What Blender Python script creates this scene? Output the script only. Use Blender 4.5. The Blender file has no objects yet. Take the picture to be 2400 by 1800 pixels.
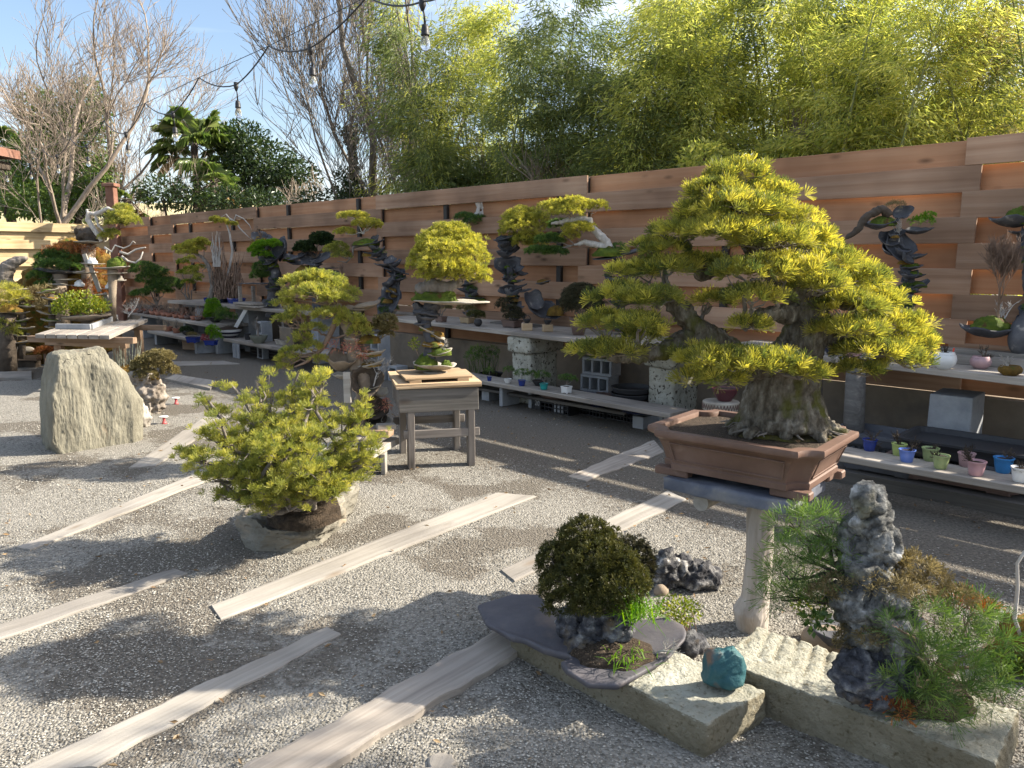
import bpy, bmesh, math, random
import numpy as np
from mathutils import Vector, Matrix, noise as mnoise
random.seed(7); RNG = np.random.default_rng(7)
sc = bpy.context.scene
COL = sc.collection
R = math.radians
# ------------------------------------------------------------------ camera, sky, sun, exposure
FPX, HZ, EYE = 1803.0, 605.0, 1.6          # focal length and horizon in the photo's 2400x1800 pixels, eye height in metres
PITCH = math.atan((900 - HZ) / FPX)
cam_d = bpy.data.cameras.new('camera'); cam = bpy.data.objects.new('camera', cam_d); COL.objects.link(cam)
cam_d.sensor_width = 36; cam_d.lens = 36 * FPX / 2400; cam_d.clip_start = .05; cam_d.clip_end = 4000
cam.location = (0, 0, EYE); cam.rotation_euler = (math.pi / 2 - PITCH, 0, 0)
sc.camera = cam
SUN_AZ, SUN_EL = R(8), R(34)              # azimuth measured from +X towards +Y
world = bpy.data.worlds.new('World'); sc.world = world; world.use_nodes = True
wn, wl = world.node_tree.nodes, world.node_tree.links
for n_ in list(wn): wn.remove(n_)
w_out = wn.new('ShaderNodeOutputWorld'); w_bg = wn.new('ShaderNodeBackground'); w_bg.inputs[1].default_value = .10
sky = wn.new('ShaderNodeTexSky'); sky.sky_type = 'NISHITA'; sky.sun_disc = False
sky.sun_elevation = SUN_EL; sky.sun_rotation = R(90) - SUN_AZ; sky.air_density = 1.0; sky.dust_density = 2.2; sky.ozone_density = 1.3
w_tc = wn.new('ShaderNodeTexCoord'); w_mp = wn.new('ShaderNodeMapping'); w_mp.inputs['Scale'].default_value = (1.2, 1.6, 9.0)
w_mp.inputs['Rotation'].default_value = (0, R(9), 0)
w_no = wn.new('ShaderNodeTexNoise'); w_no.inputs['Scale'].default_value = 1.7; w_no.inputs['Detail'].default_value = 5
w_rp = wn.new('ShaderNodeValToRGB'); w_rp.color_ramp.elements[0].position = .42; w_rp.color_ramp.elements[1].position = .72
w_rp.color_ramp.elements[0].color = (0, 0, 0, 1); w_rp.color_ramp.elements[1].color = (.75, .75, .75, 1)
w_mx = wn.new('ShaderNodeMix'); w_mx.data_type = 'RGBA'; w_mx.inputs[7].default_value = (6.2, 6.5, 7.0, 1)
wl.new(w_tc.outputs['Generated'], w_mp.inputs[0]); wl.new(w_mp.outputs[0], w_no.inputs['Vector']); wl.new(w_no.outputs[0], w_rp.inputs[0])
wl.new(w_rp.outputs[0], w_mx.inputs[0]); wl.new(sky.outputs[0], w_mx.inputs[6]); wl.new(w_mx.outputs[2], w_bg.inputs[0]); wl.new(w_bg.outputs[0], w_out.inputs[0])
sun_d = bpy.data.lights.new('sun', 'SUN'); sun_d.energy = 4.8; sun_d.angle = R(.55); sun_d.color = (1, .91, .77)
sun = bpy.data.objects.new('sun', sun_d); COL.objects.link(sun)
SUN_DIR = Vector((math.cos(SUN_EL) * math.cos(SUN_AZ), math.cos(SUN_EL) * math.sin(SUN_AZ), math.sin(SUN_EL)))
sun.rotation_euler = (-SUN_DIR).to_track_quat('-Z', 'Y').to_euler()
sc.view_settings.view_transform = 'Standard'; sc.view_settings.look = 'None'; sc.view_settings.exposure = 1.4; sc.view_settings.gamma = 1
sc.view_settings.use_curve_mapping = False
sc.cycles.use_denoising = True; sc.cycles.max_bounces = 4; sc.cycles.diffuse_bounces = 2; sc.cycles.glossy_bounces = 1; sc.cycles.transmission_bounces = 3; sc.cycles.adaptive_threshold = .015; sc.cycles.transparent_max_bounces = 12; sc.cycles.sample_clamp_indirect = 6

# ------------------------------------------------------------------ photo pixel -> place
def ray(x, y):
    a, b = (x - 1200) / FPX, (900 - y) / FPX
    return np.array([a, math.cos(PITCH) + b * math.sin(PITCH), b * math.cos(PITCH) - math.sin(PITCH)])
EYE_P = np.array([0, 0, EYE])
def G(x, y, z=0.0):                        # point seen at pixel x, y that lies at height z
    r = ray(x, y); return EYE_P + r * ((z - EYE) / r[2])
def A(x, y, Y):                            # point seen at pixel x, y that lies Y metres ahead
    r = ray(x, y); return EYE_P + r * (Y / r[1])
FQ, FD, FN = np.array([.74 * 1.16, 7.84 * 1.16]), np.array([-.714, .700]), np.array([-.700, -.714])
def FP(t, v, z=0.0):                       # fence frame: t along the fence to the far left, v out from it, z up
    q = FQ + FD * t + FN * v; return np.array([q[0], q[1], z])
FENCE_ROT = math.atan2(FD[1], FD[0])       # local +x runs to the far left
def TV(p): q = np.array(p[:2]) - FQ; return q @ FD, q @ FN
def mpp(Y): return Y / FPX                 # metres per photo pixel, roughly, Y metres ahead

# ------------------------------------------------------------------ objects
def tag(o, label=None, cat=None, group=None, kind=None):
    if label: o['label'] = label
    if cat: o['category'] = cat
    if group: o['group'] = group
    if kind: o['kind'] = kind
    return o
def empty(name, loc, label, cat, group=None, rz=0.0):
    o = bpy.data.objects.new(name, None); COL.objects.link(o); o.location = tuple(loc); o.rotation_euler = (0, 0, rz)
    o.empty_display_size = .1
    return tag(o, label, cat, group)
def world_mat(p):
    full = Matrix()
    while p is not None: full = Matrix.LocRotScale(p.location, p.rotation_euler, p.scale) @ full; p = p.parent
    return full
def link(name, me, mat=None, parent=None, loc=None, rot=None, world_co=False):
    if mat is not None and not me.materials: me.materials.append(mat)
    o = bpy.data.objects.new(name, me); COL.objects.link(o)
    if parent is not None:
        o.parent = parent
        if world_co: me.transform(world_mat(parent).inverted())      # the mesh came in world coordinates
    if loc is not None: o.location = tuple(loc)
    if rot is not None: o.rotation_euler = tuple(rot)
    return o
def np_mesh(name, V, F, smooth=False):
    V = np.asarray(V, dtype=np.float32).reshape(-1, 3); F = np.asarray(F, dtype=np.int32)
    k = F.shape[1]
    me = bpy.data.meshes.new(name)
    me.vertices.add(len(V)); me.vertices.foreach_set('co', V.ravel())
    me.loops.add(F.size); me.loops.foreach_set('vertex_index', F.ravel())
    me.polygons.add(len(F)); me.polygons.foreach_set('loop_start', np.arange(0, F.size, k, dtype=np.int32))
    me.polygons.foreach_set('loop_total', np.full(len(F), k, dtype=np.int32))
    me.polygons.foreach_set('use_smooth', np.full(len(F), smooth))
    me.update(calc_edges=True)
    return me
class MB:                                  # collects shapes that become ONE mesh
    def __init__(s): s.v = []; s.f = []
    def add(s, V, F):
        o = len(s.v); s.v += [tuple(p) for p in V]; s.f += [tuple(i + o for i in f) for f in F]; return s
    def box(s, c, size, rz=0.0, M=None, jit=0.0):
        hx, hy, hz = size[0] / 2, size[1] / 2, size[2] / 2
        V = [Vector((sx * hx, sy * hy, sz * hz)) for sz in (-1, 1) for sx, sy in ((-1, -1), (1, -1), (1, 1), (-1, 1))]
        if jit: V = [v + Vector((random.uniform(-jit, jit) for _ in range(3))) for v in V]
        m = M if M is not None else Matrix.Rotation(rz, 3, 'Z')
        V = [m @ v + Vector(c) for v in V]
        return s.add(V, [(3, 2, 1, 0), (4, 5, 6, 7), (0, 1, 5, 4), (1, 2, 6, 5), (2, 3, 7, 6), (3, 0, 4, 7)])
    def tube(s, pts, rad, seg=8, cap=True):
        pts = [Vector(p) for p in pts]; n = len(pts)
        if not hasattr(rad, '__len__'): rad = [rad] * n
        ref = Vector((0, 0, 1)); V = []; F = []
        for i, p in enumerate(pts):
            d = (pts[min(i + 1, n - 1)] - pts[max(i - 1, 0)])
            d = d.normalized() if d.length > 1e-9 else Vector((0, 0, 1))
            if i == 0:
                ref = Vector((1, 0, 0)) if abs(d.z) > .9 else Vector((0, 0, 1))
            a = (ref - d * ref.dot(d)); a = a.normalized() if a.length > 1e-6 else d.orthogonal().normalized()
            b = d.cross(a); ref = a
            for k in range(seg):
                t = 2 * math.pi * k / seg; V.append(p + (a * math.cos(t) + b * math.sin(t)) * rad[i])
        for i in range(n - 1):
            for k in range(seg):
                k2 = (k + 1) % seg; F.append((i * seg + k, i * seg + k2, (i + 1) * seg + k2, (i + 1) * seg + k))
        if cap: F.append(tuple(range(seg))[::-1]); F.append(tuple((n - 1) * seg + k for k in range(seg)))
        return s.add(V, F)
    def lathe(s, prof, c=(0, 0, 0), seg=20, sy=1.0, rz=0.0):
        V = []; F = []; n = len(prof); ca, sa = math.cos(rz), math.sin(rz)
        for r, z in prof:
            for k in range(seg):
                t = 2 * math.pi * k / seg; x, y = r * math.cos(t), r * math.sin(t) * sy
                V.append((c[0] + x * ca - y * sa, c[1] + x * sa + y * ca, c[2] + z))
        for i in range(n - 1):
            for k in range(seg):
                k2 = (k + 1) % seg; F.append((i * seg + k, i * seg + k2, (i + 1) * seg + k2, (i + 1) * seg + k))
        F.append(tuple(range(seg))[::-1]); F.append(tuple((n - 1) * seg + k for k in range(seg)))
        return s.add(V, F)
    def loft(s, rings, cap=(True, True)):  # rings: lists of points, all as long
        n = len(rings[0]); V = [p for r in rings for p in r]; F = []
        for i in range(len(rings) - 1):
            for k in range(n):
                k2 = (k + 1) % n; F.append((i * n + k, i * n + k2, (i + 1) * n + k2, (i + 1) * n + k))
        if cap[0]: F.append(tuple(range(n))[::-1])
        if cap[1]: F.append(tuple((len(rings) - 1) * n + k for k in range(n)))
        return s.add(V, F)
    def mesh(s, name, smooth=False, bevel=0.0, seg=1):
        me = bpy.data.meshes.new(name); me.from_pydata(s.v, [], s.f); me.update()
        if bevel:
            bm = bmesh.new(); bm.from_mesh(me)
            bmesh.ops.bevel(bm, geom=[e for e in bm.edges if len(e.link_faces) == 2 and e.calc_face_angle(0) > .6], offset=bevel, segments=seg, affect='EDGES', clamp_overlap=True)
            bm.to_mesh(me); bm.free()
        if smooth: me.polygons.foreach_set('use_smooth', [True] * len(me.polygons)); 
        return me
    def build(s, name, mat, parent=None, smooth=False, bevel=0.0, loc=None, rot=None, world_co=True, seg=1):
        return link(name, s.mesh(name, smooth, bevel, seg), mat, parent, loc, rot, world_co=world_co and loc is None)
def remesh(me, voxel, smooth=True):
    o = bpy.data.objects.new('tmp', me); COL.objects.link(o)
    m = o.modifiers.new('r', 'REMESH'); m.mode = 'VOXEL'; m.voxel_size = voxel; m.use_smooth_shade = smooth
    dg = bpy.context.evaluated_depsgraph_get(); e = o.evaluated_get(dg)
    out = bpy.data.meshes.new_from_object(e); bpy.data.objects.remove(o); bpy.data.meshes.remove(me)
    return out
def displace(me, amps, ridged=False, stretch=(1, 1, 1), seed=0.0):   # amps: list of (frequency, amplitude)
    n = len(me.vertices); co = np.empty(n * 3, dtype=np.float32); no = np.empty(n * 3, dtype=np.float32)
    me.vertices.foreach_get('co', co); me.vertex_normals.foreach_get('vector', no)
    co = co.reshape(-1, 3); no = no.reshape(-1, 3); d = np.zeros(n, dtype=np.float32)
    for f, a in amps:
        for i in range(n):
            p = co[i]; w = mnoise.noise(Vector((p[0] * f * stretch[0] + seed, p[1] * f * stretch[1] + seed * 2, p[2] * f * stretch[2])))
            d[i] += a * ((1 - 2 * abs(w)) if ridged else w * 1.6)
    co += no * d[:, None]; me.vertices.foreach_set('co', co.ravel()); me.update(); return me
def set_smooth(me, v=True): me.polygons.foreach_set('use_smooth', [v] * len(me.polygons)); return me
def copy_tree(o, parent=None):
    c = o.copy(); COL.objects.link(c); c.parent = parent
    for ch in o.children:
        d = copy_tree(ch, c); d.matrix_parent_inverse = ch.matrix_parent_inverse.copy()
    return c
# ------------------------------------------------------------------ materials
def new_mat(name):
    m = bpy.data.materials.new(name); m.use_nodes = True; nt = m.node_tree
    b = nt.nodes['Principled BSDF']; return m, nt, b
def ramp(nt, cols, pos=None):
    r = nt.nodes.new('ShaderNodeValToRGB'); el = r.color_ramp.elements; n = len(cols)
    while len(el) < n: el.new(.5)
    for i, c in enumerate(cols):
        el[i].position = pos[i] if pos else .25 + .5 * i / max(1, n - 1); el[i].color = (*c, 1)
    return r
def surf(name, cols, scale=6.0, rough=.85, bump=.25, bscale=None, stretch=(1, 1, 1), detail=6, spots=None, rnd=0.0, metal=0.0, spec=.3, dist=.012, pos=None, coat=0.0, spot_scale=25, spot_pos=(.6, .66)):
    m, nt, b = new_mat(name); N, L = nt.nodes, nt.links
    tc = N.new('ShaderNodeTexCoord'); oi = N.new('ShaderNodeObjectInfo'); mp = N.new('ShaderNodeMapping'); mp.inputs['Scale'].default_value = stretch
    ad = N.new('ShaderNodeVectorMath'); ad.operation = 'MULTIPLY_ADD'; ad.inputs[1].default_value = (37.0, 19.0, 11.0)
    L.new(oi.outputs['Random'], ad.inputs[0]); L.new(tc.outputs['Object'], ad.inputs[2]); L.new(ad.outputs[0], mp.inputs[0])
    no = N.new('ShaderNodeTexNoise'); no.inputs['Scale'].default_value = scale; no.inputs['Detail'].default_value = detail; no.inputs['Roughness'].default_value = .62
    L.new(mp.outputs[0], no.inputs['Vector'])
    rp = ramp(nt, cols, pos); L.new(no.outputs[0], rp.inputs[0]); out = rp.outputs[0]
    if spots:
        n2 = N.new('ShaderNodeTexNoise'); n2.inputs['Scale'].default_value = spot_scale; n2.inputs['Detail'].default_value = 4; L.new(mp.outputs[0], n2.inputs['Vector'])
        r2 = ramp(nt, [(0, 0, 0), (1, 1, 1)], spot_pos); L.new(n2.outputs[0], r2.inputs[0])
        mx = N.new('ShaderNodeMix'); mx.data_type = 'RGBA'; mx.inputs[7].default_value = (*spots, 1); L.new(r2.outputs[0], mx.inputs[0]); L.new(out, mx.inputs[6]); out = mx.outputs[2]
    if rnd:
        hs = N.new('ShaderNodeHueSaturation'); mr = N.new('ShaderNodeMapRange'); mr.inputs[3].default_value = 1 - rnd; mr.inputs[4].default_value = 1 + rnd
        L.new(oi.outputs['Random'], mr.inputs[0]); L.new(mr.outputs[0], hs.inputs['Value']); L.new(out, hs.inputs['Color']); out = hs.outputs[0]
    L.new(out, b.inputs['Base Color']); b.inputs['Roughness'].default_value = rough; b.inputs['Metallic'].default_value = metal
    b.inputs['Specular IOR Level'].default_value = spec
    if coat: b.inputs['Coat Weight'].default_value = coat; b.inputs['Coat Roughness'].default_value = .12
    if bump:
        n3 = N.new('ShaderNodeTexNoise'); n3.inputs['Scale'].default_value = bscale or scale * 3; n3.inputs['Detail'].default_value = 6; n3.inputs['Roughness'].default_value = .65
        L.new(mp.outputs[0], n3.inputs['Vector']); bp = N.new('ShaderNodeBump'); bp.inputs['Strength'].default_value = bump; bp.inputs['Distance'].default_value = dist
        L.new(n3.outputs[0], bp.inputs['Height']); L.new(bp.outputs[0], b.inputs['Normal'])
    return m
def wood(name, cols, along=(.35, 9, 9), rough=.8, knots=True, rnd=.12, bump=.25, scale=2.2, dark=(.06, .035, .02)):
    m, nt, b = new_mat(name); N, L = nt.nodes, nt.links
    tc = N.new('ShaderNodeTexCoord'); oi = N.new('ShaderNodeObjectInfo')
    ad = N.new('ShaderNodeVectorMath'); ad.operation = 'MULTIPLY_ADD'; ad.inputs[1].default_value = (37.0, 19.0, 11.0)
    L.new(oi.outputs['Random'], ad.inputs[0]); L.new(tc.outputs['Object'], ad.inputs[2])
    mp = N.new('ShaderNodeMapping'); mp.inputs['Scale'].default_value = along; L.new(ad.outputs[0], mp.inputs[0])
    no = N.new('ShaderNodeTexNoise'); no.inputs['Scale'].default_value = scale; no.inputs['Detail'].default_value = 8; no.inputs['Roughness'].default_value = .6; no.inputs['Distortion'].default_value = .6
    L.new(mp.outputs[0], no.inputs['Vector']); rp = ramp(nt, cols); L.new(no.outputs[0], rp.inputs[0]); out = rp.outputs[0]
    n2 = N.new('ShaderNodeTexNoise'); n2.inputs['Scale'].default_value = 1.3; n2.inputs['Detail'].default_value = 3; L.new(ad.outputs[0], n2.inputs['Vector'])
    m2 = N.new('ShaderNodeMix'); m2.data_type = 'RGBA'; m2.blend_type = 'MULTIPLY'; r2 = ramp(nt, [(.62, .6, .6), (1.15, 1.12, 1.1)], (.3, .7)); L.new(n2.outputs[0], r2.inputs[0])
    m2.inputs[0].default_value = 1; L.new(out, m2.inputs[6]); L.new(r2.outputs[0], m2.inputs[7]); out = m2.outputs[2]
    if knots:
        vo = N.new('ShaderNodeTexVoronoi'); vo.inputs['Scale'].default_value = 1.0; mpk = N.new('ShaderNodeMapping'); mpk.inputs['Scale'].default_value = (2.1, 5.5, 5.5)
        L.new(ad.outputs[0], mpk.inputs[0]); L.new(mpk.outputs[0], vo.inputs['Vector'])
        r3 = ramp(nt, [(1, 1, 1), (.45, .45, .45), (0, 0, 0)], (.0, .09, .17)); L.new(vo.outputs['Distance'], r3.inputs[0])
        mk = N.new('ShaderNodeMix'); mk.data_type = 'RGBA'; mk.inputs[7].default_value = (*dark, 1); L.new(r3.outputs[0], mk.inputs[0]); L.new(out, mk.inputs[6]); out = mk.outputs[2]
    hs = N.new('ShaderNodeHueSaturation'); mr = N.new('ShaderNodeMapRange'); mr.inputs[3].default_value = 1 - rnd; mr.inputs[4].default_value = 1 + rnd
    L.new(oi.outputs['Random'], mr.inputs[0]); L.new(mr.outputs[0], hs.inputs['Value']); L.new(out, hs.inputs['Color'])
    L.new(hs.outputs[0], b.inputs['Base Color']); b.inputs['Roughness'].default_value = rough; b.inputs['Specular IOR Level'].default_value = .25
    bp = N.new('ShaderNodeBump'); bp.inputs['Strength'].default_value = bump; bp.inputs['Distance'].default_value = .01; L.new(no.outputs[0], bp.inputs['Height']); L.new(bp.outputs[0], b.inputs['Normal'])
    return m
def foliage(name, cols, trans=.35, rough=.55, clump=3.0, spec=.35, tcol=None, mixn=.5):
    m, nt, b = new_mat(name); N, L = nt.nodes, nt.links
    ge = N.new('ShaderNodeNewGeometry'); tc = N.new('ShaderNodeTexCoord'); no = N.new('ShaderNodeTexNoise'); no.inputs['Scale'].default_value = clump; no.inputs['Detail'].default_value = 3
    L.new(tc.outputs['Object'], no.inputs['Vector'])
    mx0 = N.new('ShaderNodeMix'); mx0.data_type = 'FLOAT'; mx0.inputs[0].default_value = mixn; L.new(ge.outputs['Random Per Island'], mx0.inputs[2]); L.new(no.outputs[0], mx0.inputs[3])
    rp = ramp(nt, cols, [.2 + .6 * i / (len(cols) - 1) for i in range(len(cols))]); L.new(mx0.outputs[0], rp.inputs[0]); L.new(rp.outputs[0], b.inputs['Base Color'])
    b.inputs['Roughness'].default_value = rough; b.inputs['Specular IOR Level'].default_value = spec
    tr = N.new('ShaderNodeBsdfTranslucent'); hs = N.new('ShaderNodeHueSaturation'); hs.inputs['Saturation'].default_value = 1.15; hs.inputs['Value'].default_value = 1.7; hs.inputs['Hue'].default_value = .503
    L.new(rp.outputs[0], hs.inputs['Color']); L.new(hs.outputs[0], tr.inputs['Color'])
    ms = N.new('ShaderNodeMixShader'); ms.inputs[0].default_value = trans; L.new(b.outputs[0], ms.inputs[1]); L.new(tr.outputs[0], ms.inputs[2])
    L.new(ms.outputs[0], N['Material Output'].inputs[0]); return m
def plain(name, col, rough=.5, metal=0.0, bump=0.0, spec=.4, coat=0.0, var=.15):
    c2 = tuple(min(1, c * (1 + var)) for c in col); c1 = tuple(c * (1 - var) for c in col)
    return surf(name, [c1, c2], scale=9, rough=rough, bump=bump or .06, metal=metal, spec=spec, coat=coat, dist=.004)
# ================================================================== the setting
# ---- materials of the setting
def ground_mat():
    m, nt, b = new_mat('gravel_ground'); N, L = nt.nodes, nt.links
    tc = N.new('ShaderNodeTexCoord')
    v1 = N.new('ShaderNodeTexVoronoi'); v1.inputs['Scale'].default_value = 95; L.new(tc.outputs['Object'], v1.inputs['Vector'])
    st = ramp(nt, [(.13, .121, .103), (.212, .199, .172), (.293, .276, .242), (.40, .38, .338)], (.0, .35, .75, 1)); L.new(v1.outputs['Color'], st.inputs[0])
    n1 = N.new('ShaderNodeTexNoise'); n1.inputs['Scale'].default_value = .9; n1.inputs['Detail'].default_value = 7; n1.inputs['Roughness'].default_value = .6; L.new(tc.outputs['Object'], n1.inputs['Vector'])
    pr = ramp(nt, [(0, 0, 0), (1, 1, 1)], (.445, .60)); L.new(n1.outputs[0], pr.inputs[0])
    n2 = N.new('ShaderNodeTexNoise'); n2.inputs['Scale'].default_value = 60; n2.inputs['Detail'].default_value = 6; L.new(tc.outputs['Object'], n2.inputs['Vector'])
    di = ramp(nt, [(.085, .075, .062), (.14, .124, .102), (.21, .19, .16)], (.3, .5, .72)); L.new(n2.outputs[0], di.inputs[0])
    # dust between the stones shows where the stones thin out
    n3 = N.new('ShaderNodeTexNoise'); n3.inputs['Scale'].default_value = 26; n3.inputs['Detail'].default_value = 4; L.new(tc.outputs['Object'], n3.inputs['Vector'])
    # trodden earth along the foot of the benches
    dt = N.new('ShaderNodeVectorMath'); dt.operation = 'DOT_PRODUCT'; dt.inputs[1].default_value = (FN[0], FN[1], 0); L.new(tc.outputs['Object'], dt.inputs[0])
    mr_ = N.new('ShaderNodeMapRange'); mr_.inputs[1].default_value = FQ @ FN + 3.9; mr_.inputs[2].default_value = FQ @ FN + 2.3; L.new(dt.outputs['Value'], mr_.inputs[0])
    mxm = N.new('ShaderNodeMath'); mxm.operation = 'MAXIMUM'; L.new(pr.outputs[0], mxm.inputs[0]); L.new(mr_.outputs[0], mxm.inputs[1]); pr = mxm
    sm = N.new('ShaderNodeMath'); sm.operation = 'ADD'; L.new(pr.outputs[0], sm.inputs[0]); L.new(n3.outputs[0], sm.inputs[1])
    pr2 = ramp(nt, [(0, 0, 0), (1, 1, 1)], (.62, .82)); dv = N.new('ShaderNodeMath'); dv.operation = 'MULTIPLY'; dv.inputs[1].default_value = .72; L.new(sm.outputs[0], dv.inputs[0]); L.new(dv.outputs[0], pr2.inputs[0])
    mx = N.new('ShaderNodeMix'); mx.data_type = 'RGBA'; L.new(pr2.outputs[0], mx.inputs[0]); L.new(st.outputs[0], mx.inputs[6]); L.new(di.outputs[0], mx.inputs[7])
    L.new(mx.outputs[2], b.inputs['Base Color']); b.inputs['Roughness'].default_value = .95; b.inputs['Specular IOR Level'].default_value = .15
    v2 = N.new('ShaderNodeTexVoronoi'); v2.inputs['Scale'].default_value = 95; L.new(tc.outputs['Object'], v2.inputs['Vector'])
    iv = N.new('ShaderNodeMath'); iv.operation = 'SUBTRACT'; iv.inputs[0].default_value = 1; L.new(v2.outputs['Distance'], iv.inputs[1])
    bp = N.new('ShaderNodeBump'); bp.inputs['Strength'].default_value = .9; bp.inputs['Distance'].default_value = .008; L.new(iv.outputs[0], bp.inputs['Height'])
    bp2 = N.new('ShaderNodeBump'); bp2.inputs['Strength'].default_value = .6; bp2.inputs['Distance'].default_value = .01; L.new(n2.outputs[0], bp2.inputs['Height']); L.new(bp.outputs[0], bp2.inputs['Normal'])
    L.new(bp2.outputs[0], b.inputs['Normal']); return m
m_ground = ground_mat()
m_front = wood('weathered_fence_board', [(.255, .15, .092), (.335, .212, .138), (.405, .282, .196)], along=(.3, 8, 8), rnd=.22)
m_back = wood('fresh_bounce_lit_board', [(.33, .17, .088), (.40, .215, .118), (.45, .27, .16)], along=(.3, 8, 8), rnd=.13)  # recessed boards: fresher wood, with orange bounced sunlight also put into the colour
m_pale = wood('pale_fence_board', [(.44, .32, .15), (.56, .44, .25), (.62, .52, .34)], along=(.3, 8, 8), rnd=.1)
m_post = plain('dark_steel', (.022, .018, .016), rough=.6)
m_conc = surf('concrete', [(.155, .122, .088), (.215, .172, .127), (.265, .216, .165)], scale=2.5, bump=.35, bscale=40, spots=(.13, .112, .09), spot_scale=4, spot_pos=(.5, .75))
m_block = surf('grey_block', [(.20, .215, .235), (.29, .30, .31), (.36, .37, .38)], scale=7, bump=.4, bscale=60)
m_grey = wood('grey_weathered_timber', [(.21, .19, .165), (.33, .30, .26), (.44, .41, .36)], along=(.5, 14, 14), rnd=.13, dark=(.10, .085, .07))
m_plank = wood('sun_bleached_plank', [(.26, .243, .21), (.345, .326, .288), (.42, .40, .358)], along=(.5, 12, 12), rnd=.08, dark=(.2, .16, .12), bump=.4)
m_dwood = wood('dark_weathered_timber', [(.085, .08, .072), (.135, .128, .116), (.19, .18, .165)], along=(.6, 14, 14), rnd=.1)
m_bwood = wood('brown_timber', [(.21, .14, .09), (.30, .21, .14), (.38, .28, .2)], along=(.5, 12, 12), rnd=.15)
m_tuff = surf('pitted_tuff', [(.24, .235, .19), (.38, .37, .31), (.48, .47, .41)], scale=9, bump=.7, bscale=28, spots=(.07, .06, .045), spot_scale=30, spot_pos=(.57, .63), dist=.02)

# ---- ground
ground = np_mesh('ground', [(-400, -60, 0), (400, -60, 0), (400, 700, 0), (-400, 700, 0)], [(0, 1, 2, 3)])
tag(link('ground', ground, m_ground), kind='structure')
# ---- far grassy bank beyond the garden
m_bank = surf('dry_grass_bank', [(.40, .34, .17), (.52, .45, .25), (.60, .54, .33)], scale=.5, bump=.4, bscale=4)
V = []; F = []
for i in range(60):
    x = -170 + i * 6; hgt = 6.6 + .5 * mnoise.noise(Vector((x * .05, 0, 0)))
    for y, z in ((62, 0), (70, hgt * .8), (74, hgt), (92, hgt), (104, 0)): V.append((x, y + .15 * x * 0, z))
for i in range(59):
    for k in range(4): F.append((i * 5 + k, (i + 1) * 5 + k, (i + 1) * 5 + k + 1, i * 5 + k + 1))
tag(link('grass_bank', np_mesh('grass_bank', V, F), m_bank), kind='structure')

# ---- planks let into the ground
PLANKS = []
def plank(px, label, z=.010, th=.04, mat=None, n=16, jit=.006, name='timber_plank', cat='plank', group='timbers laid in the gravel'):
    tl, tr, br, bl = [Vector(G(x, y, z)) for x, y in px]
    o = (tl + bl) / 2; ex = ((tr + br) / 2 - o); L_ = ex.length; ex.normalize(); ey = Vector((-ex.y, ex.x, 0))
    if (tl - bl).dot(ey) < 0: ey = -ey
    loc = lambda p: ((p - o).dot(ex), (p - o).dot(ey))
    a0, a1, b0, b1 = loc(tl), loc(tr), loc(bl), loc(br)
    V = []; F = []; sd = random.random() * 50
    for i in range(n + 1):
        u = i / n; j1 = mnoise.noise(Vector((u * 9, sd, 0))) * jit * 2.2 + random.uniform(-jit, jit) * .5; j2 = mnoise.noise(Vector((u * 9, sd + 9, 0))) * jit * 2.2 + random.uniform(-jit, jit) * .5
        e = random.uniform(-.02, .02) if i in (0, n) else 0
        pa = (a0[0] * (1 - u) + a1[0] * u + e, a0[1] * (1 - u) + a1[1] * u + j1); pb = (b0[0] * (1 - u) + b1[0] * u - e, b0[1] * (1 - u) + b1[1] * u + j2)
        zz = .004 * mnoise.noise(Vector((u * 5, sd + 3, 1)))
        for (q, dz) in ((pa, -th), (pa, zz - .004), ((pa[0] * .93 + pb[0] * .07, pa[1] * .93 + pb[1] * .07), zz), ((pa[0] * .5 + pb[0] * .5, pa[1] * .5 + pb[1] * .5), zz - .002), ((pa[0] * .07 + pb[0] * .93, pa[1] * .07 + pb[1] * .93), zz), (pb, zz - .004), (pb, -th)):
            V.append((q[0], q[1], dz))
    for i in range(n):
        for k in range(6): F.append((i * 7 + k, i * 7 + k + 1, (i + 1) * 7 + k + 1, (i + 1) * 7 + k))
    me = bpy.data.meshes.new(name); me.from_pydata(V, [], F + [tuple(range(7)), tuple(n * 7 + k for k in range(7))[::-1]]); me.update()
    bm = bmesh.new(); bm.from_mesh(me); bmesh.ops.recalc_face_normals(bm, faces=bm.faces); bm.to_mesh(me); bm.free()
    ob = link(name, me, mat or m_plank); ob.location = (o.x, o.y, z); ob.rotation_euler = (0, 0, math.atan2(ex.y, ex.x) if True else 0)
    if Vector((-math.sin(ob.rotation_euler.z), math.cos(ob.rotation_euler.z), 0)).dot(ey) < 0: ob.scale.y = -1
    tag(ob, label, cat, group); PLANKS.append((o, ex, ey, L_, max(abs(a0[1]), abs(a1[1])), me)); return ob
plank([(0 - 60, 1480), (404, 1332), (442, 1341), (0 - 60, 1518)], 'pale plank let into gravel running off the left edge of the picture')
plank([(38, 1281), (560, 1068), (575, 1090), (70, 1288)], 'long pale plank in gravel between the boulder and the pine clump')
plank([(491, 1417), (1166, 1152), (1253, 1163), (521, 1449)], 'longest pale plank in the open gravel, right of the pine clump on its rock', n=26)
plank([(45, 1800), (760, 1469), (800, 1482), (210, 1800)], 'wide pale plank at the lower left, half buried along its edges', n=24, jit=.006)
plank([(548, 1810), (1180, 1468), (1260, 1500), (730, 1812)], 'broad grey cracked plank whose end goes under the flat slate tray', n=24, jit=.01, z=.03, th=.06, mat=m_grey)
plank([(301, 1095), (500, 962), (540, 975), (362, 1092)], 'short pale plank in gravel just right of the tall green boulder')
plank([(1174, 1334), (1560, 1150), (1613, 1168), (1206, 1360)], 'pale plank in gravel passing behind the brown cypress shrub')
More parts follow.
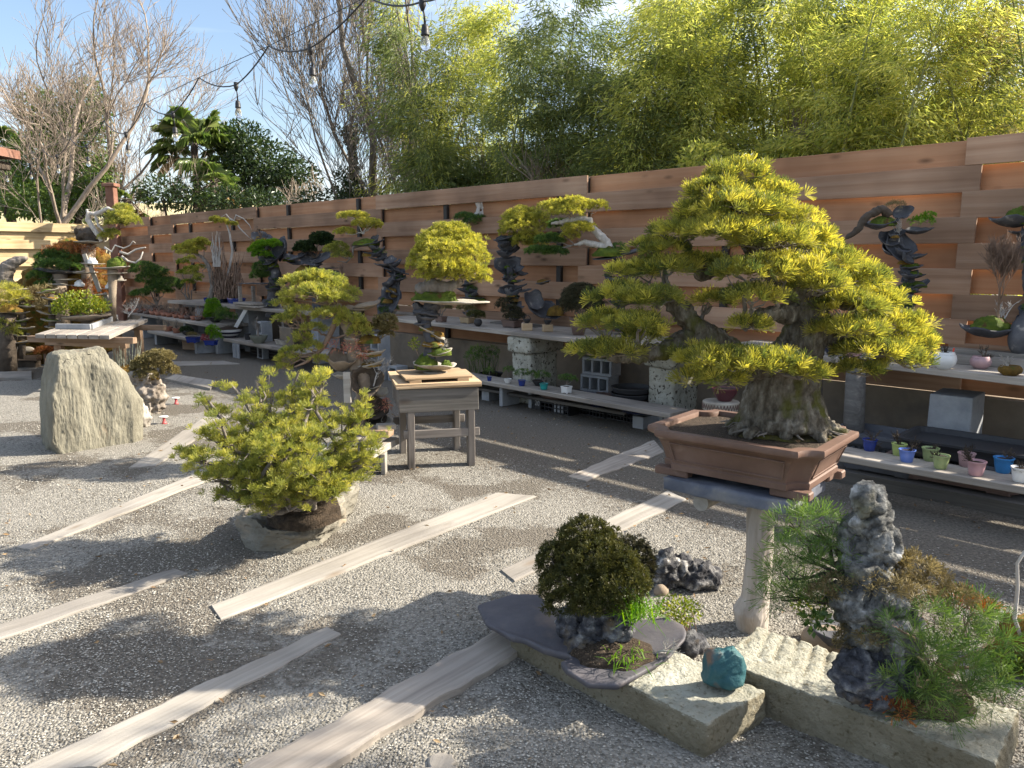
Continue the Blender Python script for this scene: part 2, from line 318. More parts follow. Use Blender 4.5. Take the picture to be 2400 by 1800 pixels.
plank([(1328, 1115), (1530, 1030), (1556, 1058), (1371, 1126)], 'split grey plank with a dark worn middle, beside the big pot', jit=.012, mat=m_grey)
plank([(985, 1806), (1025, 1762), (1064, 1768), (1070, 1806)], 'broken plank end poking in at the bottom edge of the picture', n=5, jit=.014)
plank([(403, 846), (520, 845), (562, 852), (395, 857)], 'thin pale strip of plank on the shaded ground before the far shelf', n=6, z=.01)
plank([(386, 886), (410, 877), (505, 892), (492, 910)], 'short flat pale slab on the ground between cushion tree and pine clump', n=6, z=.03, th=.05)
plank([(-60, 872), (74, 868), (74, 884), (-60, 886)], 'pale board on the ground at the left edge behind the boulder', n=6, z=.03, th=.05)

# ---- gravel: real stones where they can be told apart
def plank_clear(P):
    keep = np.ones(len(P), bool)
    for o, ex, ey, L_, w, me in PLANKS:
        co = np.empty(len(me.vertices) * 3, dtype=np.float32); me.vertices.foreach_get('co', co); co = co.reshape(-1, 3); y0, y1 = co[:, 1].min(), co[:, 1].max()
        d = P[:, :2] - np.array([o.x, o.y]); u = d @ np.array([ex.x, ex.y]); q = d @ np.array([ey.x, ey.y])
        keep &= ~((u > -.01) & (u < L_ + .01) & (q > y0 * .97) & (q < y1 * .97) & (RNG.random(len(P)) > .035))
    return keep
def gravel():
    N0 = 235000
    Yd = 1.9 + 6.0 * RNG.random(N0) ** 1.5; X = (RNG.random(N0) * 2 - 1) * (.72 * Yd + .3)
    P = np.stack([X, Yd, np.zeros(N0)], 1)
    den = np.array([mnoise.noise(Vector((x * .9, y * .9, .4))) + .5 * mnoise.noise(Vector((x * 3, y * 3, 2))) for x, y in zip(X, Yd)])
    tv = (P[:, :2] - FQ); v = tv @ FN
    P = P[(RNG.random(N0) < np.clip(.55 + den * 1.3, .05, 1) * np.clip((v - 2.0) / 1.8, .06, 1))]
    P = P[plank_clear(P)]
    n = len(P); s = (.0022 + .0036 * RNG.random(n) ** 2.8) * (1 + .10 * (P[:, 1] - 2)); ang = RNG.random(n) * 6.283
    base = np.array([(1, 0, 0), (.25, .85, .1), (-.8, .5, 0), (-.7, -.6, .05), (.4, -.8, 0), (.1, .1, .62)])
    ca, sa = np.cos(ang), np.sin(ang); V = np.empty((n, 6, 3)); jit = 1 + .35 * (RNG.random((n, 6, 3)) - .5); b = base[None] * jit
    V[:, :, 0] = (b[:, :, 0] * ca[:, None] - b[:, :, 1] * sa[:, None]); V[:, :, 1] = (b[:, :, 0] * sa[:, None] + b[:, :, 1] * ca[:, None]); V[:, :, 2] = b[:, :, 2]
    V = V * s[:, None, None] * np.array([1, 1, .85]) + P[:, None, :] + np.array([0, 0, .003])
    F = np.array([(0, 1, 5), (1, 2, 5), (2, 3, 5), (3, 4, 5), (4, 0, 5)])[None] + (np.arange(n) * 6)[:, None, None]
    return np_mesh('gravel', V.reshape(-1, 3), F.reshape(-1, 3))
m_stone = foliage('gravel_stone', [(.11, .102, .086), (.215, .20, .17), (.29, .272, .234), (.35, .33, .285), (.44, .418, .365)], trans=0.0, rough=.9, spec=.15, clump=1.0, mixn=.12)
tag(link('gravel', gravel(), m_stone), 'loose grey and beige gravel spread over the yard', 'gravel', kind='stuff')

# ---- shadow-box fences
def board_mesh(L_, h, th):
    return MB().box((L_ / 2, 0, 0), (L_, th, h), jit=.0015).mesh('board', bevel=.003)
def fence(name, label, origin, rz, side, panels, posts, rows, z0, pitch, mats, top_first_front, base_mat=None, post_h=None, gap=-.006):
    root = empty(name, origin, label, 'fence', rz=rz)
    cache = {}
    for pi, (t0, t1) in enumerate(panels):
        for r in range(rows):
            front = (r + pi + (0 if top_first_front else 1)) % 2 == 0
            zt = z0 + (rows - r - .5) * pitch
            ln = round(t1 - t0 + (.14 if front else .02), 3); key = (ln, random.randint(0, 1))
            if key not in cache: cache[key] = board_mesh(ln, pitch - gap, .028); cache[key].materials.append(mats[0])
            me = cache[key]
            o = bpy.data.objects.new('board', me); COL.objects.link(o); o.parent = root
            o.location = (t0 - (.07 if front else .01), side * (.043 if front else -.043) + random.uniform(-.003, .003), zt + random.uniform(-.004, .004)); o.rotation_euler = (random.uniform(-.012, .012), random.uniform(-.0012, .0012), 0)
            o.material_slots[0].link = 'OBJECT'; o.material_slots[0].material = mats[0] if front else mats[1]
    pm = MB().box((0, 0, (z0 + rows * pitch - .01) / 2), (.07, .05, z0 + rows * pitch - .02)).mesh('post', bevel=.004)
    for t in posts: link('post', pm, m_post, root, loc=(t, 0, 0))
    return root
F0 = FP(0, 0)
ROWH, BASEH = .203, .50
PAN = [(-12.0, -7.95), (-7.93, -3.97), (-3.95, 0.0), (.02, 3.95), (3.97, 7.8), (7.82, 11.55), (11.57, 12.85), (12.87, 15.4)]
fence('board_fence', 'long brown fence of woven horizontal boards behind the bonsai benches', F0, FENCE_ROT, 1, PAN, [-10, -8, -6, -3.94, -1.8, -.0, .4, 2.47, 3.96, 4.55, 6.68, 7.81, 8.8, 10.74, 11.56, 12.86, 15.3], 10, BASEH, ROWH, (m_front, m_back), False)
# side fence, in full sun, at right angles
FL = FP(15.5, .15)
fence('board_fence', 'pale yellow sunlit board fence at the far left, at right angles to the brown one', FL, math.atan2(FN[1], FN[0]), 1, [(0, 3.4), (3.42, 7.2)], [.1, 2.6, 3.41, 5.0, 7.1], 10, .4, ROWH, (m_pale, m_pale), True)
# low concrete wall that carries the fence
w = MB().box((1.7, -.02, BASEH / 2 - .01), (27.4, .16, BASEH)).build('concrete_base_wall', m_conc, loc=F0, rot=(0, 0, FENCE_ROT), bevel=.006)
tag(w, 'low concrete wall below the long brown board fence', 'wall')

# ---- benches along the fence
def shelf(name, label, pa, pb, width, th, z, mat, n=1, cat='shelf', group=None, gap=.008, parent=None):
    # front edge from world point pa to pb, planks reach back towards the fence
    a, b = Vector(pa), Vector(pb); ex = (b - a); L_ = ex.length; ex.normalize(); ey = Vector((-ex.y, ex.x, 0))
    if ey.dot(Vector((FN[0], FN[1], 0))) > 0: ey = -ey
    root = empty(name, (a.x, a.y, 0), label, cat, group, rz=math.atan2(ex.y, ex.x)) if parent is None else parent
    s = 1 if Vector((-ex.y, ex.x, 0)).dot(ey) > 0 else -1
    for i in range(n):
        w_ = width / n - gap
        me = MB().box((L_ / 2 + random.uniform(-.02, .02), s * (width / n * i + w_ / 2), z - th / 2), (L_, w_, th), jit=.004).mesh('plank', bevel=.005)
        link('plank', me, mat, root)
    return root, ex, ey * 1.0, L_
def local(root, p): return world_mat(root).inverted() @ Vector(p)
UP_Z, LO_Z = .80, .27
up_mid, exm, eym, lm = shelf('bench', 'long upper grey plank bench on stone pedestals behind the little square table', G(896, 742.5, UP_Z), G(1660, 829, UP_Z), .86, .05, UP_Z, m_grey, 2, 'bench')
up_right, exr, eyr, lr = shelf('bench', 'upper grey plank bench on log posts at the right, holding glazed pots', G(1690, 806, UP_Z), G(2560, 905, UP_Z), .80, .055, UP_Z, m_grey, 2, 'bench')
def rough_block(c, size, rz, jit=.008): return MB().box(c, size, rz=rz, jit=jit)
def pedestal(px0, px1):
    a = Vector(G(*px0, UP_Z - .06)); ex = Vector((*FD, 0)); ey = Vector((*-FN, 0))
    for nm, w_, d_, z0, z1, off in (('capital', .36, .58, UP_Z - .235, UP_Z - .052, 0), ('column', .29, .46, 0, UP_Z - .237, .045)):
        c = a - ex * (.36 / 2) + ey * (off + d_ / 2); c.z = (z0 + z1) / 2
        me = remesh(MB().box((0, 0, 0), (w_, d_, z1 - z0)).mesh('b', bevel=.02), .014); displace(me, [(9, .006), (30, .005)])
        o = link(nm, me, m_tuff, up_mid); lp = local(up_mid, c); o.location = lp; o.rotation_euler = (0, 0, FENCE_ROT - up_mid.rotation_euler.z)
pedestal((1187, 788), None); pedestal((1507, 816), None)
for px in ((1993, 850), (1893, 836)):
    p = Vector(G(px[0], px[1], UP_Z)) + Vector((*-FN, 0)) * .14
    lp = local(up_right, p)
    me = MB().tube([(0, 0, 0), (.008, .004, .3), (-.004, 0, UP_Z - .06)], [.085, .078, .074], 12).mesh('log_post', smooth=True)
    displace(me, [(12, .004)]); link('log_post', me, m_dwood, up_right, loc=(lp.x, lp.y, 0))
lo_mid, *_ = shelf('low_shelf', 'low single plank shelf in front of the stone pedestals with tiny pots', G(1000, 868.5, LO_Z), G(1573, 970, LO_Z), .30, .045, LO_Z, m_grey, 1)
lo_right, *_ = shelf('low_shelf', 'low plank shelf at the right carrying a row of small coloured pots', G(1940, 1062, LO_Z + .02), G(2520, 1162, LO_Z + .02), .27, .045, LO_Z + .02, m_grey, 1)
# ================================================================== plant builders
def unit(v): return v / np.maximum(np.linalg.norm(v, axis=-1, keepdims=True), 1e-9)
def rnd_dirs(n, up=0.0):
    v = RNG.normal(size=(n, 3)); v[:, 2] += up; return unit(v)
def tufts(P, N, L=.04, k=24, w=.0022, spread=1.1, lift=0.0):
    n = len(P); th = spread * np.sqrt(RNG.random((n, k))) ; ph = RNG.random((n, k)) * 6.2832
    a = unit(np.cross(N, rnd_dirs(n))); b = np.cross(N, a)
    D = N[:, None] * np.cos(th)[..., None] + (a[:, None] * np.cos(ph)[..., None] + b[:, None] * np.sin(ph)[..., None]) * np.sin(th)[..., None]
    D[..., 2] += lift; D = unit(D); ln = L * (.75 + .4 * RNG.random((n, k))) if np.isscalar(L) else L[:, None] * (.75 + .4 * RNG.random((n, k)))
    tip = P[:, None] + D * ln[..., None]; side = unit(np.cross(D, rnd_dirs(n * k).reshape(n, k, 3))) * (w / 2)
    V = np.concatenate([P[:, None], np.stack([tip - side, tip + side], 2).reshape(n, 2 * k, 3)], 1)
    j = np.arange(k); F = np.stack([np.zeros(k, int), 1 + 2 * j, 2 + 2 * j], 1)[None] + (np.arange(n) * (1 + 2 * k))[:, None, None]
    return V.reshape(-1, 3), F.reshape(-1, 3)
def leaves(P, D, L=.03, W=.014, fold=.15):
    n = len(P); L = np.broadcast_to(np.asarray(L, float), (n,)); W = np.broadcast_to(np.asarray(W, float), (n,))
    side = unit(np.cross(D, rnd_dirs(n))); nr = np.cross(side, D)
    mid = P + D * (L * .45)[:, None]; tip = P + D * L[:, None] - nr * (L * fold)[:, None]
    V = np.stack([P, mid - side * (W / 2)[:, None], tip, mid + side * (W / 2)[:, None]], 1)
    F = np.array([(0, 1, 2), (0, 2, 3)])[None] + (np.arange(n) * 4)[:, None, None]
    return V.reshape(-1, 3), F.reshape(-1, 3)
def join(parts):
    V = []; F = []; o = 0
    for v, f in parts: V.append(v); F.append(f + o); o += len(v)
    return np.concatenate(V), np.concatenate(F)
def dome(c, rx, ry, rz, n, low=-.25, hollow=.25):      # points and normals on an uneven dome
    z = low + (1 - low) * RNG.random(n); ph = RNG.random(n) * 6.2832; r = np.sqrt(np.clip(1 - z * z, 0, 1))
    N = np.stack([r * np.cos(ph), r * np.sin(ph), z], 1); s = 1 - hollow * RNG.random(n) ** 1.6
    s *= 1 + .06 * np.clip(RNG.normal(size=n), -2, 1.6)
    s *= 1 + .14 * np.sin(ph * 3 + c[0] * 9) * r + .08 * np.sin(ph * 7 + c[1] * 5) * r
    P = np.asarray(c) + N * np.array([rx, ry, rz]) * s[:, None]
    Nn = unit(N / np.array([rx, ry, rz]) * min(rx, ry, rz)); return P, Nn
def blob(c, rx, ry, rz, n):
    d = rnd_dirs(n); s = RNG.random(n) ** .45; return np.asarray(c) + d * np.array([rx, ry, rz]) * s[:, None], d
def wander(a, b, n=6, amp=.08, seed=None):
    a, b = Vector(a), Vector(b); L_ = (b - a).length; o = random.random() * 40 if seed is None else seed
    out = []
    for i in range(n + 1):
        u = i / n; e = math.sin(math.pi * u) * amp * L_
        out.append(a.lerp(b, u) + Vector((mnoise.noise(Vector((u * 3, o, 0))), mnoise.noise(Vector((u * 3, o, 7))), mnoise.noise(Vector((u * 3, o, 14))))) * e * 2)
    return out
def bare_tree(H, r0, seed, spread=.55, n_fork=(3, 4), levels=5, upness=.25, lean=(0, 0), first=.28, min_r=.0035, twig=1.0):
    rn = random.Random(seed); mb = MB()
    def grow(p, d, ln, r, lv):
        n = 4 if lv else 6; pts = [p]; dd = d.copy()
        for i in range(n):
            dd = (dd + Vector((rn.gauss(0, .13), rn.gauss(0, .13), rn.gauss(0, .10) + upness * .25 * (1 if lv else .2)))).normalized(); pts.append(pts[-1] + dd * (ln / n))
        r1 = max(r * (.62 if lv else .7), min_r * .7)
        mb.tube(pts, [r + (r1 - r) * i / n for i in range(n + 1)], seg=(8 if lv == 0 else 6 if lv == 1 else 4 if lv == 2 else 3), cap=False)
        if lv >= levels: return
        for i in range(rn.randint(*n_fork) + (1 if lv >= 2 else 0)):
            u = rn.uniform(.35 if lv else first, 1); q = pts[int(u * n)] if int(u * n) < n else pts[n]
            ax = Vector((rn.gauss(0, 1), rn.gauss(0, 1), rn.gauss(0, .5))); ax = (ax - dd * ax.dot(dd)).normalized()
            nd = (dd * math.cos(spread) + ax * math.sin(spread * rn.uniform(.6, 1.3)) + Vector((0, 0, upness))).normalized()
            grow(q, nd, ln * rn.uniform(.5, .8) * (twig if lv >= levels - 1 else 1), max(r1 * rn.uniform(.45, .75), min_r), lv + 1)
        grow(pts[-1], dd, ln * .62, r1, lv + 1)
    grow(Vector((0, 0, -.05)), Vector((lean[0], lean[1], 1)).normalized(), H * .42, r0, 0)
    return mb
# ---- materials of the plants
m_needle = foliage('pine_needles', [(.065, .09, .028), (.19, .20, .048), (.36, .335, .072), (.54, .475, .11)], trans=.45, clump=5, mixn=.45)
m_needle_y = foliage('yellow_pine_needles', [(.16, .17, .04), (.34, .325, .07), (.53, .475, .115)], trans=.45, clump=6)
m_needle_g = foliage('green_pine_needles', [(.035, .075, .025), (.08, .14, .035), (.16, .225, .05)], trans=.38, clump=7)
m_needle_o = foliage('olive_pine_needles', [(.11, .14, .04), (.27, .275, .065), (.46, .42, .105)], trans=.45, clump=6)
m_cyp = foliage('brown_cypress', [(.028, .034, .010), (.066, .068, .017), (.12, .108, .028)], trans=.2, clump=9, mixn=.6)
m_cyp_dark = foliage('dark_cypress', [(.022, .025, .013), (.05, .048, .022), (.085, .07, .035)], trans=.15, clump=9)
m_cush = foliage('grey_olive_cushion', [(.10, .085, .035), (.19, .155, .06), (.27, .225, .10)], trans=.2, clump=14)
m_leaf = foliage('broad_leaf', [(.04, .08, .02), (.10, .16, .035), (.19, .25, .05)], trans=.25, rough=.32, clump=2)
m_leaf_dk = foliage('dark_broad_leaf', [(.012, .028, .010), (.03, .052, .016), (.055, .08, .022)], trans=.2, rough=.35, clump=1.2)
m_leaf_y = foliage('variegated_leaf', [(.07, .12, .015), (.20, .24, .03), (.38, .37, .06)], trans=.3, rough=.4, clump=12)
m_grass = foliage('grass_blade', [(.06, .14, .015), (.13, .26, .02), (.22, .34, .03)], trans=.4, clump=20)
m_bam = foliage('bamboo_leaf', [(.14, .185, .06), (.30, .33, .09), (.46, .455, .13), (.60, .56, .19)], trans=.55, clump=.9, mixn=.6)
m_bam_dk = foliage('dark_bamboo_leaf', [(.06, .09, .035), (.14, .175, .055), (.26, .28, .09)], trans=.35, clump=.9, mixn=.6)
m_bam_tan = foliage('straw_bamboo_leaf', [(.22, .19, .07), (.38, .33, .13), (.52, .45, .2)], trans=.4, clump=.9, mixn=.6)
m_culm = surf('bamboo_culm', [(.10, .13, .04), (.19, .21, .08), (.26, .26, .12)], scale=3, bump=.05, rough=.45)
m_palm = foliage('palm_leaf', [(.05, .09, .025), (.12, .175, .045), (.24, .29, .08)], trans=.3, rough=.3, clump=1.5, spec=.6)
m_palm_dry = foliage('dry_palm_leaf', [(.22, .14, .06), (.36, .25, .12), (.46, .35, .19)], trans=.2, clump=3)
m_bark = surf('pale_bark', [(.19, .15, .115), (.29, .235, .185), (.38, .32, .26)], scale=5, bump=.3, stretch=(3, 3, .8))
m_bark_gr = surf('grey_bark', [(.10, .085, .07), (.19, .165, .14), (.28, .25, .22)], scale=8, bump=.5, stretch=(3, 3, .7), bscale=30)
m_bark_dk = surf('dark_bark', [(.035, .027, .02), (.075, .058, .043), (.12, .095, .072)], scale=9, bump=.7, bscale=26, dist=.02)
m_dead = surf('bleached_deadwood', [(.30, .27, .24), (.45, .42, .38), (.58, .55, .5)], scale=12, bump=.5, stretch=(3, 3, .6))
m_twig = surf('brown_twig', [(.14, .09, .065), (.24, .165, .12), (.33, .24, .18)], scale=9, bump=.2)
m_soil = surf('potting_soil', [(.025, .018, .012), (.06, .042, .028), (.11, .08, .055)], scale=60, bump=1.0, bscale=110, dist=.02, spots=(.2, .15, .1), spot_scale=150)
m_moss = surf('green_moss', [(.035, .055, .008), (.085, .125, .012), (.17, .20, .02)], scale=16, bump=1.0, bscale=120, dist=.015, spots=(.10, .06, .02), spot_scale=12)
m_moss_br = surf('rusty_moss', [(.07, .045, .012), (.19, .11, .02), (.30, .19, .03)], scale=16, bump=1.0, bscale=120, dist=.015, spots=(.09, .11, .015), spot_scale=9)

# ================================================================== trees beyond the fence
def behind(px, py, Y, z=0.0):
    p = A(px, py, Y); return Vector((p[0], p[1], z))
def plant(name, label, cat, loc, parts, group=None, rz=0.0, scale=1.0):
    root = empty(name, loc, label, cat, group, rz=rz); root.scale = (scale,) * 3
    for nm, me, mt in parts: link(nm, me, mt, root)
    return root
# bare trees on the left
def sized(mb, name, smooth=True): return mb.mesh(name, smooth=smooth)
for px, Y, H, r, sd, ln, lab in ((30, 19.5, 9.5, .09, 3, (.10, 0), 'bare pale tree leaning at the far left edge above the yellow fence'),
                                 (150, 20.5, 9.0, .10, 11, (.16, .05), 'bare forked tree with wide drooping twigs, right of the leftmost bare trunk'),
                                 (205, 22.0, 9.0, .085, 23, (.02, .1), 'slim bare tree rising behind the ivy covered evergreen at left'),
                                 (395, 27.0, 5.6, .07, 29, (0, 0), 'small thin bare tree between the brown pillar and the palm')):
    b = bare_tree(H, r, sd, spread=.62, levels=5, lean=ln, upness=.16, first=.35, min_r=.0065, n_fork=(2, 3), twig=1.25)
    plant('bare_tree', lab, 'tree', behind(px, 500, Y), [('trunk', sized(b, 'trunk'), m_bark)], 'leafless trees')
# big bare tree with ivy right of the sky
b = bare_tree(9.6, .10, 41, spread=.5, levels=5, lean=(.08, 0), upness=.22, first=.2, min_r=.0065, n_fork=(3, 4), twig=1.3)
ivp, ivd = blob((0, 0, 0), .28, .28, 1.0, 2600); ivp[:, 2] = RNG.random(len(ivp)) * 4.3; ivp[:, :2] *= (.75 + .5 * np.sin(ivp[:, 2:3] * 3)); ivp[:, 0] -= ivp[:, 2] * .05
iv = leaves(ivp, rnd_dirs(len(ivp), -.4), .09, .07)
plant('bare_tree', 'large bare tree with an ivy clad trunk left of the bamboo', 'tree', behind(850, 470, 16.5), [('trunk', sized(b, 'trunk'), m_bark_gr), ('ivy', np_mesh('ivy', *iv), m_leaf_dk)], 'leafless trees')
for px, Y, H, sd, lab in ((905, 15.0, 7.5, 51, 'bare brushy tree just left of where the bamboo begins'), (1010, 14.5, 7.0, 52, 'bare grey tree standing among the first bamboo stems'),
                          (1390, 12.6, 4.0, 53, 'dead pale shrub in front of dark bamboo above the fence middle'), (1545, 11.6, 4.4, 55, 'bare branched sapling in front of the bright bamboo'),
                          (1760, 10.6, 3.9, 57, 'bare bush over the fence behind the top of the big pine'), (690, 17.5, 4.2, 59, 'bare cut sapling between dark evergreen and ivy tree'), (1205, 13.6, 3.9, 61, 'thin leaning bare stems at the foot of the dark bamboo')):
    b = bare_tree(H, .06 if H > 5 else .035, sd, spread=.5, levels=4, upness=.3, first=.12, min_r=.0055, n_fork=(3, 4))
    plant('bare_tree', lab, 'tree', behind(px, 470, Y), [('trunk', sized(b, 'trunk'), m_bark_gr if H > 5 else m_bark)], 'leafless trees')
# evergreens
def evergreen(label, px, Y, clumps, mt, n_leaf, L_, group='evergreens beyond the fence', cat='tree', name='evergreen_tree', trunk_r=.12):
    loc = behind(px, 500, Y); parts = []; mb = MB(); k = Y / FPX
    for (cx, cy, rx, rz) in clumps:
        c = A(cx, cy, Y + random.uniform(-.6, .6)) - np.array(loc); rx_, rz_ = rx * k, rz * k
        P, D = blob(c, rx_, min(rx_, 1.6), rz_, int(n_leaf * rx * rz / 4200)); parts.append(leaves(P, unit(D + rnd_dirs(len(D), -.3)), L_ * (.7 + .6 * RNG.random(len(P))), L_ * .42))
        mb.tube(wander((0, 0, -.05), c, 5, .1), [trunk_r, trunk_r * .8, trunk_r * .6, trunk_r * .45, trunk_r * .3, trunk_r * .15], 6, cap=False)
    return plant(name, label, cat, loc, [('crown', np_mesh('crown', *join(parts)), mt), ('trunk', mb.mesh('trunk', smooth=True), m_bark_dk)], group)
evergreen('ivy covered leafy evergreen behind the left bare trees', 150, 23, [(110, 265, 60, 50), (205, 250, 50, 60), (170, 330, 90, 60), (90, 380, 80, 70), (190, 420, 80, 60), (60, 460, 90, 50), (150, 480, 90, 40)], m_leaf, 1500, .17)
evergreen('low bright laurel bushes below the leafy evergreen at left', 40, 21.5, [(20, 450, 70, 60), (110, 470, 80, 40), (220, 455, 50, 60), (235, 400, 30, 40)], m_leaf, 1300, .13, cat='bush', name='leafy_bush')
evergreen('dark round evergreen right of the fan palm', 590, 23, [(575, 340, 60, 55), (625, 390, 80, 60), (560, 420, 70, 60), (640, 450, 70, 50), (700, 420, 50, 50), (540, 330, 40, 40), (520, 470, 60, 40)], m_leaf_dk, 1700, .14)
evergreen('dark leafy undergrowth below the fan palm', 420, 20, [(380, 450, 60, 40), (460, 465, 70, 35), (540, 470, 50, 35), (610, 470, 60, 30)], m_leaf_dk, 1400, .12, cat='bush', name='leafy_bush')
evergreen('ivy thicket at the foot of the bare tree left of the bamboo', 815, 15.8, [(800, 440, 22, 55), (780, 470, 40, 25), (850, 465, 60, 30), (730, 470, 40, 25)], m_leaf_dk, 1300, .09, cat='bush', name='leafy_bush')
evergreen('dark conifer top showing through bamboo at the upper right', 1900, 17, [(1905, 40, 55, 70), (1890, 120, 60, 60), (1880, 220, 70, 70), (1890, 330, 70, 70)], m_leaf_dk, 1500, .11)
# fan palms
def palm(label, px, Y, top_py, n_fr, R_, trunk=True):
    loc = behind(px, 500, Y); h = A(px, top_py, Y)[2]; fans = []; dry = []; st = MB(); rn = random.Random(int(px))
    if trunk: st.tube([(0, 0, -.05), (.03, 0, h * .5), (0, 0, h)], [.13, .12, .10], 8)
    for i in range(n_fr):
        az = rn.uniform(0, 6.283); el = rn.uniform(-.75, 1.2); d = Vector((math.cos(az) * math.cos(el), math.sin(az) * math.cos(el), math.sin(el)))
        c = Vector((0, 0, h)) + d * R_ * rn.uniform(.45, .8) - Vector((0, 0, .15 * R_))
        st.tube([Vector((0, 0, h)), Vector((0, 0, h)).lerp(c, .5) + Vector((0, 0, .06)), c], [.016, .012, .010], 4, cap=False)
        side = d.cross(Vector((0, 0, 1))).normalized(); nr = side.cross(d).normalized(); V = []; F = []
        for k in range(26):
            a = -1.9 + 3.8 * k / 25; q = (d * math.cos(a) + side * math.sin(a)).normalized(); ln = R_ * .62 * (.8 + .2 * math.cos(a)) * rn.uniform(.9, 1.05); w = .022 * R_ / .8
            s2 = q.cross(nr).normalized() * w; m = c + q * ln * .55 - Vector((0, 0, .03)); t = c + q * ln * .9 - Vector((0, 0, ln * rn.uniform(.25, .6))); b0 = len(V)
            V += [c, m - s2, t, m + s2]; F += [(b0, b0 + 1, b0 + 2), (b0, b0 + 2, b0 + 3)]
        (dry if el < -.5 and rn.random() < .55 else fans).append((np.array([tuple(v) for v in V]), np.array(F)))
    parts = [('crown', np_mesh('crown', *join(fans)), m_palm), ('trunk', st.mesh('trunk', smooth=True), m_bark_dk)]
    if dry: parts.append(('dead_fronds', np_mesh('dead_fronds', *join(dry)), m_palm_dry))
    plant('fan_palm', label, 'palm', loc, parts, 'fan palms')
palm('tall fan palm with shiny hanging fronds below the string lights', 465, 22.5, 335, 34, 1.15)
palm('lower fan palm with drooping fronds in front of the tall palm', 505, 20.5, 430, 16, .75)
palm('fan palm half hidden behind the leftmost bare trunk', 25, 24, 350, 22, 1.0)
palm('small fan palm beside the brown pillar', 300, 21, 470, 14, .6)
# bamboo grove
def bamboo_meshes(seed, H, lean, n_leaf):
    rn = random.Random(seed); st = MB(); pts = []; dirx, diry = math.cos(lean[0]) * lean[1], math.sin(lean[0]) * lean[1]
    for i in range(9):
        u = i / 8; pts.append(Vector((dirx * u ** 2.2 * H, diry * u ** 2.2 * H, H * u * (1 - .06 * u))))
    st.tube(pts, [.032, .032, .030, .027, .023, .018, .013, .009, .003], 6, cap=False)
    P = []; D = []
    for b in range(54):
        u = rn.uniform(.16, 1) ** .8; i = min(7, int(u * 8)); p = pts[i].lerp(pts[i + 1], u * 8 - i); az = rn.uniform(0, 6.283); ln = (.35 + .75 * (1 - u)) * rn.uniform(.5, 1.1) + .15
        e = p + Vector((math.cos(az) * ln, math.sin(az) * ln, rn.uniform(-.1, .45) * ln)); mid = p.lerp(e, .55) + Vector((0, 0, .12 * ln))
        st.tube([p, mid, e], [.005, .004, .002], 3, cap=False)
        for k in range(n_leaf // 54):
            w = rn.uniform(.25, 1.08); q = (p.lerp(mid, w / .55) if w < .55 else mid.lerp(e, (w - .55) / .45)); s_ = .05 + .085 * w
            P.append((q.x + rn.gauss(0, s_), q.y + rn.gauss(0, s_), q.z + rn.gauss(0, s_ * .8) - .04)); D.append((math.cos(az) + rn.gauss(0, .55), math.sin(az) + rn.gauss(0, .55), rn.gauss(-.6, .4)))
    P = np.array(P); D = unit(np.array(D)); V, F = leaves(P, D, .085 + .06 * RNG.random(len(P)), .0175, fold=.12)
    return st.mesh('culm', smooth=True), np_mesh('foliage', V, F)
BAM = [bamboo_meshes(100 + i, 5.6, (i * 1.3, .10 + .05 * (i % 3)), 5200) for i in range(5)]
def foliage_copy(me, mt): c = me.copy(); c.materials.clear(); c.materials.append(mt); return c
BAMF = {(i, m.name): foliage_copy(BAM[i][1], m) for i in range(5) for m in (m_bam, m_bam_dk, m_bam_tan)}
for c_, f_ in BAM: c_.materials.append(m_culm)
rnb = random.Random(5)
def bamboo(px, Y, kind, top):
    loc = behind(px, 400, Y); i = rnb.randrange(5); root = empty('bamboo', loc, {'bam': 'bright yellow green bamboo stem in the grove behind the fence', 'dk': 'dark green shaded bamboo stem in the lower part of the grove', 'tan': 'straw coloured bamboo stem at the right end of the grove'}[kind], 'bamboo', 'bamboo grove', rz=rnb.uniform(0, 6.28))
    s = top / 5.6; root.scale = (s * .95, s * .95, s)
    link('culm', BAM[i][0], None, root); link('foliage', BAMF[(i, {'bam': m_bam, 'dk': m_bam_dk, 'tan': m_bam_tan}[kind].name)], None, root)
for k in range(74):
    px = rnb.uniform(900, 2500); tp = (px - 900) / 1500
    t_f = (1 - tp)                                       # fence is nearer on the right
    Yf = 6.2 + 5.4 * max(0, t_f) ** 1.25; Y = max(Yf + rnb.uniform(1.6, 5.0), 8.6 + .2 * rnb.random())
    top = 1.6 + Y * rnb.uniform(.29, .41)
    if px < 1080 and rnb.random() < .5: continue
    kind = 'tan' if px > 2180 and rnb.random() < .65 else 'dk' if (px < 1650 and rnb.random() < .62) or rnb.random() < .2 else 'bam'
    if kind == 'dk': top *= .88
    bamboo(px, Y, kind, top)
# low scrub at the foot of the grove
evergreen('dark leafy scrub along the foot of the bamboo, middle of the fence', 1300, 13.5, [(1080, 420, 80, 45), (1200, 400, 80, 60), (1330, 385, 80, 60), (1460, 370, 80, 60)], m_bam_dk, 1500, .10, cat='bush', name='leafy_bush')
evergreen('dense olive scrub behind the fence at the right', 2000, 9.6, [(1650, 370, 60, 40), (1830, 360, 70, 34), (2010, 320, 80, 40), (2160, 300, 80, 40), (2330, 270, 80, 50)], m_bam, 900, .085, cat='bush', name='leafy_bush')
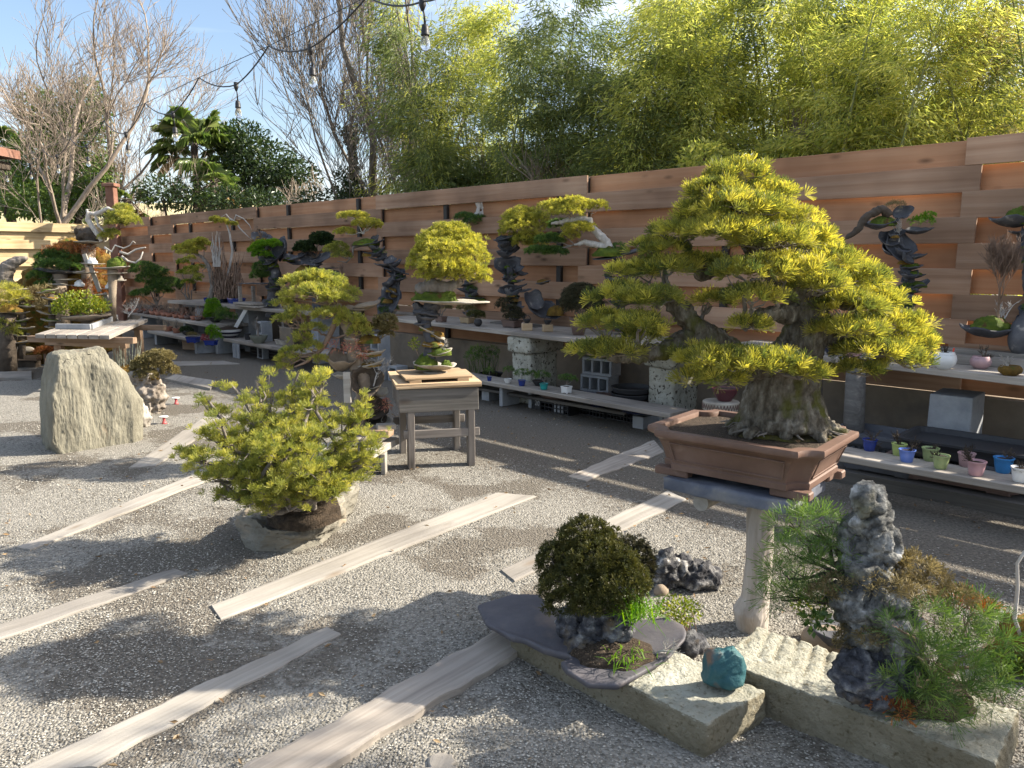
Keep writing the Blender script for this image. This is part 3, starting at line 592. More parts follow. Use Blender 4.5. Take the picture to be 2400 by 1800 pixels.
# brown pillar and eave on the left
o = MB().box((0, 0, 1.6), (.20, .20, 3.4)).box((0, 0, 3.33), (.30, .30, .08)).mesh('pillar', bevel=.01)
m_rust = surf('rusty_brown', [(.13, .06, .04), (.22, .11, .075), (.27, .16, .12)], scale=4, bump=.2)
tag(link('pillar', o, m_rust, loc=behind(265, 500, 19.0)), 'rusty brown pillar with a cap standing behind the fence corner', 'pillar')
pa = A(12, 362, 13.0); root = empty('eave', (pa[0] - 1.06, pa[1], pa[2]), 'dark brown roof eave jutting in at the left edge of the picture', 'roof')
MB().box((0, 0, .05), (2.0, 1.0, .14)).build('fascia', m_rust, root, world_co=False); MB().box((-.05, 0, -.14), (1.8, .9, .12)).build('soffit', m_bark_dk, root, world_co=False)
# trees outside the picture on the right whose shade dapples the foreground
for (x, y, h_, lab) in ((7.7, 3.0, 6.3, 'leafy tree standing outside the picture, to the right of the yard'), (9.2, 2.2, 6.6, 'taller leafy tree outside the picture on the right, farther back')):
    parts = []; mb = MB(); mb.tube([(0, 0, -.05), (.05, 0, 1.2), (0, .05, h_ * .8)], [.12, .10, .04], 8, cap=False)
    for k in range(6):
        c = np.array([random.uniform(-1.1, 1.1), random.uniform(-.8, .4), random.uniform(h_ * .5, h_)]); P, D = blob(c, .5, .5, .35, 210); parts.append(leaves(P, unit(D + rnd_dirs(len(D))), .10, .045)); mb.tube(wander((0, 0, c[2] * .6), c, 4, .1), [.03, .025, .02, .015, .008], 4, cap=False)
    plant('leafy_tree', lab, 'tree', (x, y, 0), [('crown', np_mesh('crown', *join(parts)), m_leaf), ('trunk', mb.mesh('trunk', smooth=True), m_bark_gr)])
# ================================================================== shared builders for the garden things
def PV(x, y, Y): return Vector(A(x, y, Y))
m_pot = surf('brown_unglazed_clay', [(.112, .066, .047), (.155, .094, .070), (.205, .135, .105)], scale=4, rough=.55, bump=.12, bscale=50, dist=.004, spots=(.26, .18, .14), spot_scale=9, spot_pos=(.62, .8))
m_slate = surf('grey_slate', [(.035, .036, .042), (.075, .076, .085), (.15, .148, .15)], scale=7, rough=.7, bump=.35, bscale=30, spots=(.30, .28, .25), spot_scale=14, spot_pos=(.62, .75))
m_shell = surf('pale_flake_stone', [(.20, .175, .14), (.33, .30, .25), (.46, .43, .37)], scale=9, rough=.8, bump=.5, bscale=36)
m_brownstone = surf('brown_stone', [(.16, .12, .085), (.26, .205, .15), (.34, .28, .21)], scale=8, rough=.85, bump=.4)
def flake(mb, c, rx, ry, th=.012, cup=.03, rz=0.0, tilt=(0, 0), seed=0.0, nr=5, ns=20, rough=.16):
    M = Matrix.Rotation(rz, 3, 'Z') @ Matrix.Rotation(tilt[0], 3, 'X') @ Matrix.Rotation(tilt[1], 3, 'Y'); V = []; F = []
    for side in (0, 1):
        for i in range(nr + 1):
            u = i / nr
            for k in range(ns):
                a = 2 * math.pi * k / ns; w = 1 + rough * mnoise.noise(Vector((math.cos(a) * 1.3 + seed, math.sin(a) * 1.3, seed))) * 1.8 + rough * .5 * mnoise.noise(Vector((math.cos(a) * 4 + seed, math.sin(a) * 4, 1)))
                r = u * w; z = cup * (r ** 2) + .25 * cup * mnoise.noise(Vector((math.cos(a) * r * 2 + seed, math.sin(a) * r * 2, 3))) - (th * (1 - .55 * u) if side else 0)
                V.append(M @ Vector((rx * r * math.cos(a), ry * r * math.sin(a), z)) + Vector(c))
    n1 = (nr + 1) * ns
    for i in range(nr):
        for k in range(ns):
            k2 = (k + 1) % ns; a, b_, c_, d_ = i * ns + k, i * ns + k2, (i + 1) * ns + k2, (i + 1) * ns + k
            F.append((a, d_, c_, b_)); F.append((n1 + a, n1 + b_, n1 + c_, n1 + d_))
    for k in range(ns): k2 = (k + 1) % ns; F.append((nr * ns + k, n1 + nr * ns + k, n1 + nr * ns + k2, nr * ns + k2))
    mb.add(V, F); return mb
def mound_mesh(c, rx, ry, rz, n=14, seed=0.0, rough=.22):
    V = []; F = []; ns = 22
    for i in range(n + 1):
        u = i / n * (math.pi / 2)
        for k in range(ns):
            a = 2 * math.pi * k / ns; d = Vector((math.cos(u) * math.cos(a), math.cos(u) * math.sin(a), math.sin(u))); w = 1 + rough * (mnoise.noise(d * 2.2 + Vector((seed, 0, seed))) + .5 * mnoise.noise(d * 6 + Vector((seed, 5, 0))))
            V.append((c[0] + d.x * rx * w, c[1] + d.y * ry * w, c[2] + d.z * rz * w - (.006 if i == 0 else 0)))
    for i in range(n):
        for k in range(ns): k2 = (k + 1) % ns; F.append((i * ns + k, i * ns + k2, (i + 1) * ns + k2, (i + 1) * ns + k))
    me = bpy.data.meshes.new('mound'); me.from_pydata(V, [], F); me.update(); return set_smooth(me)
def moss(root, c, rx, ry, rz, mat=None, seed=None, fuzz=True, name='moss'):
    seed = random.random() * 30 if seed is None else seed
    o = link(name, mound_mesh(c, rx, ry, rz, seed=seed), mat or m_moss, root, world_co=True)
    return o
def crag(parts, voxel, amps, seed=0.0, ridged=True, stretch=(1, 1, 1)):   # parts: (centre, radii) ellipsoids fused into one craggy rock
    bm = bmesh.new()
    for c, r in parts:
        bmesh.ops.create_icosphere(bm, subdivisions=3, radius=1, matrix=Matrix.Translation(Vector(c)) @ Matrix.Diagonal((r[0], r[1], r[2], 1)))
    me = bpy.data.meshes.new('rock'); bm.to_mesh(me); bm.free()
    me = remesh(me, voxel)
    if ridged: pit(me, amps, seed)
    else: displace(me, amps, ridged=False, seed=seed, stretch=stretch)
    return set_smooth(me)
def pit(me, amps, seed=0.0):               # hollows with sharp ridges between them, as in weathered limestone
    n = len(me.vertices); co = np.empty(n * 3, dtype=np.float32); no = np.empty(n * 3, dtype=np.float32)
    me.vertices.foreach_get('co', co); me.vertex_normals.foreach_get('vector', no); co = co.reshape(-1, 3); no = no.reshape(-1, 3); d = np.zeros(n, dtype=np.float32)
    for i in range(n):
        p = Vector(co[i]) + Vector((seed, seed * 1.7, 0)); wv = Vector((mnoise.noise(p * 9), mnoise.noise(p * 9 + Vector((5, 0, 0))), mnoise.noise(p * 9 + Vector((0, 5, 0))))) * .03
        for f, a in amps: d[i] += a * 3.4 * (mnoise.voronoi((p + wv) * f)[0][0] - .42)
        d[i] += .25 * amps[0][1] * mnoise.noise(p * amps[0][0] * 6)
    co += no * d[:, None]; me.vertices.foreach_set('co', co.ravel()); me.update()
def facet(me, n, keep, seed, c=None, flat=(1, 1, 1)):     # split a rock by random planes: flat faces meeting in crisp edges
    rn = np.random.default_rng(seed); N_ = len(me.vertices); co = np.empty(N_ * 3, dtype=np.float32); me.vertices.foreach_get('co', co); co = co.reshape(-1, 3).astype(float)
    c = co.mean(0) if c is None else np.asarray(c); 
    for i in range(n):
        d = rn.normal(size=3) * np.array(flat); d /= np.linalg.norm(d); pr = (co - c) @ d; o = pr.max() * rn.uniform(*keep); ex_ = np.clip(pr - o, 0, None); co -= ex_[:, None] * d * .96
    me.vertices.foreach_set('co', co.astype(np.float32).ravel()); me.update(); return me
def solid(me_in, voxel, amps, seed=0.0, ridged=False, stretch=(1, 1, 1)):
    me = remesh(me_in, voxel); displace(me, amps, ridged=ridged, seed=seed, stretch=stretch); return set_smooth(me)
def prism(poly_bottom, poly_top, name='slab'):
    return MB().loft([[Vector(p) for p in poly_bottom], [Vector(p) for p in poly_top]]).mesh(name)
def fix_normals(me):
    bm = bmesh.new(); bm.from_mesh(me); bmesh.ops.recalc_face_normals(bm, faces=bm.faces); bm.to_mesh(me); bm.free(); return me
def notched(a, b, c, n=5):                  # rectangle 2a x 2b whose corners curve inwards by c
    P = []
    for sx, sy, a0 in ((1, 1, 270), (-1, 1, 0), (-1, -1, 90), (1, -1, 180)):
        for i in range(n + 1):
            t = R(a0 - 90 * i / n) ; P.append((sx * a + c * math.cos(t), sy * b + c * math.sin(t)))
    return P
def rounded(a, b, c, n=4):
    P = []
    for sx, sy, a0 in ((1, 1, 0), (-1, 1, 90), (-1, -1, 180), (1, -1, 270)):
        for i in range(n + 1):
            t = R(a0 + 90 * i / n); P.append((sx * (a - c) + c * math.cos(t), sy * (b - c) + c * math.sin(t)))
    return P
def ring(pts, z, c, rz):
    ca, sa = math.cos(rz), math.sin(rz); return [Vector((c[0] + x * ca - y * sa, c[1] + x * sa + y * ca, z)) for x, y in pts]
def pads(root, P, Yc, L, k, mt, dens=1.0, w=.0024, spread=1.15, low=-.2, name='foliage_pad', hollow=.3, lift=.0):
    # P: (px, py, rx, rz, dy, ry in px) domes; returns centres
    cs = []
    for q in P:
        x, y, rx, rz = q[:4]; dy = q[4] if len(q) > 4 else 0; Y = Yc + dy; m = Y / FPX; ry = (q[5] if len(q) > 5 else rx * .8) * m
        c = np.array(A(x, y, Y)); n = int(dens * 11 * (rx * m * ry + rx * m * rz * m * 1.2) / (L * L)) + 5
        Pp, Nn = dome(c, rx * m, ry, rz * m, n, low=low, hollow=hollow); Nn = unit(Nn + rnd_dirs(n) * .35 + np.array([0, 0, .55]))
        tag(link(name, np_mesh(name, *tufts(Pp, Nn, L * (.72 + .5 * RNG.random(n)), k, w, spread, lift)), mt, root, world_co=True), kind='stuff'); cs.append((Vector(c), rx * m, ry, rz * m))
    return cs
def limbs(root, cs, nodes, mt, r0=.012, r1=.004, sub=4, amp=.12, name='branches', seed=1, pick=None):
    mb = MB(); rn = random.Random(seed)
    for j, (c, rx, ry, rz) in enumerate(cs):
        a = nodes[pick[j]] if pick else min(nodes, key=lambda q: (q - c).length - .6 * max(0, c.z - q.z) * 0 + (.5 * max(0, q.z - c.z)))
        e = c - Vector((0, 0, rz * .25)); pts = wander(a, e, 6, amp); mb.tube(pts, [r0 + (r1 - r0) * i / 6 for i in range(7)], 6, cap=False)
        for s in range(sub):
            t = c + Vector((rn.uniform(-.85, .85) * rx, rn.uniform(-.85, .85) * ry, rn.uniform(-.1, .55) * rz)); q = pts[rn.choice((3, 4, 5, 6))]
            mb.tube(wander(q, t, 4, .14), [r1 * 1.1, r1, r1 * .8, r1 * .6, r1 * .4], 4, cap=False)
    return tag(mb.build(name, mt, root, smooth=True), kind='stuff')

# ================================================================== the big pine in its brown pot, on a post
POT_C, POT_A = (1.045, 3.285), R(-39.5)
# ---- stand
stand = empty('plant_stand', (1.078, 3.2, 0), 'rough wooden stand of a thick slab on one driftwood post, under the big pot', 'plant stand')
e1 = Vector((math.cos(POT_A), math.sin(POT_A), 0)); e2 = Vector((-e1.y, e1.x, 0)); pc = Vector((*POT_C, 0))
c_ = pc - e2 * .05
me = MB()
hw, hd = .275, .225
for i in range(1): me.box((c_.x, c_.y, .628), (2 * hw, 2 * hd, .055), rz=POT_A, jit=.003)
mo = me.mesh('slab'); mo = solid(mo, .009, [(5, .004), (24, .0022)], stretch=(1, 1, 1)); link('slab', mo, wood('blue_grey_timber', [(.085, .10, .14), (.15, .165, .20), (.27, .265, .25)], along=(3, 3, 3), knots=False, bump=.5), stand, world_co=True)
lg = c_ - e2 * .13 - e1 * .11; MB().tube([lg - e2 * .06 + Vector((0, 0, .565)), lg + e2 * .3 + Vector((0, 0, .565))], [.036, .036], 12).build('cross_log', m_plank, stand, smooth=False)
p0 = Vector(G(1768, 1472)); tp = Vector((p0.x + .005, p0.y + .01, 0))
pm = MB().tube([p0 + Vector((-.006, 0, -.03)), p0 + Vector((-.02, 0, .08)), p0 + Vector((-.004, 0, .14)), p0 + Vector((.002, 0, .35)), tp + Vector((0, 0, .602))], [.058, .070, .055, .052, .055], 14).mesh('post')
link('post', solid(pm, .008, [(7, .006), (40, .003)], stretch=(2.2, 2.2, .35), ridged=True), wood('driftwood', [(.27, .23, .19), (.42, .38, .33), (.55, .51, .46)], along=(14, 14, 1.2), knots=False, bump=.5), stand, world_co=True)
# ---- the potted pine
big = empty('potted_pine', (*POT_C, .655), 'huge old yellow green pine bonsai with gnarled trunk in a large brown pot', 'bonsai')
a, b, c = .385, .300, .075
prof = [(.80, .694), (.83, .690), (.835, .715), (.82, .720), (.845, .76), (.885, .80), (.935, .828), (.985, .838), (1.0, .845), (1.0, .860), (.992, .868), (.885, .868), (.872, .856), (.86, .80), (.80, .72)]
rings = [ring(notched(a * s if s > .9 else a * s, b * s - (1 - s) * .02, c * (.55 + .45 * s)), z, POT_C, POT_A) for s, z in prof]
pot = MB().loft(rings).build('pot', m_pot, big, smooth=False)
pm_ = pot.data; set_smooth(pm_)
mod = pot.modifiers.new('edges', 'EDGE_SPLIT'); mod.split_angle = R(42)
for sx, sy in ((1, 1), (1, -1), (-1, 1), (-1, -1)):        # cloud-foot corners
    f = MB()
    for (dx, dy, lx, ly) in ((.26, .205, .16, .055), (.285, .17, .05, .12)):
        q = pc + e1 * sx * dx + e2 * sy * dy; f.box((q.x, q.y, .673 + .0005 * lx), (lx, ly, .035), rz=POT_A)
    f.build('foot', m_pot, pot, bevel=.005)
def panel(axis, sgn, half, z0, z1):                        # raised border lines of the panels in the pot's sides
    pts = []
    for u, z in ((-half, z0), (half, z0), (half * 1.06, z1), (-half * 1.06, z1), (-half, z0)):
        k_ = (z - .72) / (.828 - .72); d = (.83 + .105 * k_ ** 1.6) * (b if axis else a) - (1 - (.83 + .105 * k_)) * (.02 if axis else 0) + .001
        q = pc + (e2 if axis else e1) * sgn * d + (e1 if axis else e2) * u; pts.append(Vector((q.x, q.y, z)))
    P_ = []
    for i in range(4): P_ += [pts[i].lerp(pts[i + 1], t / 6) for t in range(6)]
    P_.append(pts[4]); MB().tube(P_, .0032, 6, cap=False).build('panel_border', m_pot, pot, smooth=True)
for ax, sg, hf in ((1, -1, .235), (1, 1, .235), (0, 1, .16), (0, -1, .16)): panel(ax, sg, hf, .735, .812)
sp = ring(notched(a * .875, b * .865, c), .847, POT_C, POT_A); so = MB(); so.v = [tuple(p) for p in sp]; so.f = [tuple(range(len(sp)))]
sm_ = so.mesh('soil'); link('soil', sm_, m_soil, big, world_co=True)
Yt = 3.30
link('soil_mound', mound_mesh(PV(1835, 1012, Yt) - Vector((0, 0, .02)), .27, .20, .055, seed=4), surf('mossy_soil', [(.03, .022, .012), (.075, .06, .022), (.15, .15, .02)], scale=14, bump=1, bscale=110, dist=.02, spots=(.22, .13, .06), spot_scale=40), big, world_co=True)
tr = MB(); q = mpp(Yt)
TR = [(1835, 1022, 108), (1835, 985, 97), (1832, 940, 86), (1838, 895, 75), (1858, 850, 62), (1882, 800, 44), (1893, 750, 40), (1885, 700, 38), (1850, 650, 36), (1800, 600, 33), (1760, 550, 29), (1742, 500, 23), (1735, 450, 15), (1731, 405, 7)]
tpts = [PV(x, y, Yt + .03 * math.sin(i * .9)) for i, (x, y, r_) in enumerate(TR)]
tr.tube(tpts, [r_ * q for *_, r_ in TR], 16)
# the left trunk arm and other thick limbs
ARMS = [[(1810, 880, 48, 0), (1740, 850, 40, .02), (1680, 800, 34, -.02), (1630, 770, 30, -.06), (1595, 730, 27, -.07), (1570, 700, 20, -.05)], [(1640, 790, 28, -.06), (1560, 820, 22, -.10), (1490, 835, 15, -.12), (1430, 835, 8, -.12)],
        [(1890, 760, 30, .0), (1950, 790, 24, -.03), (2010, 800, 18, -.05), (2070, 830, 10, -.06)], [(1880, 720, 28, .02), (1950, 700, 20, .05), (2010, 720, 12, .05)], [(1790, 600, 24, 0), (1700, 620, 20, .06), (1640, 650, 14, .06)], [(1770, 570, 20, 0), (1850, 590, 16, -.05), (1900, 600, 10, -.05)],
        [(1880, 730, 24, -.02), (1800, 740, 18, -.14), (1740, 760, 12, -.18)], [(1850, 860, 26, -.02), (1800, 865, 16, -.16), (1730, 880, 10, -.2)]]
nodes = list(tpts[5:])
for arm in ARMS:
    ap = [PV(x, y, Yt + d) for x, y, r_, d in arm]; nodes += ap[1:]
    fine = []; rr = []
    for i in range(len(ap) - 1):
        for t in (0, .5): fine.append(ap[i].lerp(ap[i + 1], t) + Vector((random.uniform(-1, 1), random.uniform(-1, 1), random.uniform(-1, 1))) * .008); rr.append((arm[i][2] * (1 - t) + arm[i + 1][2] * t) * q)
    fine.append(ap[-1]); rr.append(arm[-1][2] * q); tr.tube(fine, [r_ * .68 for r_ in rr], 10)
base = PV(1835, 1000, Yt)
rn = random.Random(3)
for i in range(11):                                        # root flare
    an = i / 11 * 6.283 + rn.uniform(-.2, .2); ln = rn.uniform(.10, .17); d = Vector((math.cos(an), math.sin(an) * .85, 0)); r_ = rn.uniform(.016, .026)
    tr.tube([base + d * .09 + Vector((0, 0, .085)), base + d * .12 + Vector((0, 0, .05)), base + d * (.10 + ln * .6) + Vector((0, 0, .018)), base + d * (.10 + ln) + Vector((0, 0, -.012))], [r_, r_, r_ * .75, r_ * .35], 8)
rts = MB()
for i in range(80):                                        # thin surface roots
    an = rn.uniform(0, 6.283); ln = rn.uniform(.07, .19); r_ = rn.uniform(.004, .011); d = Vector((math.cos(an), math.sin(an) * .85, 0)); s_ = Vector((-d.y, d.x, 0)); pts = []
    for k_ in range(7): u = k_ / 6; pts.append(base + d * (.10 + ln * u) + s_ * (mnoise.noise(Vector((u * 4, i * 3.1, 0))) * .05) + Vector((0, 0, .045 * (1 - u) ** 1.5 - .004 + .012 * mnoise.noise(Vector((u * 6, i * 2.3, 4))))))
    rts.tube(pts, [r_, r_, r_ * .9, r_ * .8, r_ * .65, r_ * .5, r_ * .25], 6)
rts.build('roots', m_bark_gr, big, smooth=True)
trm = remesh(tr.mesh('trunk'), .0062); displace(trm, [(9, .008), (26, .009), (62, .005)], ridged=True, stretch=(1.2, 1.2, .8), seed=2.0)
m_trunk = surf('flaky_pine_bark', [(.035, .028, .02), (.10, .083, .06), (.20, .178, .14), (.36, .335, .28)], scale=22, bump=1.0, bscale=45, dist=.02, stretch=(1.5, 1.5, .6), spots=(.10, .10, .02), spot_scale=6, spot_pos=(.55, .68), rough=.9)
link('trunk', set_smooth(trm), m_trunk, big, world_co=True)
BIGP = [(1730, 422, 72, 36, 0), (1680, 462, 76, 34, -.08), (1785, 462, 76, 36, .02), (1735, 498, 104, 38, -.14), (1640, 510, 66, 32, .02), (1830, 525, 76, 36, -.06), (1600, 552, 70, 28, -.02), (1700, 552, 96, 34, -.20), (1800, 572, 96, 34, -.20), (1880, 570, 70, 36, .06), (1545, 592, 62, 24, .0), (1730, 520, 100, 36, .16),
        (1560, 640, 72, 28, -.06), (1482, 648, 55, 24, .02), (1640, 628, 60, 24, .05), (1458, 705, 68, 32, -.08), (1530, 712, 72, 30, -.18), (1418, 765, 60, 28, -.02), (1496, 770, 72, 26, -.22), (1385, 825, 48, 20, -.12), (1440, 830, 65, 22, -.14), (1510, 800, 50, 20, -.10),
        (1760, 648, 88, 32, -.26), (1845, 640, 86, 34, -.20), (1930, 622, 84, 38, -.02), (2000, 662, 80, 38, .04), (1925, 676, 76, 32, -.20), (1985, 725, 86, 36, -.10), (2050, 715, 70, 36, .06), (2080, 770, 75, 36, -.02), (1990, 782, 80, 32, -.16), (2112, 818, 65, 32, .0), (2050, 832, 90, 32, -.12), (2122, 855, 55, 24, -.06), (2010, 872, 56, 18, -.1), (2140, 800, 40, 26, .05),
        (1765, 706, 70, 26, -.26), (1668, 712, 40, 18, -.1), (1750, 770, 42, 20, -.22), (1660, 850, 80, 36, -.26), (1740, 862, 80, 38, -.32), (1815, 865, 74, 36, -.30), (1885, 882, 46, 24, -.22), (1622, 892, 45, 22, -.2), (1690, 895, 60, 22, -.3), (1890, 590, 86, 34, .20), (1985, 690, 80, 32, .2)]
cs = pads(big, BIGP, Yt, .042, 38, m_needle, dens=.62, w=.0027, spread=1.05, low=-.02, hollow=.35)
limbs(big, cs, nodes, m_bark_gr, r0=.012, r1=.0045, sub=5, seed=4)

# ================================================================== stones, slate tray and plantings at the lower right
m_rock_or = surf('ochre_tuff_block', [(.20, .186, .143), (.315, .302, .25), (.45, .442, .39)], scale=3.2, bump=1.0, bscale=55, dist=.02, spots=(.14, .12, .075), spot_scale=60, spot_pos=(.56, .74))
def pale_top_tint(m, top, side):            # multiplies the colour: paler on upward faces, darker and browner on the sides
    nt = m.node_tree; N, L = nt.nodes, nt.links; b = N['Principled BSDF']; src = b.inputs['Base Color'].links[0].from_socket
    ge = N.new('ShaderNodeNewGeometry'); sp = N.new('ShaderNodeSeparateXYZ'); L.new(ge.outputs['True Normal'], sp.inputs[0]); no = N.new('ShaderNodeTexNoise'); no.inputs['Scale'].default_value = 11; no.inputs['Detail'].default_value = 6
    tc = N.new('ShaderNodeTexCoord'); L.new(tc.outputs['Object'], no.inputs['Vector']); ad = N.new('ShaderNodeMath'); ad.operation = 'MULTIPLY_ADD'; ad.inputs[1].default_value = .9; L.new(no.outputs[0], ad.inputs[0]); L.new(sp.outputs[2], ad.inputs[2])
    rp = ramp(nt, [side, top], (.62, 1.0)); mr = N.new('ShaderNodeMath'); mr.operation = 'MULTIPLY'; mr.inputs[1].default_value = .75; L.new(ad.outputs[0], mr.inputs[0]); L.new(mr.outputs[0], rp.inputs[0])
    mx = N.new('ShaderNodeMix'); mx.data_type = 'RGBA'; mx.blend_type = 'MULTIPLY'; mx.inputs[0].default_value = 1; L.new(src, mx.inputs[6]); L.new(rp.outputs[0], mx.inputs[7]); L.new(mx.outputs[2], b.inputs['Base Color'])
pale_top_tint(m_rock_or, (1.25, 1.27, 1.25), (.74, .68, .57))
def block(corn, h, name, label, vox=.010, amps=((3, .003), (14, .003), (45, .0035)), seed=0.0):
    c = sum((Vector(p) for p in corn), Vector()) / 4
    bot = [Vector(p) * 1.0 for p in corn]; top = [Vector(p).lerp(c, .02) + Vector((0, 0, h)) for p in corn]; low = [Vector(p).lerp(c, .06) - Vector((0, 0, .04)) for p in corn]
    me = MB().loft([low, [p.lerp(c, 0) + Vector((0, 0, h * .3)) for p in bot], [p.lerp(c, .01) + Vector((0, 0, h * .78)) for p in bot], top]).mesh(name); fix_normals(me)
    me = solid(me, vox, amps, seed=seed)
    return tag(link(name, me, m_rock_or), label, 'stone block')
HB = .125
a1, a2, a3 = [Vector(G(x, y)) for x, y in ((1194, 1532), (1655, 1783), (1797, 1698))]; a4 = a1 + (a3 - a2)
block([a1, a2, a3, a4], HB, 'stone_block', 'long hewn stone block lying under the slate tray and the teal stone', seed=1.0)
HB2 = .15
b1, b2 = Vector(G(1790, 1694)), Vector(G(2075, 1812)); bd = (b2 - b1).normalized(); bl = Vector(G(1975, 1540, HB2)); bl.z = 0
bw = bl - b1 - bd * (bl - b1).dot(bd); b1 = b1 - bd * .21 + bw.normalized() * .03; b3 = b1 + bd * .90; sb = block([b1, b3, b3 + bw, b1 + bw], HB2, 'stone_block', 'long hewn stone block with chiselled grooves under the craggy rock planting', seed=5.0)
# chisel grooves: cut into the block's upper left face
bmx = bmesh.new(); bmx.from_mesh(sb.data); g0 = b1 + bw * .55
for v in bmx.verts:
    if v.co.z > HB2 * .8:
        d = v.co - b1; u = d.dot(bd); s_ = d.dot(bw.normalized()) / bw.length
        if .03 < u < .42 and s_ > .38 + .1 * mnoise.noise(v.co * 20): v.co.z -= (.012 + .006 * mnoise.noise(v.co * 15)) * max(0, 1 - abs(((u + s_ * .09 + .008 * mnoise.noise(v.co * 12)) / .058) % 1 - .5) * 5.5)
bmx.to_mesh(sb.data); bmx.free()
# teal stone
tc_ = PV(1697, 1588, 2.47); tc_.z = HB + .073
me = crag([(tc_ + Vector((-.03, 0, .012)), (.056, .045, .062)), (tc_ + Vector((.028, 0, .02)), (.058, .045, .056)), (tc_ + Vector((.02, .0, -.03)), (.066, .05, .044)), (tc_ + Vector((-.03, .005, -.03)), (.050, .045, .042))], .007, [(9, .012), (24, .004), (70, .0015)], ridged=False); facet(me, 22, (.78, .97), 3)
tag(link('teal_stone', me, surf('teal_stone', [(.015, .06, .07), (.025, .095, .11), (.06, .14, .14)], scale=14, rough=.6, bump=.35, bscale=60, spots=(.17, .11, .08), spot_scale=9, spot_pos=(.56, .66))), 'smooth round teal blue stone resting on the end of the front block', 'stone')
# slate tray planting
ZT = .150
OUT = [(1118, 1420), (1140, 1408), (1200, 1390), (1265, 1390), (1300, 1430), (1340, 1450), (1420, 1460), (1500, 1455), (1560, 1462), (1600, 1480), (1608, 1500), (1605, 1515), (1570, 1552), (1515, 1570), (1490, 1585), (1450, 1606), (1380, 1604), (1328, 1572), (1315, 1553), (1339, 1540), (1335, 1533), (1270, 1520), (1225, 1495), (1195, 1490), (1140, 1455)]
tray = empty('slate_tray_planting', tuple(G(1400, 1520, ZT)), 'wavy flat slate tray planted with a rounded brown cypress on dark rock', 'bonsai')
top = [Vector(G(x, y, ZT)) for x, y in OUT]; cc = sum(top, Vector()) / len(top)
for i, p in enumerate(top): p.z += .012 * mnoise.noise(p * 7) + (.03 if 8 <= i <= 12 else 0)
me = fix_normals(MB().loft([[p.lerp(cc, .04) - Vector((0, 0, .030)) for p in top], [p - Vector((0, 0, .014)) for p in top], top]).mesh('tray'))
me = solid(me, .0075, [(9, .0025)]); link('tray', me, surf('purple_slate', [(.06, .057, .068), (.09, .087, .098), (.135, .122, .125)], scale=6, rough=.6, bump=.2, bscale=40, spots=(.22, .17, .14), spot_scale=4, spot_pos=(.56, .75)), tray, world_co=True)
link('soil', mound_mesh(Vector(G(1440, 1535, ZT)), .155, .115, .05, seed=8), m_soil, tray, world_co=True)
YC = 2.78
rk = lambda x, y, rx, rz, ry=None, dy=0: (PV(x, y, YC + dy), (rx * mpp(YC), (ry or rx) * mpp(YC), rz * mpp(YC)))
me = crag([rk(1345, 1465, 35, 40), rk(1400, 1475, 45, 45, dy=-.03), rk(1440, 1465, 38, 42, dy=-.06), rk(1380, 1510, 50, 30, dy=-.06), rk(1430, 1440, 35, 25, dy=.02)], .007, [(22, .012), (50, .007)], seed=3.0); displace(me, [(30, .005), (75, .003)], ridged=True)
m_crag = surf('blue_grey_crag', [(.022, .023, .028), (.06, .062, .072), (.13, .13, .138), (.30, .30, .295)], pos=(.36, .48, .57, .70), scale=20, bump=1, bscale=40, dist=.015, spots=(.13, .10, .065), spot_scale=9, spot_pos=(.58, .7))
link('rock', me, m_crag, tray, world_co=True)
SH = [(1375, 1262, 72, 48, .05), (1310, 1318, 55, 50, 0), (1410, 1320, 85, 55, -.04), (1480, 1318, 58, 62, .06), (1335, 1372, 78, 42, -.06), (1430, 1372, 85, 40, -.10), (1335, 1415, 62, 30, -.06), (1400, 1412, 70, 28, -.12), (1450, 1350, 70, 50, -.06), (1390, 1330, 110, 80, .12)]
cs = []
for i, qd in enumerate(SH): cs += pads(tray, [qd], YC, .016, 16, m_cyp_dark if i in (3, 9) else m_cyp, dens=.62, w=.0030, spread=1.1, low=-.35, name='foliage', hollow=.3)
nodesT = [PV(1400, 1455, YC), PV(1380, 1430, YC), PV(1420, 1400, YC)]
limbs(tray, cs, nodesT, m_bark_gr, r0=.009, r1=.003, sub=3, seed=9)
def grass(root, base, n, L, spread, mt, name='grass', w=.004):
    P = np.array(base) + RNG.normal(size=(n, 3)) * np.array([spread * .25, spread * .25, 0]); d = rnd_dirs(n, 1.6); V = []; F = []
    for i in range(n):
        p = P[i]; dd = d[i]; ln = L * (.6 + .5 * RNG.random()); s = np.cross(dd, [0, 0, 1]); s = s / (np.linalg.norm(s) + 1e-6) * w / 2; h_ = np.array([dd[0], dd[1], 0]) * spread
        m1 = p + dd * ln * .5; t = p + dd * ln * .85 + h_ * ln * 2.2 - np.array([0, 0, ln * .18]); o = len(V); V += [p - s, p + s, m1 + s, m1 - s, t]; F += [(o, o + 1, o + 2), (o, o + 2, o + 3), (o + 3, o + 2, o + 4)]
    return tag(link(name, np_mesh(name, np.array(V), np.array(F)), mt, root, world_co=True), kind='stuff')
grass(tray, PV(1490, 1440, YC - .1), 190, .15, .16, m_grass, w=.005)
grass(tray, PV(1468, 1545, YC - .22), 60, .06, .2, m_grass, w=.004)
b_ = bare_tree(.16, .005, 77, spread=.9, levels=3, upness=.05, min_r=.0012); o = b_.build('dead_twigs', m_dead, tray, world_co=False); lp = local(tray, PV(1545, 1520, YC - .15)); o.location = lp; o.rotation_euler = (.3, .5, 0)
P, D = blob(PV(1590, 1430, 2.95), .10, .08, .055, 480); 
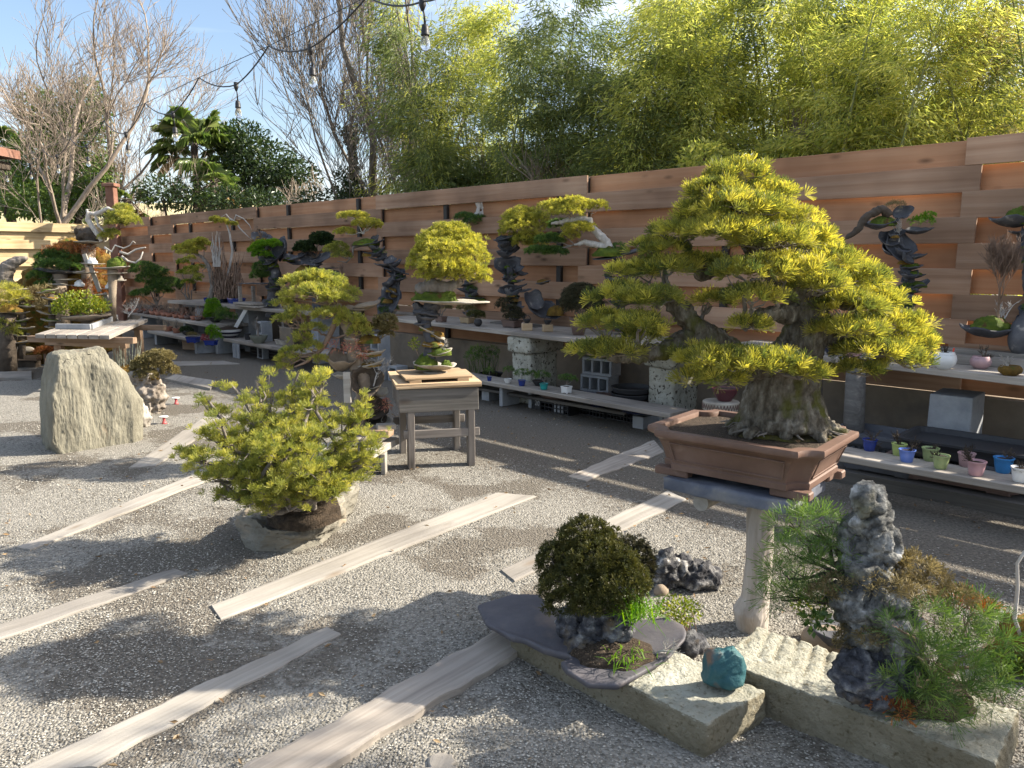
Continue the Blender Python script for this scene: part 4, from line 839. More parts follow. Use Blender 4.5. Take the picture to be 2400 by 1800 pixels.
sp_ = empty('leafy_sprig', tuple(G(1600, 1490)), 'loose sprig of tiny green and cream leaves just right of the grass tuft', 'plant'); link('leaves', np_mesh('leaves', *leaves(P, unit(D + rnd_dirs(len(D), .4)), .017, .009)), m_leaf_y, sp_, world_co=True)
mb = MB()
for i in range(14): mb.tube(wander(G(1600 + random.uniform(-10, 10), 1500), P[i * 20], 4, .15), [.0028, .0024, .002, .0016, .001], 4, cap=False)
mb.build('stems', m_twig, sp_, smooth=True)
st = PV(1610, 1490, 2.95); st.z = .03
tag(link('rock', crag([(st, (.07, .06, .05)), (st + Vector((.04, .02, -.01)), (.05, .05, .04))], .007, [(15, .012), (40, .004)]), m_crag), 'small dark rock under the leafy sprig beside the slate tray', 'rock')
# craggy rock behind, with a pale pebble
def ground_rock(px, py, lobes, label, mt, vox=.008, amps=((20, .014), (46, .009)), seed=1.0, name='rock', sink=.01, ridged=True):
    base = Vector(G(px, py)); m = base.y / FPX; L_ = []
    for (dx, dz, rx, rz, dy) in lobes: L_.append((base + Vector((dx * m, dy, dz * m - sink)), (rx * m, rx * m * .8, rz * m)))
    return tag(link(name, crag(L_, vox, list(amps), seed=seed, ridged=ridged), mt), label, 'rock')
m_crag2 = surf('black_white_crag', [(.02, .02, .024), (.06, .06, .065), (.17, .165, .16), (.55, .53, .5)], pos=(.36, .48, .56, .66), scale=16, bump=1, bscale=34, dist=.02)
ground_rock(1600, 1375, [(-45, 45, 38, 50, 0), (-10, 35, 45, 40, .03), (40, 30, 45, 32, 0), (70, 22, 25, 25, .02), (-60, 20, 30, 22, 0)], 'black and white craggy rock on the gravel behind the brown cypress', m_crag2, seed=6.0)
ground_rock(1548, 1392, [(0, 12, 18, 18, 0), (8, 8, 14, 14, .01)], 'small rusty pebble in front of the black and white craggy rock', m_brownstone, vox=.005, amps=((20, .004),), ridged=False)

# ================================================================== craggy rock planting at the right
crp = empty('rock_planting', tuple(G(2120, 1690, HB2)), 'tall craggy grey rock planted with small green pines on the grooved block', 'bonsai')
YR = 2.32
rk = lambda x, y, rx, rz, ry=None, dy=0: (PV(x, y, YR + dy), (rx * mpp(YR), (ry or rx) * mpp(YR), rz * mpp(YR)))
me = crag([rk(2035, 1180, 32, 40, dy=.1), rk(2040, 1230, 42, 45, dy=.1), rk(2055, 1280, 45, 45, dy=.08), rk(2000, 1280, 32, 50, dy=.12), rk(2030, 1340, 60, 50, dy=.08), rk(2010, 1410, 58, 55, dy=.05), rk(2060, 1420, 55, 55, dy=.02), rk(2100, 1480, 55, 60, dy=0), rk(2030, 1480, 50, 50, dy=.04)], .006, [(20, .013), (48, .008)], seed=9.0); displace(me, [(30, .006), (75, .003)], ridged=True)
link('upper_rock', me, surf('pale_crag', [(.03, .03, .03), (.09, .09, .085), (.22, .22, .205), (.52, .52, .51)], scale=18, bump=1, bscale=40, dist=.02, spots=(.16, .15, .09), spot_scale=7, spot_pos=(.56, .7), pos=(.3, .45, .58, .72)), crp, world_co=True)
me = crag([rk(2010, 1580, 50, 45, dy=-.04), rk(2050, 1610, 50, 40, dy=-.05), rk(2090, 1570, 40, 50, dy=-.02), rk(2060, 1540, 40, 50, dy=.02), rk(2130, 1600, 40, 50, dy=.02), rk(2000, 1610, 30, 30, dy=-.05), rk(2110, 1530, 45, 45, dy=.03)], .006, [(20, .013), (48, .008)], seed=12.0); displace(me, [(30, .006), (75, .003)], ridged=True)
link('lower_rock', me, m_crag, crp, world_co=True)
link('soil', mound_mesh(Vector(G(2150, 1640, HB2)), .17, .13, .10, seed=2), m_soil, crp, world_co=True)
LP = [(1850, 1225, 45, 28, .1), (1920, 1235, 60, 34, .05), (1880, 1300, 70, 40, .02), (1960, 1290, 40, 34, .0), (1850, 1350, 60, 36, 0), (1930, 1340, 50, 34, -.04), (1830, 1400, 50, 30, .02), (1900, 1400, 60, 30, 0)]
cs = pads(crp, LP, YR + .12, .060, 26, m_needle_g, dens=.5, w=.0022, spread=1.35, low=-.4, name='pine_foliage')
limbs(crp, cs, [PV(1990, 1350, YR + .1), PV(1985, 1400, YR + .1)], m_bark_dk, r0=.010, r1=.003, sub=4, seed=2)
RP = [(2110, 1470, 45, 34, -.08), (2170, 1450, 60, 36, 0), (2240, 1480, 60, 40, .03), (2150, 1530, 65, 40, -.1), (2230, 1550, 70, 44, -.06), (2310, 1520, 60, 40, .02), (2150, 1600, 65, 36, -.12), (2220, 1620, 70, 36, -.08), (2180, 1660, 70, 28, -.12), (2300, 1590, 55, 36, -.02), (2340, 1480, 45, 36, .06), (2330, 1640, 50, 30, -.04), (2280, 1430, 50, 30, .06)]
cs = pads(crp, RP, YR - .02, .056, 26, m_needle_g, dens=.48, w=.0022, spread=1.35, low=-.4, name='pine_foliage')
limbs(crp, cs, [PV(2170, 1640, YR), PV(2200, 1590, YR)], m_twig, r0=.008, r1=.0025, sub=4, seed=3)
def fuzz(root, lst, Yc, L, k, mt, name, w=.003, dens=.5, low=-.2): pads(root, lst, Yc, L, k, mt, dens=dens, w=w, spread=1.4, low=low, name=name)
m_dry = foliage('dry_moss', [(.09, .075, .035), (.19, .15, .07), (.31, .25, .125)], trans=.25, clump=20)
m_rust_f = foliage('rust_fern', [(.14, .05, .02), (.27, .10, .035), (.38, .17, .06)], trans=.3, clump=15)
fuzz(crp, [(2080, 1330, 60, 34, .02), (2140, 1335, 60, 38, .02), (2185, 1365, 45, 34, .04), (2070, 1372, 66, 30, -.04), (2130, 1385, 60, 30, -.02), (2240, 1400, 50, 26, .02)], YR + .05, .022, 12, m_dry, 'dry_fern')
fuzz(crp, [(1930, 1390, 40, 25, 0), (1960, 1370, 36, 22, 0), (1990, 1500, 40, 40, 0), (2040, 1500, 36, 26, -.08)], YR + .04, .018, 10, m_dry, 'dry_moss')
fuzz(crp, [(2250, 1415, 60, 24, .1), (2300, 1425, 40, 20, .1)], YR + .05, .025, 10, m_rust_f, 'rusty_needles')
fuzz(crp, [(2070, 1655, 26, 18, -.12), (2105, 1668, 30, 20, -.14)], YR, .028, 9, m_rust_f, 'rust_fern', w=.005)
P, D = blob(PV(1915, 1455, YR + .05), .05, .04, .035, 90); link('round_leaves', np_mesh('round_leaves', *leaves(P, unit(D + rnd_dirs(len(D), .5)), .026, .018)), m_leaf, crp, world_co=True)
P, D = blob(PV(1900, 1420, YR + .12), .075, .05, .05, 160); link('bush_leaves', np_mesh('bush_leaves', *leaves(P, unit(D + rnd_dirs(len(D), .2)), .016, .009)), m_leaf_y, crp, world_co=True)
b0 = Vector(G(1890, 1520, 0)); b0 += Vector((.10, .02, 0))
tag(link('rock', crag([(b0 + Vector((0, 0, .03)), (.11, .08, .06)), (b0 + Vector((.09, -.03, .02)), (.10, .07, .045))], .01, [(9, .01)], ridged=False), m_brownstone), 'smooth brown stone half hidden between post and rock planting', 'rock')
bw_ = MB().lathe([(.085, 0), (.10, .01), (.115, .05), (.112, .055), (.10, .05)], c=tuple(G(1965, 1500, .03)), seg=22).build('bowl', m_slate, smooth=True)
tag(bw_, 'dark bowl pushed behind the craggy rock planting', 'bowl')
# right edge: mound with a bleached stick
edge = empty('twig_planting', tuple(G(2400, 1500, .0)), 'bleached crooked stick rising from a brown mound at the right edge', 'bonsai')
ek = Vector(G(2420, 1560)); link('mound', mound_mesh(ek + Vector((.03, .02, 0)), .17, .15, .20, seed=5), m_moss_br, edge, world_co=True)
Ye = ek.y
MB().tube([PV(2395, 1500, Ye), PV(2378, 1450, Ye), PV(2385, 1380, Ye), PV(2384, 1320, Ye), PV(2400, 1295, Ye), PV(2425, 1270, Ye)], [.008, .008, .007, .006, .006, .003], 8).build('stick', m_dead, edge, smooth=True)
pads(edge, [(2390, 1600, 50, 40, -.1), (2350, 1560, 40, 30, -.05)], Ye, .03, 14, m_leaf, dens=.4, w=.006, spread=1.3, name='leaves')
# ================================================================== pine clump on its flat rock
clump = empty('pine_clump', tuple(G(700, 1250)), 'spreading many-stemmed pine bonsai planted on a long flat grey rock slab', 'bonsai')
RC = [(553, 1292), (600, 1308), (640, 1309), (700, 1296), (760, 1276), (800, 1238), (842, 1178), (830, 1160), (760, 1165), (640, 1200), (565, 1250)]
bot = [Vector(G(x, y)) for x, y in RC]; cc = sum(bot, Vector()) / len(bot)
me = MB().loft([[p.lerp(cc, .10) - Vector((0, 0, .03)) for p in bot], [p.lerp(cc, .03) + Vector((0, 0, .05)) for p in bot], [p.lerp(cc, -.02) + Vector((0, 0, .10 + .03 * mnoise.noise(p * 3))) for p in bot], [p.lerp(cc, .06) + Vector((0, 0, .15 + .03 * mnoise.noise(p * 4))) for p in bot], [p.lerp(cc, .30) + Vector((0, 0, .165)) for p in bot]]).mesh('slab_rock'); fix_normals(me)
m_schist = surf('grey_green_schist', [(.105, .096, .076), (.185, .172, .14), (.29, .272, .228)], scale=5, bump=.7, bscale=22, stretch=(1, 1, 3.5), dist=.02, spots=(.30, .24, .17), spot_scale=4, spot_pos=(.58, .75))
me = solid(me, .011, [(3, .03), (9, .026), (30, .008)], stretch=(1, 1, 4.5), seed=3.3); facet(me, 22, (.86, .99), 5, flat=(1, 1, .5)); displace(me, [(40, .004), (90, .002)], stretch=(1, 1, 3)); link('slab_rock', me, m_schist, clump, world_co=True)
sc_ = Vector(G(690, 1225, .15)); link('root_ball', displace(mound_mesh(sc_ + Vector((.03, .08, 0)), .20, .19, .13, seed=3), [(40, .006), (90, .004)], ridged=True), surf('root_soil', [(.02, .014, .009), (.05, .035, .022), (.10, .07, .045)], scale=40, bump=1, bscale=90, dist=.025), clump, world_co=True)
Yb = sc_.y; mq = mpp(Yb); rn = random.Random(21)
stems = MB(); tips = []; tuP = []; tuN = []
stem_ends = [(520, 1000, -.15), (545, 1080, -.2), (600, 960, .1), (640, 920, .2), (690, 930, .25), (730, 900, .15), (780, 960, .2), (820, 1000, .1), (620, 1060, -.3), (700, 1080, -.35), (770, 1100, -.25), (840, 1060, 0), (660, 1000, 0), (740, 1020, -.1), (800, 1140, -.1), (470, 1000, -.05), (458, 1065, -.1), (485, 935, .1), (540, 900, .15), (850, 955, .2), (868, 1015, .05), (600, 892, .2), (700, 872, .2), (760, 885, .2), (500, 1110, -.2), (860, 1090, 0), (680, 1050, -.3), (640, 1150, -.28), (730, 1140, -.3), (560, 1120, -.2), (610, 1175, -.22), (700, 1185, -.25), (780, 1165, -.15)]
lpads = []
for (x, y, dy) in stem_ends:
    b0 = sc_ + Vector((rn.uniform(-.12, .12), rn.uniform(-.1, .1), .09)); e = PV(x, y, Yb + dy); pts = wander(b0, e, 7, .16); stems.tube(pts, [.019 - .0017 * i for i in range(8)], 7, cap=False)
    for j in range(10):
        u = rn.uniform(.40, 1.0); q = pts[min(7, int(u * 7))]; out = (q - sc_ - Vector((0, 0, .1))); out.z *= .5; out.normalize()
        d = (out + Vector((rn.gauss(0, .7), rn.gauss(0, .7), rn.gauss(.25, .35)))).normalized(); ln = rn.uniform(.06, .19); t = q + d * ln; bp = wander(q, t, 4, .2); stems.tube(bp, [.005, .0042, .0036, .003, .002], 4, cap=False)
        for s in range(rn.randint(10, 13)):
            w_ = rn.uniform(.35, 1.05); p = bp[0].lerp(bp[-1], min(1, w_)) + Vector((rn.gauss(0, .024), rn.gauss(0, .024), rn.gauss(.014, .012))); tuP.append(tuple(p)); tuN.append(tuple((d * .5 + Vector((rn.gauss(0, .3), rn.gauss(0, .3), .8))).normalized()))
stems.build('stems', m_bark_gr, clump, smooth=True)
tuP = np.array(tuP); tuN = np.array(tuN); grp = (np.arange(len(tuP)) * len(stem_ends) // len(tuP))
for g_ in range(len(stem_ends)):
    s_ = grp == g_
    if s_.any(): tag(link('foliage_pad', np_mesh('foliage_pad', *tufts(tuP[s_], tuN[s_], .034, 26, .0032, 1.05)), m_needle_o, clump, world_co=True), kind='stuff')

# ================================================================== little square table and the tower planting on it
TA = math.atan2(.155, .64); tx = Vector((math.cos(TA), math.sin(TA), 0)); ty = Vector((-tx.y, tx.x, 0)); TZ = .66
tf = Vector(G(934, 903, TZ)); tf.z = 0; TW, TD = .63, .62
table = empty('square_table', tuple(tf), 'small square table of weathered grey timber with a plywood top', 'table')
def tb(nm, x0, x1, y0, y1, z0, z1, mt, bev=.004):
    c = tf + tx * ((x0 + x1) / 2) + ty * ((y0 + y1) / 2); MB().box((0, 0, 0), (x1 - x0, y1 - y0, z1 - z0), jit=.002).build(nm, mt, table, loc=local(table, (c.x, c.y, (z0 + z1) / 2)), rot=(0, 0, TA), bevel=bev)
def leg(nm, x0, x1, y0, y1, z0, z1, mt):
    c = tf + tx * ((x0 + x1) / 2) + ty * ((y0 + y1) / 2); MB().box((0, 0, 0), (z1 - z0, x1 - x0, y1 - y0), jit=.002).build(nm, mt, table, loc=local(table, (c.x, c.y, (z0 + z1) / 2)), rot=(0, -math.pi / 2, TA), bevel=.004)
m_tabg = wood('table_grey_timber', [(.13, .12, .105), (.21, .19, .17), (.30, .28, .25)], along=(.8, 12, 12), rnd=.12, dark=(.07, .06, .05))
m_ply = wood('plywood', [(.36, .25, .14), (.47, .35, .22), (.55, .44, .30)], along=(.8, 8, 8), knots=False, rnd=.08)
for (x, y) in ((.035, .03), (.50, .03), (.02, .54), (.47, .54)): leg('leg', x, x + .11, y, y + .05, 0, TZ - .20 if y < .1 else TZ - .06, m_tabg)
tb('apron', .0, TW - .02, .0, .028, TZ - .215, TZ - .032, m_dwood); tb('apron', .0, TW - .02, TD - .05, TD - .02, TZ - .20, TZ - .032, m_tabg)
tb('apron', .0, .028, .03, TD - .05, TZ - .19, TZ - .032, m_tabg); tb('apron', TW - .05, TW - .02, .03, TD - .05, TZ - .19, TZ - .032, m_tabg)
tb('stretcher', .03, .62, .005, .028, .24, .305, m_tabg); tb('stretcher', .0, .60, .565, .59, .235, .30, m_tabg)
tb('table_top', -.02, TW, -.015, TD + .06, TZ - .030, TZ - .012, m_ply, .002); tb('table_top', -.025, TW + .005, -.01, TD + .08, TZ - .010, TZ + .006, m_ply, .002)
bd_ = empty('plywood_board', tuple(tf + tx * .3 + ty * .3 + Vector((0, 0, TZ))), 'pale plywood board on two battens lying on the square table', 'board')
for nm, x, y, sx, sy, z0, z1 in (('batten', .13, .22, .09, .40, TZ + .007, TZ + .030), ('batten', .50, .24, .09, .40, TZ + .007, TZ + .030), ('board', .30, .26, .52, .46, TZ + .031, TZ + .046)):
    c = tf + tx * x + ty * y; MB().box((0, 0, 0), (sx, sy, z1 - z0)).build(nm, m_ply, bd_, loc=local(bd_, (c.x, c.y, (z0 + z1) / 2)), rot=(0, 0, TA + (.06 if nm == 'board' else 0)), bevel=.002)
# tower of stone flakes with mossy ledges; a yellow pine on top
YT2 = tf.y + .36
tw = empty('flake_tower_pine', tuple(PV(1019, 868, YT2)), 'tower of stone flakes and moss on the square table topped by a domed yellow pine', 'bonsai')
q2 = mpp(YT2)
def fl(root, x, y, rx, ry=None, cup=.02, tilt=(0, 0), mt=None, th=.012, rz=0.0, dy=0, Y=None, seed=None, rough=.16):
    Y = Y or YT2; c = PV(x, y, Y + dy); m = mpp(Y); flake(mb := MB(), c, rx * m, (ry or rx * .75) * m, th, cup, rz, tilt, seed if seed is not None else random.random() * 40, rough=rough)
    return link('flake', mb.mesh('flake', smooth=True), mt or m_slate, root, world_co=True)
base_z = TZ + .05
bp_ = PV(1019, 858, YT2); bp_.z = base_z + .02
flake(mb := MB(), bp_ + Vector((0, 0, .0)), .175, .14, .016, .045, 0, (0, .03), 3.0); link('flake', mb.mesh('flake', smooth=True), m_shell, tw, world_co=True)
flake(mb := MB(), bp_ + Vector((0, 0, -.012)), .10, .09, .015, -.012, 0, (0, 0), 8.0); link('flake', mb.mesh('flake', smooth=True), m_shell, tw, world_co=True)
moss(tw, bp_ + Vector((-.07, 0, .01)), .095, .09, .115, m_moss); moss(tw, bp_ + Vector((.095, -.02, .02)), .045, .045, .055, m_moss, seed=2)
fl(tw, 1030, 833, 30, cup=.03, tilt=(.1, -.15), mt=m_shell); moss(tw, PV(1030, 830, YT2), .10, .07, .055, m_moss)
fl(tw, 1015, 812, 25, cup=.02, tilt=(0, .05), mt=m_shell); moss(tw, PV(1014, 810, YT2), .085, .07, .045, m_moss_br)
fl(tw, 1022, 789, 22, cup=.02, tilt=(.1, .55), mt=m_shell); moss(tw, PV(1022, 787, YT2), .065, .05, .035, m_moss_br)
fl(tw, 1000, 776, 24, cup=.02, tilt=(.0, .45), mt=m_shell); moss(tw, PV(998, 773, YT2), .060, .05, .03, m_moss_br)
for (x, y, rx, t, c2) in ((985, 752, 18, .5, .05), (1012, 742, 20, -.5, .05), (1020, 728, 24, -.35, .05), (980, 728, 20, .4, .05), (1035, 716, 26, -.3, .06), (992, 760, 22, -.2, .02), (1000, 748, 26, .15, .03), (990, 735, 24, -.3, .03), (1003, 722, 30, .2, -.03)): fl(tw, x, y, rx, cup=c2, tilt=(.1, t), mt=m_slate, th=.02)
mb = MB().tube([PV(1005, 850, YT2), PV(1010, 800, YT2), PV(998, 760, YT2), PV(1000, 730, YT2), PV(1015, 712, YT2)], [.045, .035, .03, .035, .06], 10).mesh('core'); link('core_rock', solid(mb, .010, [(18, .010), (40, .006)], ridged=True), m_slate, tw, world_co=True)
fl(tw, 1052, 708, 88, 50, cup=.012, tilt=(0, .03), mt=m_shell, th=.022, seed=5)
moss(tw, PV(1020, 703, YT2) , .175, .13, .10, m_moss, seed=7)
mb = MB().tube([PV(1000, 690, YT2), PV(985, 676, YT2 - .05), PV(1010, 668, YT2 - .06), PV(1050, 676, YT2 - .03), PV(1075, 660, YT2), PV(1060, 630, YT2), PV(1050, 590, YT2), PV(1050, 545, YT2)], [.03, .045, .05, .045, .035, .025, .018, .008], 10).mesh('trunk'); link('trunk', solid(mb, .008, [(20, .008), (50, .004)], ridged=True), m_bark_gr, tw, world_co=True)
YP = [(1052, 548, 45, 24, 0), (1020, 572, 45, 26, -.05), (1080, 575, 45, 28, -.02), (1050, 590, 60, 26, -.14), (1000, 605, 42, 26, .02), (1105, 610, 42, 28, .02), (1035, 625, 60, 26, -.18), (1085, 635, 50, 26, -.12), (985, 628, 30, 18, -.04), (1120, 640, 26, 18, 0), (1050, 650, 50, 20, -.12), (1005, 648, 32, 16, -.1), (1132, 658, 18, 9, -.02), (1050, 580, 75, 40, .14)]
cs = pads(tw, YP, YT2, .032, 24, m_needle_y, dens=.42, w=.0042, spread=1.0, low=-.2)
limbs(tw, cs, [PV(1075, 655, YT2), PV(1060, 630, YT2), PV(1052, 600, YT2)], m_bark, r0=.009, r1=.003, sub=4, seed=6)
b_ = bare_tree(.13, .0035, 7, spread=.7, levels=3, upness=.1, min_r=.0012); o = b_.build('bare_twigs', m_dead, tw, world_co=False); o.location = local(tw, PV(1038, 812, YT2 - .03)); o.rotation_euler = (0, .85, 0)
P, D = blob(PV(972, 805, YT2), .045, .04, .05, 160); link('sprig', np_mesh('sprig', *leaves(P, unit(D + rnd_dirs(len(D), .4)), .016, .010)), m_leaf_y, tw, world_co=True)
MB().tube([PV(985, 842, YT2), PV(975, 820, YT2), PV(970, 800, YT2)], .003, 5).build('stem', m_twig, tw)

# ================================================================== tall boulder and its neighbours on the left
BO = [(95, 1066), (190, 1063), (262, 1048), (318, 1022), (330, 985)]
bl_, bm_, br_ = Vector(G(80, 1066)), Vector(G(120, 1070)), Vector(G(318, 1020))
Yq = 6.3
def bp2(x, y, Y): return PV(x, y, Y)
front = [(118, 1068), (190, 1062), (270, 1046), (316, 1022), (322, 985), (322, 945), (300, 920), (286, 880), (262, 862), (246, 850), (238, 818), (200, 822), (160, 832), (128, 842), (120, 900), (114, 990)]
fr = []; bk = []
for (x, y) in front:
    u = (x - 118) / 204; Y = 6.12 + .52 * u; p = PV(x, y, Y); fr.append(p); bk.append(p + Vector((-.40 * (1 - u) - .12 * u, .48, 0)))
for L_ in (fr, bk):
    for p in L_:
        if p.z < .06: p.z = -.06
c1 = sum(fr, Vector()) / len(fr); me = MB().loft([[p.lerp(c1, .03) for p in fr], [p + Vector((-.012, .05, 0)) for p in fr], [p.lerp(sum(bk, Vector()) / len(bk), .10) for p in bk]]).mesh('boulder'); fix_normals(me)
me = solid(me, .012, [(2.2, .04)], stretch=(1.6, 1.6, .45), seed=4.0); facet(me, 22, (.86, .99), 11, flat=(1, 1, .3)); displace(me, [(7, .010), (22, .007), (60, .004)], stretch=(1.8, 1.8, .4), ridged=True)
m_boul = surf('pale_green_schist', [(.14, .13, .098), (.22, .206, .158), (.31, .292, .226)], scale=4, bump=.8, bscale=20, stretch=(2.2, 2.2, .5), dist=.03, spots=(.24, .15, .09), spot_scale=2.2, spot_pos=(.60, .72))
tag(link('boulder', me, m_boul), 'tall pale green upright boulder standing in the gravel at the left', 'boulder')
# cushion tree on a pitted rock behind the boulder
cu = empty('cushion_planting', tuple(G(350, 965)), 'rounded olive cushion tree with moss on a tall pitted rock right of the boulder', 'bonsai')
YQ = G(350, 968)[1]; rk = lambda x, y, rx, rz, dy=0: (PV(x, y, YQ + dy), (rx * mpp(YQ), rx * .85 * mpp(YQ), rz * mpp(YQ)))
me = crag([rk(345, 950, 28, 30), rk(352, 915, 30, 30), rk(340, 890, 28, 25), rk(365, 935, 18, 26), rk(330, 965, 18, 18)], .012, [(12, .03), (30, .012)], seed=2.0); link('rock', me, surf('pitted_brown_rock', [(.10, .08, .06), (.24, .205, .17), (.44, .40, .35)], scale=9, bump=1, bscale=30), cu, world_co=True)
moss(cu, PV(345, 888, YQ), .115, .10, .08, m_moss_br)
cs = pads(cu, [(372, 838, 36, 18, 0), (345, 855, 30, 22, -.05), (328, 868, 22, 20, .02), (345, 880, 26, 14, -.08), (362, 850, 40, 18, .08)], YQ, .02, 12, m_cush, dens=.5, w=.006, low=-.3, name='foliage')
cs += pads(cu, [(398, 870, 20, 14, 0)], YQ, .02, 12, m_cush, dens=.7, w=.006, low=-.4, name='foliage')
limbs(cu, cs, [PV(355, 880, YQ)], m_bark_gr, r0=.01, r1=.004, sub=2)
he = empty('heather_pot', tuple(G(292, 905)), 'upright grey green brushwood stems growing from a dark mossy bowl behind the boulder', 'bonsai')
YH = G(292, 905)[1]; m = mpp(YH)
MB().lathe([(.10, 0), (.16, .02), (.22, .07), (.21, .075), (.19, .06)], c=PV(292, 885, YH) , seg=24).build('bowl', m_slate, he, smooth=True)
moss(he, PV(292, 868, YH), .19, .16, .07, m_moss_br)
mb = MB()
for i in range(60):
    x = random.uniform(262, 335); p = PV(292 + (x - 292) * .8, 866, YH + random.uniform(-.1, .1)); t = PV(x, random.uniform(795, 850), YH + random.uniform(-.12, .12)); mb.tube(wander(p, t, 3, .06), [.005, .0045, .004, .003], 4, cap=False)
mb.build('stems', surf('grey_green_stem', [(.16, .17, .12), (.26, .27, .21), (.34, .34, .28)], scale=9, bump=.1), he)
rb = PV(292, 930, YH - .1); rb.z = .06
tag(link('rock', crag([(rb, (.14, .11, .14)), (rb + Vector((.05, .02, .08)), (.1, .09, .09))], .014, [(8, .02)], ridged=False), m_block), 'grey stone under the mossy bowl, between boulder and cushion tree', 'rock')
rb = Vector(G(330, 1000)); rb.z = .08
tag(link('rock', crag([(rb, (.09, .08, .12)), (rb + Vector((-.03, 0, .10)), (.06, .06, .08))], .011, [(11, .02)], seed=7), surf('pale_pitted_rock', [(.18, .16, .13), (.33, .30, .26), (.47, .44, .40)], scale=9, bump=1, bscale=30)), 'small pale pitted rock at the right foot of the boulder', 'rock')
m_red = plain('red_plastic', (.55, .10, .10), rough=.4); m_wht = plain('white_plastic', (.75, .74, .72), rough=.4)
for (x, y, lab) in ((413, 947, 'small red spool stand with white top, the farther of two'), (385, 993, 'small red spool stand with white top, the nearer of two')):
    p = Vector(G(x, y)); r_ = empty('spool_stand', tuple(p), lab, 'stand', 'red spool stands')
    MB().lathe([(.028, 0), (.020, .012), (.012, .035), (.014, .055), (.022, .066)], c=p, seg=16).build('stem', m_red, r_, smooth=True); MB().lathe([(.040, .0665), (.042, .074), (.036, .076)], c=p, seg=18).build('top', m_wht, r_)
# ================================================================== pots and small bonsai on the benches
def YV(px, py, v):                          # how far ahead the place seen at px, py is if it lies v metres out from the fence
    r = ray(px, py); return ((FQ + FN * v) @ FN) / (r[:2] @ FN) * r[1]
m_terra = surf('terracotta', [(.24, .095, .06), (.34, .15, .095), (.40, .2, .14)], scale=9, rough=.8, bump=.15)
m_bluep = plain('cobalt_glaze', (.018, .04, .22), rough=.18, spec=.6, coat=.5); m_navy = plain('navy_glaze', (.012, .016, .045), rough=.2, spec=.6, coat=.4)
m_peri = plain('periwinkle_glaze', (.12, .20, .55), rough=.3, coat=.3); m_sky = plain('sky_blue_glaze', (.03, .20, .48), rough=.3, coat=.3)
m_lime = plain('lime_glaze', (.38, .46, .15), rough=.35, coat=.3); m_lime2 = plain('sage_glaze', (.31, .38, .17), rough=.35, coat=.3); m_pinkp = plain('pink_glaze', (.50, .29, .31), rough=.35, coat=.3); m_mauve = plain('mauve_glaze', (.42, .27, .28), rough=.4, coat=.2)
m_whitep = plain('white_glaze', (.72, .72, .70), rough=.3, coat=.3, var=.06); m_teal = plain('teal_glaze', (.02, .28, .27), rough=.3, coat=.3); m_tan = plain('tan_clay', (.33, .24, .14), rough=.6); m_brn = plain('brown_clay', (.13, .085, .07), rough=.6)
m_dark = plain('black_clay', (.03, .03, .032), rough=.6); m_greyc = plain('grey_clay', (.085, .088, .10), rough=.65); m_blackp = plain('black_plastic', (.018, .018, .02), rough=.5)
m_stonep = plain('grey_green_stone', (.16, .165, .13), rough=.9, bump=.4)
def pot_round(root, p, r, h, mt, kind='cup', name='pot'):
    prof = {'cup': [(.62, 0), (.70, .06), (.84, .55), (.93, .9), (1.0, .93), (1.0, 1.0), (.90, 1.0), (.86, .9)], 'ball': [(.5, 0), (.55, .03), (.92, .3), (1.0, .55), (.93, .8), (.78, .96), (.76, 1.0), (.68, 1.0), (.66, .9)], 'bowl': [(.5, 0), (.55, .08), (.85, .55), (1.0, .95), (1.0, 1.0), (.93, 1.0), (.88, .88)],
            'taper': [(.55, 0), (.6, .02), (.80, .5), (.97, .95), (1.0, 1.0), (.92, 1.0), (.88, .93)], 'tray': [(.86, 0), (.9, .1), (.96, .8), (1.0, .85), (1.0, 1.0), (.92, 1.0), (.90, .4)]}[kind]
    o = MB().lathe([(a * r, b * h) for a, b in prof], c=p, seg=22).build(name, mt, root, smooth=True); m_ = o.modifiers.new('e', 'EDGE_SPLIT'); m_.split_angle = R(50)
    if name == 'pot': MB().lathe([(r * .5, h * .86), (r * .89, h * .87), (r * .5, h * .93)], c=p, seg=16).build('soil', m_soil, root, smooth=True)
    return o
def pot_rect(root, p, a, b, h, mt, rz, corner=.25, name='pot', soil=True, feet=True):
    c0 = min(a, b) * corner; z0 = p[2]
    R_ = [ring(rounded(a * s, b * s, c0), z0 + z * h, p, rz) for s, z in ((.80, .12), (.84, .12), (.9, .6), (.96, .86), (1.0, .88), (1.0, 1.0), (.92, 1.0), (.88, .72))]
    o = MB().loft(R_).build(name, mt, root, smooth=False)
    if feet:
        for sx in (-1, 1):
            for sy in (-1, 1): MB().box((p[0] + (sx * a * .6) * math.cos(rz) - (sy * b * .6) * math.sin(rz), p[1] + (sx * a * .6) * math.sin(rz) + (sy * b * .6) * math.cos(rz), z0 + h * .06), (a * .3, b * .3, h * .118), rz=rz).build('foot', mt, o)
    if soil: MB().loft([ring(rounded(a * .89, b * .89, c0), z0 + h * .86, p, rz), ring(rounded(a * .5, b * .5, c0 * .5), z0 + h * .98, p, rz)], cap=(False, True)).build('soil', m_soil, root)
    return o
def twigs(root, p, H, r0, mt, seed, levels=3, spread=.7, up=.15, lean=(0, 0), name='trunk', min_r=.0016):
    o = bare_tree(H, r0, seed, spread=spread, levels=levels, upness=up, lean=lean, first=.25, min_r=min_r).build(name, mt, root, world_co=False, smooth=True); o.location = local(root, p); return o
SEED = [100]
